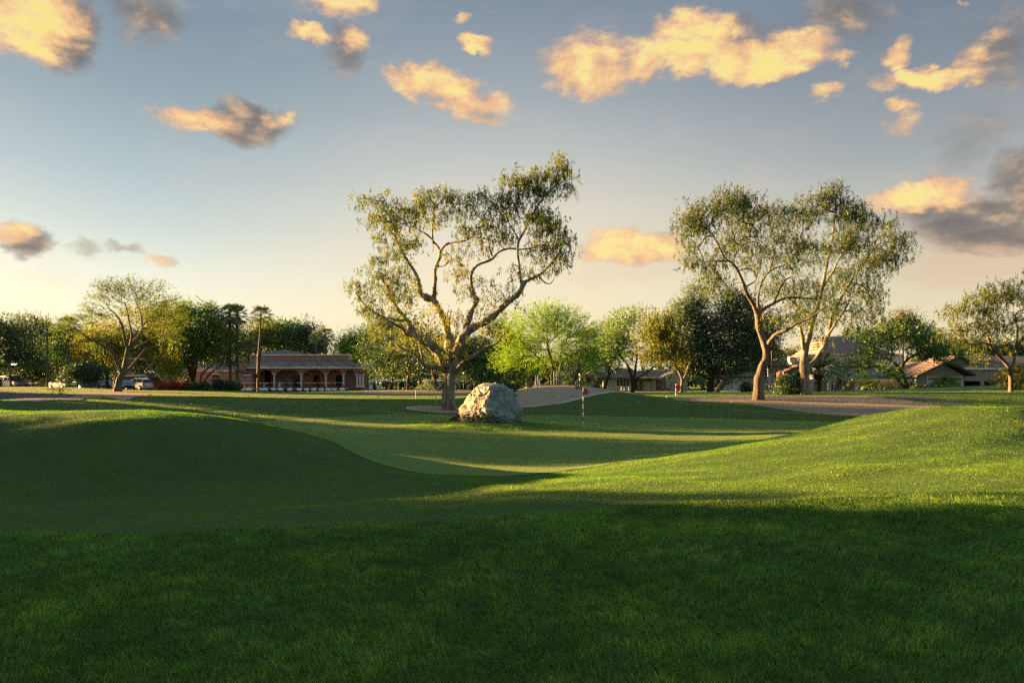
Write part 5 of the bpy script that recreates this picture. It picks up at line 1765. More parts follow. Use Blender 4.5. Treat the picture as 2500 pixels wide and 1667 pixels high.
def rust_building():
    H_ = House('flat_roofed_building', 'rust coloured block building with pale flat parapets behind the parked cars', 'building', 200, 150)
    H_.part(H_.slab(MB(), 96, 300, 875, 956, 3, .4, []), 'wall', M_RUST)
    H_.part(H_.solid(95, 300, 871.5, 874.9, 2.8, 9), 'parapet', M_WHITE)
    H_.part(H_.slab(MB(), -120, 130, 907, 956, 0, .4, [(30, 44, 918, 940)]), 'wall', M_RUST)
    H_.part(H_.solid(-120, 100, 903, 906.9, -.2, 2.9), 'parapet', M_WHITE)
    H_.part(H_.slab(MB(), 131, 425, 919, 956, .5, .4, [(263, 281, 922, 956), (150, 160, 925, 933)]), 'annex_wall', M_RUST)
    H_.part(H_.solid(131, 340, 915, 918.9, .2, 2.9), 'parapet', M_WHITE)
    H_.window(263, 281, 922, 956, .55, fr=M_DARKIN, bars=0, name='door')
    H_.window(150, 160, 925, 933, .5, fr=M_WHITE, gl=M_GLASSB, bars=0)
    m = MB()
    H_.part(H_.solid(357, 392, 917, 921, -2, .4), 'awning', plain('awning_blue', (.05, .20, .30), .7))


rust_building()


def ranch_house():
    H_ = House('ranch_house', 'low beige ranch house with a brown tiled roof and white framed sliding doors', 'house', 1560, 122)
    q = H_.q
    holes = [(1484, 1498, 924.5, 930), (1504, 1538, 923.5, 944)]
    H_.part(H_.slab(MB(), 1472, 1545, 922, 956, 0, .3, holes), 'wall', M_BEIGE)
    H_.window(1484, 1498, 924.5, 930, 0, bars=0)
    H_.window(1504, 1538, 923.5, 944, 0, bars=3, name='sliding_door')
    H_.part(H_.slab(MB(), 1545, 1680, 922, 956, 4.5, .3, [(1600, 1612, 925, 948), (1656, 1663, 928, 939)]), 'porch_wall', M_BEIGED)
    H_.window(1600, 1612, 925, 948, 4.5, fr=M_DARKIN, gl=M_GLASS, bars=1, name='door')
    for a, b in ((1558, 1561), (1570, 1573), (1592, 1602)):
        H_.part(H_.solid(a, b, 922.2, 956, .3, .7), 'porch_pillar', M_BEIGE)
    H_.part(H_.solid(1573.5, 1590, 931, 956, .2, .5), 'patio_wall', M_BEIGE)
    H_.window(1630, 1640, 924, 946, 1.0, bars=1, rows=1, gl=M_GLASSB, name='glass_screen')
    H_.part(H_.slab(MB(), 1641, 1680, 908, 956, .8, .3, [(1655, 1663, 928, 939)]), 'wall', M_BEIGED)
    H_.window(1655, 1663, 928, 939, .8, gl=M_GLASSB)
    # roofs
    H_.hip(1415, 1572, 921.8, 897, -.8, 11, 50, 20, mat=M_TILER)
    Z = q
    A, Bq, C = q(1562, 921), q(1606, 921), q(1645, 905)
    m = MB()
    m.add([(A[0], -1, A[1]), (Bq[0], -1, Bq[1]), (C[0], .5, C[1]), (C[0], 7, q(0, 899)[1]), (q(1590, 0)[0], 7, q(0, 902)[1]), (A[0] + .2, 7, q(0, 904)[1])], [(0, 1, 2, 3, 4, 5)])
    o = H_.part(m, 'roof', M_TILER)
    so = o.modifiers.new('thickness', 'SOLIDIFY')
    so.thickness = .15
    m = MB().prism([(Bq[0], Bq[1] - .28), (C[0], C[1] - .28), (C[0], C[1] - .02), (Bq[0], Bq[1] - .02)], -1.05, -.85, 'y')
    H_.part(m, 'rake_board', M_WHITE)
    H_.part(H_.solid(1545, 1606, 921.3, 923.4, -1.06, -.86), 'fascia', M_BEIGE)
    H_.part(H_.solid(1578, 1587, 893, 905, 5, 6), 'chimney', M_BEIGE)
    # left extension
    H_.part(H_.slab(MB(), 1372, 1471.8, 916, 950, 4, .3, [(1445, 1456, 918, 926)]), 'left_wall', M_BEIGE)
    H_.part(H_.solid(1418, 1436, 912, 950, 2, 4), 'left_wing', M_BEIGE)
    H_.window(1445, 1456, 918, 926, 4, fr=M_BEIGE, bars=0)
    H_.hip(1365, 1475, 915.8, 903, 3, 12, 30, 20, mat=M_TILER)


ranch_house()


def gable_house():
    H_ = House('two_storey_house', 'pale two storey house with a red tiled roof and chimney seen between the gum trunks', 'house', 1920, 135)
    q = H_.q
    H_.part(H_.slab(MB(), 1884, 1975, 892, 960, 2, .3, [(1900, 1907, 901, 908), (1927, 1931.5, 900, 906)]), 'wall', M_GREYH)
    H_.window(1900, 1907, 901, 908, 2, bars=0, fr=M_BEIGE)
    H_.window(1927, 1931.5, 900, 906, 2, bars=0, fr=M_BEIGE)
    H_.hip(1880, 1985, 892, 876, 1.2, 10, 14, 14, mat=M_TILER)
    m = MB()
    a, b = q(1932, 870), q(1944.5, 886)
    m.prism([(a[0], a[1]), (b[0], a[1]), (b[0], b[1] - .2), (b[0] - .5, b[1] - .2), (a[0], b[1] + .3)], .8, 1.9, 'y')
    H_.part(m, 'chimney', M_GREYH)
    H_.gable(1902, 1942, 1958, 921, 903.5, 914, -2.2, 2, M_TILER, 'lower_roof', .9)
    H_.part(H_.solid(1950.5, 1953, 898, 935, -1.6, -1.3), 'downpipe', M_WHITE)
    H_.part(H_.solid(1953.2, 1976, 899, 935, -1.5, 1.9), 'bay_wall', M_BEIGED)
    H_.part(H_.slab(MB(), 1780, 1884, 918, 955, 3, .3, [(1862, 1874, 922, 953), (1795, 1812, 922, 950)]), 'garage_wall', M_GREYH)
    for a_, b_ in ((1862, 1874), (1795, 1812)):
        H_.window(a_, b_, 922, 953, 3, fr=M_WHITE, gl=M_GLASSB, bars=1, name='garage_door')
    H_.hip(1775, 1888, 917.8, 904, 2.4, 10, 20, 20, mat=M_TILER, name='garage_roof')
    H_.part(H_.slab(MB(), 1976, 1991, 930, 962, -2, .4, []), 'garden_wall', M_BEIGE)
    A, B_, C = q(1976, 930), q(1984, 915), q(1992, 930)
    H_.part(MB().prism([A, C, B_], -2, -1, 'y'), 'gable_end', M_GREYH)


gable_house()


def grey_house():
    H_ = House('two_storey_house', 'large grey stucco two storey house behind the spreading mesquite, one side wall lit orange', 'house', 2110, 104)
    q = H_.q
    # projecting balcony box whose left side catches the sun
    H_.part(H_.solid(2026, 2240, 895, 925, 0, 1.6), 'balcony_parapet', M_GREYH)
    H_.part(H_.solid(2024, 2242, 892.5, 894.8, -.1, 1.7), 'parapet_cap', M_WHITE)
    H_.part(H_.solid(2006.5, 2025.9, 913, 927.5, .3, 5), 'side_parapet', M_GREYH)
    H_.part(H_.slab(MB(), 2000, 2240, 862, 892.3, 4, .3, [(2042, 2062, 867, 890), (2070, 2090, 866, 890), (2100, 2118, 866, 890), (2165, 2190, 868, 888)]), 'upper_wall', M_GREYH)
    for a, b in ((2042, 2062), (2070, 2090), (2100, 2118), (2165, 2190)):
        H_.window(a, b, 867, 889.5, 4, gl=M_GLASSB, bars=2, rows=1)
    H_.hip(2028, 2205, 861.8, 812, 3, 15, 44, 50, mat=M_TILEP)
    H_.part(H_.solid(2030, 2090, 861.9, 863.4, 2.9, 3.2), 'fascia', M_WHITE)
    # ground floor
    holes = [(2000, 2024, 930, 962), (2032, 2052, 930, 960), (2054, 2072, 930, 960), (2074, 2086, 930, 960), (2117, 2136, 932, 955), (2137, 2158, 932, 955), (2219, 2236, 932, 946)]
    H_.part(H_.slab(MB(), 1990, 2242, 925.2, 968, 2.2, .3, holes), 'wall', M_GREYH)
    for i, (a, b, c, d) in enumerate(holes):
        if i < 4:
            H_.window(a, b, c, d, 2.2, fr=M_WHITE, gl=M_SLAT, bars=2, w=.07, name='shutter_door')
        else:
            H_.window(a, b, c, d, 2.2, fr=M_WHITE if i == 6 else M_BEIGED, gl=M_GLASSB if i == 6 else M_GLASS, bars=1, rows=2 if i == 4 else 0)
    H_.part(H_.solid(2023, 2029, 925.2, 962, .1, .6), 'pillar', M_BEIGE)
    H_.part(H_.solid(2088, 2099, 936, 968, .3, 1.0), 'gate_pier', M_BEIGE)
    H_.part(H_.solid(2175, 2242, 893, 925, -.3, -.02), 'stair_wall', M_GREYH)


grey_house()


def taupe_house():
    H_ = House('bungalow', 'taupe bungalow at the right with a brown tiled gable over a wide white framed window', 'house', 2370, 94)
    q = H_.q
    holes = [(2262, 2350, 918.5, 956)]
    A, L, R = q(2303, 889), q(2240, 917), q(2354, 917)
    m = MB().prism([L, R, A], 0, .3, 'y')
    H_.slab(m, 2240, 2354, 917, 965, 0, .3, holes)
    H_.part(m, 'wall', M_TAUPE)
    H_.window(2262, 2350, 918.5, 931, 0, gl=M_GLASS, bars=2, w=.16)
    H_.window(2262, 2350, 931.2, 956, 0, gl=M_GLASSB, bars=2, w=.16)
    H_.gable(2228, 2303, 2371, 921, 884.5, 918, -1.0, 9, M_TILER, 'roof', .22)
    # rear gable, long roof and garage wall
    A, L, R = q(2373, 872), q(2335, 892), q(2425, 893)
    H_.part(MB().prism([L, R, A], 3.3, 3.6, 'y'), 'gable_wall', M_TAUPE)
    H_.gable(2328, 2373, 2432, 895, 868.5, 895, 2.8, 9, M_TILER, 'rear_roof', .2)
    X0, ZE = q(2352, 897)
    X1 = q(2620, 0)[0]
    m = MB().add([(X0, 1.2, ZE), (X1, 1.2, ZE), (X1, 8, q(0, 863)[1]), (q(2390, 0)[0], 8, q(0, 863)[1]), (X0, 8, ZE)], [(0, 1, 2, 3), (0, 3, 4)])
    H_.part(m, 'long_roof', M_TILER)
    H_.part(H_.solid(2350, 2620, 897.2, 901.5, 1.0, 1.5), 'fascia', M_WHITE)
    holes = [(2356, 2410, 930, 965), (2419, 2446, 930, 965), (2470, 2500, 930, 965)]
    H_.part(H_.slab(MB(), 2354.1, 2620, 901.6, 965, 1.3, .3, holes), 'garage_wall', M_TAUPE)
    H_.part(H_.solid(2354, 2620, 930, 965, 5, 5.2), 'garage_back', M_DARKIN)


taupe_house()

# ------------------------------------------------------------------ vehicles
M_TYRE = plain('tyre_rubber', (.02, .02, .02), .9)
M_RIM = plain('rim_metal', (.35, .36, .38), .35, metal=.8)
M_CARGL = glass_mat('car_glass', (.03, .05, .065), .05)
M_LAMP = plain('lamp_lens', (.75, .76, .75), .2)
M_TAIL = plain('tail_lens', (.18, .012, .015), .3)
M_BLACK = plain('black_plastic', (.022, .022, .024), .6)


def paint(name, c, metal=.2):
    return plain(name, c, .28, metal=metal, var=.03, coat=.8)


def wheel(parent, x, y, r=.34, w=.22):
    t = MB().tube([(x, y - w / 2, r), (x, y + w / 2, r)], r, 20).build('wheel', M_TYRE, parent)
    MB().tube([(x, y - w / 2 - .012, r), (x, y + w / 2 + .012, r)], r * .62, 14).build('rim', M_RIM, t)


def car(label, px, Y, rz, mat, kind='sedan', group='cars in the car park', base_dz=0.0):
    """front of the car points to +x before turning"""
    b = B(px, Y)
    root = empty('parked_car', b + Vector((0, 0, base_dz)), rz, label, 'car', group)
    if kind == 'suv':
        Lh, W, body = 2.4, .95, [(-2.38, .45), (-2.42, .75), (-2.36, 1.05), (-2.2, 1.12), (1.1, 1.10), (2.1, .98), (2.38, .85), (2.42, .5), (2.3, .30), (-2.3, .30)]
        cab = [(-2.28, 1.10), (-1.95, 1.68), (-1.5, 1.76), (.35, 1.74), (1.25, 1.10)]
    elif kind == 'truck':
        Lh, W, body = 2.9, 1.0, [(-2.85, .55), (-2.88, 1.15), (-2.8, 1.2), (1.4, 1.2), (2.55, 1.12), (2.85, 1.0), (2.88, .55), (2.7, .38), (-2.7, .38)]
        cab = [(-2.7, 1.19), (-2.4, 1.84), (-1.9, 1.92), (.55, 1.90), (1.5, 1.19)]
    else:
        Lh, W, body = 2.3, .90, [(-2.28, .45), (-2.3, .80), (-2.15, .93), (-1.3, .96), (1.0, .92), (2.0, .80), (2.28, .65), (2.3, .4), (2.15, .26), (-2.15, .26)]
        cab = [(-1.75, .94), (-.95, 1.36), (-.4, 1.43), (.15, 1.42), (1.15, .92)]
    m = MB()
    n = len(body)
    vs = []
    for s_, k in ((-1, .93), (-1, 1), (1, 1), (1, .93)):
        for x, z in body:
            zz = z if k == 1 else .6 + (z - .6) * .93
            vs.append((x * (1 if k == 1 else .985), s_ * W * k if k != 1 else s_ * W * .975, zz))
    # middle rings wide, outer rings tucked in: a softly rounded flank
    ring = lambda i: [i * n + k for k in range(n)]
    order = [1, 2]
    m.add([(x, -W, z) for x, z in body] + [(x, W, z) for x, z in body], [tuple(range(n))[::-1], tuple(range(n, 2 * n))] + [(i, (i + 1) % n, n + (i + 1) % n, n + i) for i in range(n)])
    o = m.build('body', mat, root, smooth=False, bevel=.07)
    c = len(cab)
    lo, hi = W * .93, W * .74
    def yw(z):
        z0, z1 = cab[0][1], max(q[1] for q in cab)
        return lo + (hi - lo) * (z - z0) / (z1 - z0)
    m = MB().add([(x, -yw(z), z) for x, z in cab] + [(x, yw(z), z) for x, z in cab], [tuple(range(c))[::-1], tuple(range(c, 2 * c))] + [(i, (i + 1) % c, c + (i + 1) % c, c + i) for i in range(c)])
    m.build('cabin', mat, root, bevel=.05)
    # glass: sides, windscreen and rear window, a little proud of the cabin
    zb, zt = cab[0][1] + .06, max(q[1] for q in cab) - .12
    def xat(z, a, b_):
        return a[0] + (b_[0] - a[0]) * (z - a[1]) / (b_[1] - a[1])
    xr0, xr1 = xat(zb, cab[0], cab[1]) + .12, xat(zt, cab[0], cab[1]) + .12
    xf0, xf1 = xat(zb, cab[-1], cab[-2]) - .15, xat(zt, cab[-1], cab[-2]) - .15
    pil = [-.75, .25] if kind != 'sedan' else [-.25]
    for s_ in (-1, 1):
        cuts0 = [xr0] + pil + [xf0]
        cuts1 = [xr1] + pil + [xf1]
        for i in range(len(cuts0) - 1):
            a0, a1 = cuts0[i] + (.04 if i else 0), cuts0[i + 1] - .04
            b0, b1 = max(cuts1[i], a0 - 9) + (.04 if i else 0), cuts1[i + 1] - .04
            if b1 <= b0:
                b1 = b0 + .02
            vs = []
            for e in (.004, -.03):
                vs += [(a0, s_ * (yw(zb) + e), zb), (a1, s_ * (yw(zb) + e), zb), (b1, s_ * (yw(zt) + e), zt), (b0, s_ * (yw(zt) + e), zt)]
            MB().add(vs, [(0, 1, 2, 3), (7, 6, 5, 4), (0, 4, 5, 1), (1, 5, 6, 2), (2, 6, 7, 3), (3, 7, 4, 0)]).build('side_window', M_CARGL, root)
    for a, b_, s_, nm in ((cab[-1], cab[-2], 1, 'windscreen'), (cab[0], cab[1], -1, 'rear_window')):
        za, zc = a[1] + .05, b_[1] - .05
        x0, x1 = xat(za, a, b_), xat(zc, a, b_)
        vs = []
        for e in (.012, -.03):
            vs += [(x0 + s_ * e, -yw(za) + .07, za + .01), (x0 + s_ * e, yw(za) - .07, za + .01), (x1 + s_ * e, yw(zc) - .07, zc + .01), (x1 + s_ * e, -yw(zc) + .07, zc + .01)]
        MB().add(vs, [(0, 1, 2, 3), (7, 6, 5, 4), (0, 4, 5, 1), (1, 5, 6, 2), (2, 6, 7, 3), (3, 7, 4, 0)]).build(nm, M_CARGL, root)
    r = .38 if kind != 'sedan' else .33
    for x in (-Lh * .62, Lh * .62):
        for y in (-W + .08, W - .08):
            wheel(root, x, y, r)
    fz = body[5][1] - .18
    for y in (-W + .22, W - .22):
        MB().box(Lh - .06, Lh + .035, y - .16, y + .16, fz - .08, fz + .08).build('headlight', M_LAMP, root)
        MB().box(-Lh - .035, -Lh + .06, y - .17, y + .17, .82 if kind != 'sedan' else .72, 1.0 if kind != 'sedan' else .86).build('taillight', M_TAIL, root)
        MB().box(.85 if kind != 'truck' else 1.0, 1.05 if kind != 'truck' else 1.2, (W + .0) * (1 if y > 0 else -1) - .1 * (1 if y > 0 else 1) , (W + .1) * (1 if y > 0 else -1) + (.08 if y < 0 else .0), cab[0][1] + .02, cab[0][1] + .2).build('side_mirror', M_BLACK, root)
    MB().box(Lh - .02, Lh + .03, -W * .6, W * .6, .38, .62).build('grille', M_BLACK, root)
    MB().box(-Lh - .04, -Lh + .02, -.26, .26, .62, .74).build('number_plate', M_LAMP, root)
    if kind != 'sedan':
        z = max(q[1] for q in cab)
        for y in (-.55, .55):
            MB().tube([(-1.6, y, z + .05), (-1.5, y, z + .09), (.1, y, z + .09), (.2, y, z + .03)], .02, 5).build('roof_rail', M_RIM, root)
    return root


R = math.radians
car('long grey blue pickup with a cab at the far left edge of the photo', 30, 118, R(-32), paint('paint_slate', (.10, .14, .19), .4), 'truck', base_dz=.25)
car('silver blue saloon behind the thin dry shrub', 152, 117, R(-30), paint('paint_silver', (.34, .40, .46), .5), 'sedan')
car('small pale blue car half hidden left of the second citrus tree', 196, 124, R(-40), paint('paint_pale', (.38, .48, .58), .3), 'sedan')
car('dark teal saloon half hidden right of the second citrus tree', 236, 118, R(-28), paint('paint_teal', (.05, .09, .11), .4), 'sedan')
car('beige grey sport utility car left of the mesquite trunk', 258, 128, R(-25), paint('paint_beige', (.27, .26, .25), .4), 'suv')
car('dark low car just right of the mesquite trunk', 312, 118, R(-62), paint('paint_dark', (.04, .05, .065), .4), 'sedan')
car('white sport utility car seen from behind right of the mesquite trunk', 337, 124, R(152), paint('paint_white', (.62, .67, .76), .1), 'suv', base_dz=.1)

# ---- golf carts
M_CARTW = plain('cart_white', (.66, .68, .72), .35, coat=.5, var=.05)
M_TANSEAT = plain('cart_seat', (.30, .25, .18), .7)
M_ROOFC = plain('cart_roof', (.10, .13, .17), .5)


def make_cart():
    root = empty('golf_cart', (0, 0, 0))
    # front points to -y
    m = MB()
    prof = [(-1.22, .42), (-1.20, .62), (-.95, .80), (-.62, .86), (-.62, .35), (-1.1, .32)]
    m.prism(prof, -.49, .49, 'x')
    m.build('hood', M_CARTW, root, bevel=.05)
    MB().box(-.60, .60, -.66, .50, .26, .38).box(-.58, .58, .45, 1.12, .26, .60).build('chassis', M_BLACK, root)
    MB().box(-.58, .58, .50, 1.15, .60, .80).build('rear_body', M_CARTW, root, bevel=.04)
    MB().box(-.52, .52, .02, .46, .62, .76).box(-.52, .52, .40, .50, .76, 1.18).build('seat', M_TANSEAT, root, bevel=.03)
    MB().box(-.50, .50, .06, .44, .38, .62).build('seat_base', M_BLACK, root)
    rf = MB().box(-.62, .62, -.62, 1.1, 1.84, 1.90).build('roof', M_ROOFC, root, bevel=.02)
    MB().box(-.63, .63, -.66, -.62, 1.82, 1.89).build('roof_edge', M_CARTW, rf)
    for x in (-.54, .54):
        MB().tube([(x, -.78, .80), (x, -.52, 1.84)], .022, 6).build('roof_post', M_BLACK, root)
        MB().tube([(x, .52, .75), (x, .9, 1.84)], .022, 6).build('roof_post', M_BLACK, root)
    MB().tube([(.25, -.62, .84), (.25, -.30, 1.02)], .02, 5).lathe(.25, -.28, [(.17, .99), (.19, 1.01), (.17, 1.03)], 12).build('steering_wheel', M_BLACK, root)
    MB().box(-.16, .16, -.56, -.53, 1.66, 1.79).build('number_card', M_LAMP, root)
    for x in (-.52, .52):
        for y in (-.85, .78):
            MB().tube([(x - .1, y, .23), (x + .1, y, .23)], .23, 14).build('wheel', M_TYRE, root)
    for x in (-.4, .4):
        MB().box(x - .1, x + .1, -1.235, -1.19, .48, .58).build('headlight', M_LAMP, root)
    bag = MB().lathe(-.28, 1.12, [(.13, .55), (.15, .7), (.14, 1.25), (.16, 1.35)], 10).build('bag_well', M_BLACK, root)
    return root


ORD = ['first', 'second', 'third', 'fourth', 'fifth', 'sixth', 'seventh', 'eighth', 'ninth', 'tenth', 'eleventh', 'twelfth']
proto = None
front_row = [839, 819, 804, 787, 770, 752, 734, 712, 689, 651, 612, 597]
for i, px in enumerate(front_row):
    o = proto if proto else make_cart()
    o = make_cart() if proto is None else copy_tree(proto)
    if proto is None:
        proto = o
    b = B(px, 153 + .4 * (i % 2))
    o.location = b
    o.rotation_euler = (0, 0, R(-3 + (i * 37 % 7)))
    tag(o, 'white golf cart, %s from the right in the front row by the clubhouse' % ORD[i], 'golf cart', 'golf carts parked in front of the clubhouse')
for e in [x for x in bpy.data.objects if x.name.startswith('golf_cart') and x.get('label') is None]:
    for ch in list(e.children_recursive):
        bpy.data.objects.remove(ch)
    bpy.data.objects.remove(e)
for i, px in enumerate([672, 655, 638, 621, 604, 588, 570, 552, 534, 516]):
    o = copy_tree(proto)
    o.location = B(px, 158.5 + .3 * (i % 2))
    o.rotation_euler = (0, 0, R(-4 + (i * 29 % 9)))
    tag(o, 'golf cart, %s from the right in the back row behind the shrubs and front carts' % ORD[i], 'golf cart', 'golf carts parked in front of the clubhouse')

# ---- silver trailer
def trailer():
    Y = 158
    b = B(916, Y)
    root = empty('food_trailer', b, R(8), 'rounded silver trailer with a dark serving door beside the clubhouse columns', 'trailer')
    prof = []
    for k in range(13):
        a = math.pi * k / 12
        prof.append((1.15 * math.cos(a), 1.75 + .95 * math.sin(a) ** .8))
    prof += [(-1.18, .65), (-1.0, .45), (1.0, .45), (1.18, .65)]
    MB().prism(prof, -2.6, 2.6, 'y').build('body', plain('aluminium', (.50, .56, .66), .3, metal=.6, var=.1), root, bevel=.15)
    MB().box(-.35, .35, -2.68, -2.62, .55, 2.0).build('door', M_BLACK, root)
    MB().box(-.85, -.45, -2.67, -2.63, 1.5, 1.9).build('window', M_CARGL, root)
    MB().box(.45, .85, -2.67, -2.63, 1.5, 1.9).build('window', M_CARGL, root)
    for x in (-.95, .95):
        wheel(root, x, 0, .36)
    MB().tube([(-.3, -2.6, .5), (0, -3.5, .45), (.3, -2.6, .5)], .05, 6).build('drawbar', M_BLACK, root)


trailer()

# ---- umbrellas
def stripe_mat():
    m, T, out = new_mat('umbrella_cloth')
    tc = T.node('ShaderNodeTexCoord')
    sep = T.node('ShaderNodeSeparateXYZ')
    T.put(sep.inputs[0], tc.outputs['Object'])
    a = T.m('ARCTAN2', sep.outputs[1], sep.outputs[0])
    s_ = T.m('SINE', T.m('MULTIPLY', a, 4.0))
    c = T.mix(T.ss(s_, -.05, .05), (.66, .62, .52), (.50, .44, .16))
    b = T.node('ShaderNodeBsdfPrincipled')
    T.put(b.inputs['Base Color'], c)
    b.inputs['Roughness'].default_value = .8
    T.t.links.new(b.outputs[0], out.inputs[0])
    return m


M_UMB = stripe_mat()
proto_u = None
ul = [(940, 'leftmost striped parasol, just right of the silver trailer'), (962, 'striped parasol, second from the trailer'), (972, 'striped parasol, third from the trailer'), (988, 'striped parasol, fourth from the trailer'),
      (1044, 'striped parasol left of the big gum trunk, farther one'), (1071, 'striped parasol just left of the big gum trunk'), (1121, 'striped parasol just right of the big gum trunk'), (1131, 'striped parasol between the gum trunk and the boulder')]
for i, (px, lb) in enumerate(ul):
    if proto_u is None:
        root = empty('parasol', (0, 0, 0))
        MB().lathe(0, 0, [(.03, 0), (.025, 2.75)], 8).build('pole', M_WHITE, root)
        m = MB()
        n = 16
        rings = [(1.28, 2.22), (1.25, 2.28), (.85, 2.52), (.4, 2.70), (.0, 2.80)]
        vs = []
        for r_, z_ in rings:
            vs += [(r_ * math.cos(2 * math.pi * k / n), r_ * math.sin(2 * math.pi * k / n), z_ - (.04 if k % 2 else 0)) for k in range(n)]
        fs = [(a * n + k, a * n + (k + 1) % n, (a + 1) * n + (k + 1) % n, (a + 1) * n + k) for a in range(len(rings) - 1) for k in range(n)]
        m.add(vs, fs)
        m.build('canopy', M_UMB, root)
        MB().lathe(0, 0, [(.03, 2.76), (.05, 2.82), (.01, 3.0)], 8).build('finial', M_WHITE, root)
        MB().lathe(0, 0, [(.28, 0), (.28, .06), (.05, .1)], 12).build('base', M_BLACK, root)
        proto_u = root
        o = root
    else:
        o = copy_tree(proto_u)
    o.location = B(px, 168 + 3 * (i % 3) - (4 if px == 1071 else 0))
    o.rotation_euler = (0, 0, i * .7)
    tag(o, lb, 'parasol', 'striped parasols on the patio')

# ------------------------------------------------------------------ palms
def fan_palm(label, path, Y, crown_px, seed, n=26, skirt=True, group='fan palms', name='fan_palm', size=1.0):
    """path: (px, py, radius_px) from the ground to the crown"""
    r = np.random.RandomState(seed)
    base = B(path[0][0], Y)
    root = empty(name, base, 0, label, 'palm tree', group)
    pts = [base - Vector((0, 0, .1))] + [P(a, b, Y) for a, b, c in path[1:]]
    rad = [c * Y / F for a, b, c in path]
    # smooth the trunk
    P_, R_ = [], []
    for i in range(len(pts) - 1):
        k = 8
        for t in range(k):
            u = t / k
            P_.append(pts[i].lerp(pts[i + 1], u))
            R_.append((rad[i] + (rad[i + 1] - rad[i]) * u) * (1 + .06 * r.randn()))
    P_.append(pts[-1])
    R_.append(rad[-1])
    MB().tube([p - base for p in P_], R_, 9).build('trunk', BK_GREY, root, smooth=True)
    top = pts[-1] - base
    Rr = crown_px * 1.15 * Y / F
    V, vals = [], []
    def frond(d, L, droop, out, val):
        # petiole then a fan of pointed segments
        d = Vector(d).normalized()
        side = d.cross(Vector((0, 0, 1)))
        side = side.normalized() if side.length > .1 else Vector((1, 0, 0))
        hub = top + d * L * .5 - Vector((0, 0, droop * L * .12))
        up = side.cross(d).normalized()
        w = .018 * L + .02
        out.append([top + side * w, top - side * w, hub - side * w, hub + side * w])
        vals.append(val)
        m = 13
        for k in range(m):
            a = (k / (m - 1) - .5) * 2.5
            e = (d * math.cos(a) + side * math.sin(a)).normalized()
            l = L * .58 * (1 - .25 * abs(a) / 1.2) * (.9 + .2 * r.rand())
            mid = hub + e * l * .55 - Vector((0, 0, droop * l * .08))
            tip = hub + e * l - Vector((0, 0, droop * l * .55 + .1 * l))
            nn = e.cross(up).normalized() * (.032 * L)
            out.append([hub, mid + nn, tip, mid - nn])
            vals.append(min(1, max(0, val + .15 * r.randn())))
    quads = []
    for i in range(n):
        a = i * 2.39996 + r.rand() * .3
        t = i / n
        el = 1.25 - 1.75 * t ** .9
        d = (math.cos(a) * math.cos(el), math.sin(a) * math.cos(el), math.sin(el))
        frond(d, Rr * (.85 + .25 * r.rand()), .3 + .8 * t, quads, .35 + .3 * r.rand())
    V = np.array([[tuple(p) for p in q] for q in quads]).reshape(-1, 3)
    link('fronds', np_mesh('fronds', V, np.arange(len(V)), np.full(len(V) // 4, 4), L_PALM, attrs={'v': np.repeat(vals, 4)}), root)
    if skirt:
        quads, vals = [], []
        for i in range(16):
            a = r.rand() * 6.28
            el = -.9 - .45 * r.rand()
            frond((math.cos(a) * math.cos(el), math.sin(a) * math.cos(el), math.sin(el)), Rr * (.5 + .25 * r.rand()), .6, quads, .4 + .4 * r.rand())
        V = np.array([[tuple(p) for p in q] for q in quads]).reshape(-1, 3)
        link('dry_skirt', np_mesh('dry_skirt', V, np.arange(len(V)), np.full(len(V) // 4, 4), L_DRY, attrs={'v': np.repeat(vals, 4)}), root)
    return root


fan_palm('small far palm at the left, alone against the sky', [(116, 950, 3), (116, 880, 2.4), (115, 803, 2)], 112, 24, 301)
fan_palm('far palm half hidden behind the bare mesquite, left of the yellow tree', [(168, 950, 4), (168, 870, 3), (167, 795, 2.6)], 113, 30, 302)
fan_palm('left one of the twin palms rising over the leafy green tree', [(563, 950, 3.6), (562, 860, 3), (560, 765, 2.4)], 124, 30, 303)
fan_palm('right one of the twin palms rising over the leafy green tree', [(581, 950, 3.4), (580, 860, 3), (579, 768, 2.4)], 123, 31, 304)
fan_palm('palm with a shaggy bulge on its trunk, in front of the clubhouse roof', [(630, 955, 3.6), (630, 920, 3.2), (632, 882, 4.6), (633, 868, 5.2), (633, 852, 3.2), (636, 810, 2.4), (637, 770, 2.2)], 144, 31, 305, skirt=False)
fan_palm('far palm on the right behind the clubhouse roof', [(800, 950, 3), (797, 880, 3), (794, 818, 2.6)], 174, 23, 306)
fan_palm('far palm on the left behind the clubhouse roof, with a dry golden skirt', [(772, 950, 3), (773, 880, 3), (773, 824, 3)], 175, 20, 307)


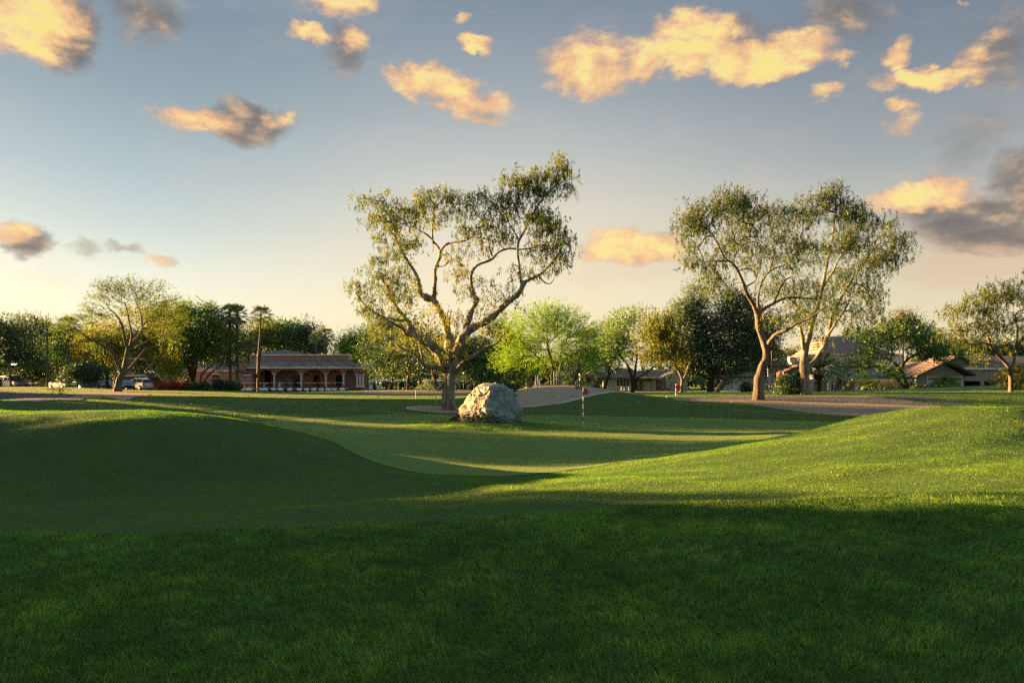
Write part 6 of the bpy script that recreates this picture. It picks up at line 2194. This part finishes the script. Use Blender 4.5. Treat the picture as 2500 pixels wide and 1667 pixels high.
def feather_palm(label, px, Y, py_top, Rpx, trunk_r, seed, n=40, bulb=False, name='date_palm', up=1.2):
    r = np.random.RandomState(seed)
    base = B(px, Y)
    root = empty(name, base, 0, label, 'palm tree')
    top = P(px, py_top, Y) - base
    tr = trunk_r * Y / F
    prof = [(tr * 1.1, 0), (tr, top.z * .3), (tr, top.z * .55)]
    if bulb:
        prof += [(tr * 1.7, top.z * .66), (tr * 2.0, top.z * .82), (tr * 1.4, top.z)]
    else:
        prof += [(tr * .9, top.z)]
    MB().lathe(0, 0, prof, 14).build('trunk', bark_mat('palm_stubs' + str(seed), (.03, .022, .017), (.10, .075, .05), (.40, .36, .30), 7), root)
    Rr = Rpx * Y / F
    quads, vals = [], []
    for i in range(n):
        a = i * 2.39996
        t = (i + .5) / n
        el = up - 1.35 * t
        L = Rr * (.85 + .3 * r.rand())
        d = np.array([math.cos(a) * math.cos(el), math.sin(a) * math.cos(el), math.sin(el)])
        pts = []
        for k in range(13):
            u = k / 12
            pts.append(np.array(top) + d * L * u + np.array([0, 0, -L * .42 * u * u * (1 - .3 * t)]))
        side = np.cross(d, [0, 0, 1])
        side /= np.linalg.norm(side) + 1e-6
        for k in range(12):
            p, q = pts[k], pts[k + 1]
            w = .02 * L * (1 - k / 14)
            quads.append([p - side * w, p + side * w, q + side * w, q - side * w])
            vals.append(.4)
            if k > 1:
                e = (q - p) / np.linalg.norm(q - p)
                for s_ in (-1, 1):
                    for f_ in (0, .5):
                        l = L * .22 * math.sin(math.pi * (k + f_) / 13) ** .6
                        b0 = p + (q - p) * f_
                        dd = side * s_ * .85 + e * .6 + np.array([0, 0, -.15 + .1 * r.randn()])
                        tip = b0 + dd * l
                        quads.append([b0, b0 + e * .05 * L * .5 + dd * l * .5, tip, b0 + dd * l * .5 - e * .012 * L])
                        vals.append(.3 + .4 * r.rand())
    V = np.array(quads).reshape(-1, 3)
    link('fronds', np_mesh('fronds', V, np.arange(len(V)), np.full(len(V) // 4, 4), L_PALM, attrs={'v': np.repeat(vals, 4)}), root)


feather_palm('short date palm with a scaly pineapple trunk between the second gum and the grey house', 1998, 76, 905, 78, 6.5, 311, bulb=True)
feather_palm('date palm with upswept fronds showing above the clubhouse hip roof', 606, 172, 846, 34, 3, 312, up=1.45)


# ------------------------------------------------------------------ shrubs
def shrub(name, label, px, Y, w, hgt, leafm, seed, n=26, L=.14, W=.07, style='clump', group=None, m=40, vb=.5, vs=.3, cat='shrub', dens=1.0):
    """rounded plant: width and height in photo pixels"""
    r = np.random.RandomState(seed)
    b = B(px, Y)
    k = Y / F
    root = empty(name, b, 0, label, cat, group)
    W2, H2 = w * k / 2, hgt * k
    C = []
    for i in range(m):
        a = r.rand() * 6.283
        q = r.rand() ** .5
        zz = r.rand() ** .8
        rad = math.sqrt(max(0, 1 - zz ** 2.2))
        C.append((math.cos(a) * q * W2 * rad, math.sin(a) * q * W2 * rad * .8, zz * H2 * .9))
    C = np.array(C)
    st = MB()
    for i in range(9):
        c = C[r.randint(len(C))]
        st.tube([(0, 0, -.05), (c[0] * .5, c[1] * .5, c[2] * .45), tuple(c)], [.03, .02, .01], 4, cap=False)
    st.build('stems', BK_DARK, root)
    V, v = leaves(C, n, L, W, max(W2, H2) * .16 + .05, style, r, vb, vs)
    V[:, 2] = np.maximum(V[:, 2], .01)
    link('foliage', np_mesh('foliage', V, np.arange(len(V)), np.full(len(V) // 4, 4), leafm, attrs={'v': np.repeat(v, 4)}), root)
    return root


L_RED = leaf_mat('flower_red', (.05, .05, .02), (.34, .045, .05), (.55, .08, .08), .4, .03)
L_BLUEG = leaf_mat('leaf_bluegreen', (.020, .045, .045), (.035, .07, .065), (.06, .10, .08), .3, .05)
SG = 'shrubs in front of the golf carts'
shrub('flowering_shrub', 'red flowering shrub at the left end of the shrub row', 424, 112, 44, 22, L_RED, 401, m=70, n=34, L=.2, W=.13, vb=.62, vs=.4)
shrub('flowering_shrub', 'dull pink flowering shrub beside the bright red one', 455, 113, 34, 20, L_RED, 402, m=50, n=30, L=.2, W=.13, vb=.25, vs=.3)
shrub('shrub', 'yellowish green shrub in the middle of the row before the carts', 474, 112, 30, 22, L_OLIVE, 403, m=50, n=34, L=.2, W=.11, group=SG)
shrub('shrub', 'olive brown shrub right of the yellowish one before the carts', 500, 112, 40, 22, L_EUC2, 404, m=60, n=36, L=.2, W=.11, group=SG)
shrub('shrub', 'dark blue green rounded shrub before the carts', 530, 114, 34, 30, L_BLUEG, 405, m=70, n=38, L=.2, W=.11, group=SG)
shrub('shrub', 'tall dark shrub at the right end of the row before the carts', 562, 114, 36, 28, L_DARK, 406, m=70, n=38, L=.2, W=.11, group=SG)
shrub('shrub', 'small dark green shrub right beside the leftmost visible carts', 583, 114, 18, 24, L_MID, 407, m=40, n=34, L=.18, W=.1, group=SG)
shrub('shrub', 'low grey green shrub left of the red flowers', 398, 116, 22, 14, L_BLUEG, 408, m=30, n=30, L=.18, W=.1)
shrub('dry_shrub', 'thin dry shrub standing on the gravel in front of the silver car', 148, 84, 34, 30, L_EUC2, 409, m=30, n=26, L=.14, W=.05, style='feather')
shrub('shrub', 'dark rounded bush at the foot of the second gum, left of its trunk', 1927, 67, 76, 44, L_DARK, 410, m=150, n=44, L=.16, W=.09, vb=.55, vs=.45)
shrub('hedge', 'low clipped dark hedge under the wide window of the taupe bungalow', 2283, 88, 110, 11, L_DARK, 411, m=110, n=44, L=.16, W=.09, cat='hedge')
shrub('shrub', 'bright yellow shrub behind the far right gum trunk', 2474, 64, 78, 42, L_YEL, 412, m=90, n=34, L=.2, W=.07, style='feather', vb=.2, vs=.2)
shrub('hedge', 'dark hedge by the left end of the ranch house', 1445, 108, 66, 20, L_DARK, 413, m=90, n=40, L=.2, W=.11, cat='hedge')
shrub('shrub', 'dark bush under the silver green trees by the house wall', 1822, 100, 30, 26, L_DARK, 414, m=60, n=36, L=.18, W=.1)
shrub('shrub', 'rounded dark bush behind the brown mound, right of the boulder', 1255, 96, 46, 26, L_DARK, 415, m=80, n=38, L=.18, W=.1)
shrub('shrub', 'bluish bush in front of the rust coloured building', 134, 120, 36, 26, L_BLUEG, 416, m=70, n=36, L=.2, W=.1)
shrub('agave', 'blue green agave left of the big gum trunk', 1050, 120, 22, 20, L_SILV, 417, m=14, n=30, L=.8, W=.09, style='feather', cat='agave')


def three_stem():
    """young tree with three slender pale stems"""
    Y = 78
    t = Tree(Y, 61)
    by = HZ - (h((2145 - 1250) / F * Y, Y) - EYE) * F / Y
    t.limb([(2146, by + 1, 0, 1.3), (2145, 945, 0, 1.1), (2141, 925, 0, .9)], 6)
    t.limb([(2131, by + 1, 0, 1.3), (2128, 945, 0, 1.1), (2124, 928, 0, .8)], 6)
    t.limb([(2157, by + 1, 0, 1.3), (2161, 945, 0, 1.1), (2166, 925, 0, .8)], 6)
    r = t.r
    C = np.concatenate([blob(r, Y, 2135, 915, 0, 26, 18, 26), blob(r, Y, 2165, 905, 0, 26, 22, 26), blob(r, Y, 2120, 930, 0, 18, 12, 10), blob(r, Y, 2180, 925, 0, 18, 14, 10)])
    t.grow(C, .008, from_=1)
    t.finish('young_tree', 'young tree with three slender sunlit stems in front of the grey house', 'tree', None, BK_EUC, L_LIME, 'feather', 44, .18, .06, .42, vb=.3, vs=.3)


three_stem()


# ------------------------------------------------------------------ cacti and stones on the planted mound
M_CACT = plain('cactus_skin', (.13, .19, .10), .7, var=.25, scale=4)
M_CACTG = plain('cactus_pale', (.22, .27, .19), .7, var=.2, scale=4)
M_STONE = plain('garden_stone', (.24, .22, .20), .95, var=.35, scale=5, bump_=.7)
M_STONEL = plain('garden_stone_pale', (.42, .42, .43), .95, var=.25, scale=5, bump_=.7)


def rock(label, px, py, ymin, w, mat=M_STONE, seed=0, tall=.6, name='garden_rock', group='stones on the planted mound'):
    g = G(px, py, ymin)
    bm = bmesh.new()
    bmesh.ops.create_icosphere(bm, subdivisions=3, radius=1)
    from mathutils import noise as mn
    k = w * g.y / F / 2
    for v in bm.verts:
        d = v.co.copy()
        f_ = 1 + .35 * mn.noise(d * 1.6 + Vector((seed, 0, 0))) + .15 * mn.noise(d * 4 + Vector((seed, 2, 0)))
        v.co = Vector((d.x * k * f_, d.y * k * f_, d.z * k * tall * f_))
    me = bpy.data.meshes.new(name)
    bm.to_mesh(me)
    bm.free()
    me.materials.append(mat)
    o = link(name, me, None, g + Vector((0, 0, k * tall * .35)))
    tag(o, label, 'rock', group)


rock('grey stone in front on the brown mound, larger one of the middle pair', 1364, 972, 48, 11, M_STONEL, 1)
rock('dark stone touching the pale one in the middle of the brown mound', 1377, 972, 48, 9, M_STONE, 2)
rock('stone on the brown mound straight left of the red flag', 1398, 968, 48, 12, M_STONE, 3)
rock('pale stone high on the brown mound left of its top', 1335, 958, 48, 9, M_STONEL, 4)
rock('brown stone high on the brown mound, leftmost of the stones on its slope', 1322, 956, 48, 8, M_STONE, 5)
rock('stone at the right foot of the brown mound just right of the flag', 1437, 967, 48, 10, M_STONE, 6)
rock('pale upright marker stone on the dark bed beyond the far green', 930, 963, 48, 8, M_STONEL, 7, 1.2, group=None)
rock('brown rough rock at the left end of the brown mound', 1252, 968, 48, 18, plain('rock_brown', (.14, .10, .06), .95, var=.4, bump_=.8), 8, .9, group=None)
rock('pale stone behind the brown mound left of the cacti', 1268, 962, 60, 9, M_STONEL, 9, .6)


def column_cactus(label, Y, stems, mat, group='cacti on the planted mound', name='column_cactus'):
    """stems: (px base, py base, px top, py top, radius px)"""
    b = B(stems[0][0], Y)
    root = empty(name, b, 0, label, 'cactus', group)
    for i, (a, b0, c, d, r_) in enumerate(stems):
        y = Y + ((i * 37) % 5 - 2) * .12
        p0 = B(a, y) - Vector((0, 0, .1))
        p1 = P(c, d, y)
        k = y / F * r_
        mid = p0.lerp(p1, .5) + Vector(((i % 3 - 1) * .03, 0, 0))
        L = (p1 - p0)
        m = MB()
        n = 10
        pts = [p0, p0 + L * .3, mid, p0 + L * .8, p0 + L * .94, p1]
        rr = [k * .8, k, k * 1.02, k * .98, k * .8, k * .25]
        # ribbed section
        vs, fs = [], []
        nn = 16
        for q, rad in zip(pts, rr):
            for t in range(nn):
                ra = rad * (1.0 if t % 2 else .78)
                vs.append((q.x - b.x + ra * math.cos(2 * math.pi * t / nn), q.y - b.y + ra * math.sin(2 * math.pi * t / nn), q.z - b.z))
        for e in range(len(pts) - 1):
            fs += [(e * nn + t, e * nn + (t + 1) % nn, (e + 1) * nn + (t + 1) % nn, (e + 1) * nn + t) for t in range(nn)]
        fs.append(tuple(range(len(vs) - nn, len(vs))))
        m.add(vs, fs)
        m.build('stem', mat, root)
    return root


column_cactus('cluster of tall pale column cacti in front of the lime green tree trunk', 69, [(1350, 948, 1344, 914, 2.0), (1354, 948, 1352, 903, 2.0), (1358, 948, 1360, 903, 2.2), (1362, 948, 1368, 885, 1.8), (1366, 948, 1370, 912, 2.0), (1370, 948, 1373, 922, 2.4), (1356, 948, 1357, 925, 2.2), (1376, 948, 1378, 930, 2)], M_CACTG)
column_cactus('cluster of short column cacti left of the tall ones', 68, [(1310, 950, 1308, 916, 1.6), (1314, 950, 1313, 914, 1.6), (1318, 950, 1317, 926, 1.6), (1322, 950, 1323, 936, 1.8), (1306, 950, 1306, 930, 1.4)], M_CACTG)
column_cactus('dark green many ribbed cactus clump right beside the red flag', 58.5, [(1408, 962, 1406, 930, 2.4), (1412, 962, 1411, 925, 2.2), (1416, 962, 1416, 928, 2.4), (1420, 962, 1421, 930, 2.2), (1410, 963, 1409, 944, 2.2), (1418, 963, 1418, 945, 2.2)], M_CACT)


def wand_plant(label, name, px, Y, n, hpx, spread, seed, mat, group=None, cat='shrub', rr=.012, leafy=True):
    r = random.Random(seed)
    b = B(px, Y)
    root = empty(name, b, 0, label, cat, group)
    m = MB()
    C = []
    k = Y / F
    for i in range(n):
        a = r.uniform(0, 6.28)
        s_ = spread * k * r.random()
        H_ = hpx * k * r.uniform(.6, 1)
        tip = Vector((math.cos(a) * s_, math.sin(a) * s_, H_))
        mid = tip * .5 + Vector((r.uniform(-.1, .1), 0, H_ * .05)) * .6
        m.tube([(0, 0, -.05), mid, tip], [rr * 1.6, rr * 1.2, rr * .5], 4, cap=False)
        for t in np.linspace(.25, 1, 12):
            C.append(tuple(Vector((0, 0, 0)).lerp(tip, t)))
    m.build('stems', mat, root)
    if leafy:
        rs = np.random.RandomState(seed)
        C = np.array(C)
        V, v = leaves(C, 7, .09, .035, .06, 'clump', rs, .4, .3)
        link('foliage', np_mesh('foliage', V, np.arange(len(V)), np.full(len(V) // 4, 4), L_BLUEG, attrs={'v': np.repeat(v, 4)}), root)


wand_plant('tall many stemmed ocotillo behind the cactus clump by the flag', 'ocotillo', 1398, 66, 34, 72, 30, 51, M_CACT, rr=.02)
wand_plant('bare twiggy grey shrub on the left shoulder of the brown mound', 'dry_shrub', 1290, 62, 30, 34, 26, 52, BK_GREY, leafy=False, rr=.008)
shrub('shrub', 'low yellow green cushion plant at the foot of the column cacti', 1338, 67, 22, 12, L_OLIVE, 421, m=30, n=30, L=.09, W=.05)
shrub('shrub', 'spiky green plant at the left end of the brown mound', 1240, 60, 26, 18, L_DARK, 422, m=30, n=30, L=.3, W=.05, style='feather')
shrub('shrub', 'low flowering ground plant right of the column cacti', 1388, 66, 26, 9, L_OLIVE, 423, m=26, n=26, L=.09, W=.05)

# ------------------------------------------------------------------ flagsticks and poles
M_RED = plain('flag_red', (.62, .03, .02), .7, var=.08)
M_PW = plain('pole_white', (.72, .72, .70), .4, var=.03)
M_PB = plain('pole_black', (.015, .015, .015), .5)


def stick(label, px, pyb, pyt, ymin, flag=False, bands=5, wpx=1.0, group='striped target poles', name='target_pole', start_white=True):
    g = G(px, pyb, ymin)
    top = P(px, pyt, g.y).z - g.z
    r = max(.008, wpx * g.y / F / 2)
    root = empty(name, g, 0, label, 'flagstick' if flag else 'pole', group)
    for i in range(bands):
        z0, z1 = top * i / bands, top * (i + 1) / bands
        w = (i % 2 == 0) == start_white
        MB().cyl(0, 0, z0 - (.02 if i == 0 else 0), z1, r, 8).build('band', M_PW if w else M_PB, root)
    if flag:
        k = g.y / F
        m = MB()
        n, mm = 9, 6
        vs = []
        for i in range(n):
            for j in range(mm):
                u, v = i / (n - 1), j / (mm - 1)
                x = r + u * 11 * k * (1 - .15 * v)
                z = top - (.5 + v * 14 * (1 - u * .25) + u * (5 + 3 * v)) * k
                if u > .75 and v > .8:
                    z -= 0
                y = .07 * math.sin(u * 7 + v * 1.5) * u
                vs.append((x, y, z))
        fs = [(i * mm + j, (i + 1) * mm + j, (i + 1) * mm + j + 1, i * mm + j + 1) for i in range(n - 1) for j in range(mm - 1)]
        m.add(vs, fs)
        o = m.build('flag', M_RED, root, smooth=True)
        s_ = o.modifiers.new('thickness', 'SOLIDIFY')
        s_.thickness = .004
    return root


stick('near banded flagstick with a red flag on the green right of the boulder', 1424, 1037, 946, 20, True, 9, 2.2, 'flagsticks with red flags', 'flagstick')
stick('distant flagstick with a small red flag in front of the pale forked gum', 1650, 964, 936, 60, True, 5, 1.6, 'flagsticks with red flags', 'flagstick')
stick('striped target pole, left one of the three in front of the ranch house', 1517, 960.5, 943, 60, bands=9, wpx=2)
stick('striped target pole, middle and nearest one of the three in front of the ranch house', 1524, 969, 946, 60, bands=9, wpx=2)
stick('striped target pole, right one of the three in front of the ranch house', 1535, 965.5, 944.5, 60, bands=9, wpx=2)
stick('short thin white pole alone on the far right green', 1627.5, 974, 967, 55, bands=1, wpx=1.4)
stick('striped target pole beside the pale marker stone', 923, 977, 955, 55, bands=7, wpx=2)
stick('striped target pole on the far green midway between marker stone and gum trunk', 1015.5, 972.5, 952, 55, bands=7, wpx=2)
stick('striped target pole nearest the big gum trunk on its left', 1064, 985, 963, 50, bands=7, wpx=2)
stick('striped target pole farthest left, on the dark grass before the clubhouse end', 887, 960, 950, 70, bands=5, wpx=1.6)
for i, (px, py) in enumerate([(1691, 979), (1786, 981), (574, 1012), (1560, 984)]):
    g = G(px, py, 30)
    bm = bmesh.new()
    bmesh.ops.create_uvsphere(bm, u_segments=12, v_segments=8, radius=.032)
    me = bpy.data.meshes.new('golf_ball')
    bm.to_mesh(me)
    bm.free()
    me.materials.append(M_PW)
    o = link('golf_ball', me, None, g + Vector((0, 0, .035)))
    tag(o, ['white golf ball on the berm left of the leaning gum trunk', 'white golf ball on the berm nearest the leaning gum trunk', 'white golf ball on the slope behind the left mound', 'white golf ball on the lit berm crest right of the red flag'][i], 'golf ball', 'stray golf balls')


def lamp_pole(label, px, Y, py_top, arm, lamp_px, lit=True):
    b = B(px, Y)
    root = empty('parking_lamp', b, 0, label, 'street lamp', 'lamps of the car park')
    k = Y / F
    top = P(px, py_top, Y).z - b.z
    MB().tube([(0, 0, 0), (0, 0, top)], [.11, .08], 8).build('pole', M_BLACK, root)
    x1 = (lamp_px - px) * k
    MB().box(min(0, x1), max(0, x1), -.03, .03, top - .08, top).build('arm', M_BLACK, root)
    hd = MB().box(x1 - .35, x1 + .35, -.2, .2, top - .22, top - .06).build('lamp_head', M_BLACK, root)
    if lit:
        MB().box(x1 - .3, x1 + .3, -.215, .17, top - .36, top - .221).build('lens', plain('lamp_glow', (.9, .85, .7), .5, emit=((1, .85, .6), .6)), hd)


lamp_pole('dark parking lamp post with a lit lamp at the far left', 26, 116, 884, 0, 35)
lamp_pole('dark parking lamp showing above the second citrus tree', 190, 114, 886, 0, 199)


M_POLE = plain('pole_grey', (.10, .10, .10), .8)


def tall_pole():
    b = B(1884, 80)
    root = empty('pole', b, 0, 'thin tall grey pole right of the leaning gum trunk', 'pole')
    MB().tube([(0, 0, -.1), (0, 0, P(1884, 856, 80).z - b.z)], [.06, .045], 8).build('shaft', M_POLE, root)
    MB().lathe(0, 0, [(.1, -.05), (.1, .12), (.06, .16)], 10).build('base', M_RIM, root)


tall_pole()


def dish():
    b = B(2046, 92)
    root = empty('satellite_dish', b, 0, 'round dark dish on a thin black pole in front of the grey house', 'satellite dish')
    k = 92 / F
    top = P(2046, 930, 92).z - b.z
    MB().tube([(0, 0, 0), (0, 0, top - .1)], .035, 8).build('pole', M_BLACK, root)
    r_ = 7 * k
    m = MB()
    rings = [(0.02, .10), (.4, .08), (.75, .03), (1.0, -.05), (1.04, -.04)]
    n = 20
    vs = []
    for q, d_ in rings:
        vs += [(q * r_ * math.cos(2 * math.pi * t / n), -.12 + d_, top + q * r_ * math.sin(2 * math.pi * t / n)) for t in range(n)]
    m.add(vs, [(a * n + t, a * n + (t + 1) % n, (a + 1) * n + (t + 1) % n, (a + 1) * n + t) for a in range(len(rings) - 1) for t in range(n)])
    o = m.build('dish', M_BLACK, root, smooth=True)
    s_ = o.modifiers.new('thickness', 'SOLIDIFY')
    s_.thickness = .02
    MB().tube([(-.0, -.15, top - r_), (.0, -.45, top - .05)], .015, 5).box(-.05, .05, -.52, -.42, top - .1, top).build('receiver_arm', M_BLACK, root)


dish()


def grill():
    b = B(2111, 92)
    root = empty('barbecue_grill', b, 0, 'low dark barbecue with a shiny lid by the gate pier of the grey house', 'barbecue')
    MB().box(-.35, .35, -.25, .25, .30, .50).build('firebox', M_BLACK, root)
    MB().prism([(-.35, .50), (-.33, .66), (-.2, .76), (.2, .76), (.33, .66), (.35, .50)], -.25, .25, 'y').build('lid', M_RIM, root)
    for x in (-.3, .3):
        for y in (-.2, .2):
            MB().box(x - .02, x + .02, y - .02, y + .02, 0, .3).build('leg', M_BLACK, root)
    MB().box(.36, .62, -.2, .2, .46, .50).build('side_shelf', M_RIM, root)


grill()

# ------------------------------------------------------------------ people
M_SKIN = plain('skin', (.42, .25, .17), .6)
M_HAIR = plain('hair', (.08, .055, .04), .8)


def person(label, px, Y, rz, pose, top, legs, cap=None, group=None):
    b = B(px, Y)
    root = empty('person', b, rz, label, 'person', group)
    # joints: x right, y back, z up
    J = {'pel': (0, 0, .92), 'che': (0, 0, 1.28), 'nek': (0, 0, 1.46), 'hed': (0, -.01, 1.60), 'top': (0, 0, 1.73),
         'sl': (-.18, 0, 1.40), 'el': (-.26, -.02, 1.12), 'wl': (-.27, -.12, .88), 'hl': (-.27, -.17, .80),
         'sr': (.18, 0, 1.40), 'er': (.26, -.02, 1.12), 'wr': (.27, -.12, .88), 'hr': (.27, -.17, .80),
         'pl': (-.10, 0, .88), 'kl': (-.12, -.03, .50), 'al': (-.13, 0, .09), 'tl': (-.14, -.16, .04),
         'pr': (.10, 0, .88), 'kr': (.12, -.03, .50), 'ar': (.13, 0, .09), 'tr': (.14, -.16, .04)}
    if pose == 'walk':
        J.update(kl=(-.11, -.22, .52), al=(-.12, -.26, .10), tl=(-.12, -.42, .06), kr=(.11, .05, .48), ar=(.12, .34, .14), tr=(.12, .24, .04), wl=(-.25, .12, .92), hl=(-.25, .14, .84), wr=(.25, -.28, .98), hr=(.25, -.34, .92))
    if pose == 'bend':
        J.update(che=(0, -.28, 1.12), nek=(0, -.44, 1.20), hed=(0, -.56, 1.24), top=(0, -.66, 1.30), sl=(-.18, -.38, 1.14), sr=(.18, -.38, 1.14), el=(-.18, -.46, .88), er=(.18, -.46, .88), wl=(-.08, -.52, .66), wr=(.08, -.52, .66), hl=(-.04, -.54, .58), hr=(.04, -.54, .58), pel=(0, 0, .88), kl=(-.13, -.1, .48), kr=(.13, -.1, .48))
    if pose == 'hold':
        J.update(el=(-.24, -.06, 1.14), er=(.24, -.06, 1.14), wl=(-.08, -.26, .98), wr=(.08, -.26, .98), hl=(-.03, -.31, .92), hr=(.03, -.31, .92))
    R_ = {'pel': .14, 'che': .15, 'nek': .06, 'hed': .10, 'top': .07, 's': .07, 'e': .045, 'w': .03, 'h': .035, 'p': .10, 'k': .065, 'a': .045, 't': .04}
    E = [('pel', 'che'), ('che', 'nek'), ('nek', 'hed'), ('hed', 'top')] + [(a + s_, c + s_) for s_ in 'lr' for a, c in (('s', 'e'), ('e', 'w'), ('w', 'h'), ('p', 'k'), ('k', 'a'), ('a', 't'))] + [('che', 'sl'), ('che', 'sr'), ('pel', 'pl'), ('pel', 'pr')]
    keys = list(J)
    me = bpy.data.meshes.new('body')
    me.from_pydata([J[k] for k in keys], [(keys.index(a), keys.index(c)) for a, c in E], [])
    # five fingers on each hand
    me.materials.append(M_SKIN)
    o = link('body', me, root)
    me2 = o.data
    sk = o.modifiers.new('skin', 'SKIN')
    sv = me2.skin_vertices[0].data
    for i, k in enumerate(keys):
        r_ = R_.get(k) or R_[k[0]]
        sv[i].radius = (r_, r_ * .85)
    sv[keys.index('pel')].use_root = True
    sb = o.modifiers.new('sub', 'SUBSURF')
    sb.levels = sb.render_levels = 1
    # clothes as slightly larger skins over the same joints
    def cloth(name, ks, es, mat, grow, over={}):
        m_ = bpy.data.meshes.new(name)
        m_.from_pydata([J[k] for k in ks], [(ks.index(a), ks.index(c)) for a, c in es], [])
        m_.materials.append(mat)
        c_ = link(name, m_, root)
        c_.modifiers.new('skin', 'SKIN')
        d_ = m_.skin_vertices[0].data
        for i, k in enumerate(ks):
            r_ = over.get(k) or ((R_.get(k) or R_[k[0]]) + grow)
            d_[i].radius = (r_, r_ * .88)
        d_[0].use_root = True
        s2 = c_.modifiers.new('sub', 'SUBSURF')
        s2.levels = s2.render_levels = 1
    cloth('shirt', ['che', 'pel', 'nek', 'sl', 'sr', 'el', 'er'], [('pel', 'che'), ('che', 'nek'), ('che', 'sl'), ('che', 'sr'), ('sl', 'el'), ('sr', 'er')], top, .018, {'nek': .062})
    cloth('trousers', ['pel', 'pl', 'pr', 'kl', 'kr', 'al', 'ar'], [('pel', 'pl'), ('pel', 'pr'), ('pl', 'kl'), ('pr', 'kr'), ('kl', 'al'), ('kr', 'ar')], legs, .016)
    hx, hy, hz = J['hed']
    m = MB()
    m.lathe(hx, hy + .01, [(.118, hz + .03), (.12, hz + .08), (.10, hz + .15), (.05, hz + .185)], 12)
    if cap:
        m.box(hx - .07, hx + .07, hy - .22, hy - .10, hz + .05, hz + .065)
    m.build('cap' if cap else 'hair', cap or M_HAIR, root, smooth=True)
    # face
    MB().box(hx - .012, hx + .012, hy - .125, hy - .10, hz - .02, hz + .02).build('nose', M_SKIN, root)
    for s_ in (-1, 1):
        hk = J['hl'] if s_ < 0 else J['hr']
        m = MB()
        for f_ in range(4):
            x = hk[0] + (f_ - 1.5) * .018
            m.tube([(x, hk[1], hk[2]), (x, hk[1] - .015, hk[2] - .05), (x, hk[1] - .005, hk[2] - .085 + abs(f_ - 1.5) * .006)], [.009, .008, .006], 5)
        m.tube([(hk[0] + s_ * -.03, hk[1], hk[2] + .01), (hk[0] + s_ * -.05, hk[1] - .03, hk[2] - .03)], [.01, .007], 5)
        m.build('fingers', M_SKIN, root)
    return root


C_WH = plain('cloth_white', (.66, .68, .72), .9)
C_BL = plain('cloth_blue', (.22, .34, .55), .9)
C_DK = plain('cloth_dark', (.03, .035, .045), .9)
C_KH = plain('cloth_khaki', (.30, .26, .20), .9)
GP = 'golfers'
person('golfer in white trousers and dark top left of the big gum trunk', 1069, 165, R(20), 'stand', C_DK, C_WH, C_WH, GP)
person('golfer in white shirt and dark trousers nearest the gum trunk on its left', 1075, 162, R(-30), 'hold', C_WH, C_DK, C_WH, GP)
person('golfer all in white between the gum trunk and the boulder', 1142, 162, R(10), 'hold', C_WH, C_WH, C_WH, GP)
person('golfer in dark clothes with a white cap just left of the boulder top', 1149, 160, R(-20), 'stand', C_DK, C_DK, C_WH, GP)
person('golfer in a light blue shirt bending over right of the red flag', 1455, 100, R(-65), 'bend', C_BL, C_DK, C_WH, GP)
person('person in dark clothes and white cap behind the brown mound', 1289, 128, R(15), 'stand', C_DK, C_DK, C_WH, GP)
person('person in a blue shirt leaning into a cart in the back row', 645, 156.5, R(40), 'hold', C_BL, C_KH, None, GP)
person('person in a white shirt standing between the cart rows', 682, 156, R(-10), 'stand', C_WH, C_KH, C_WH, GP)
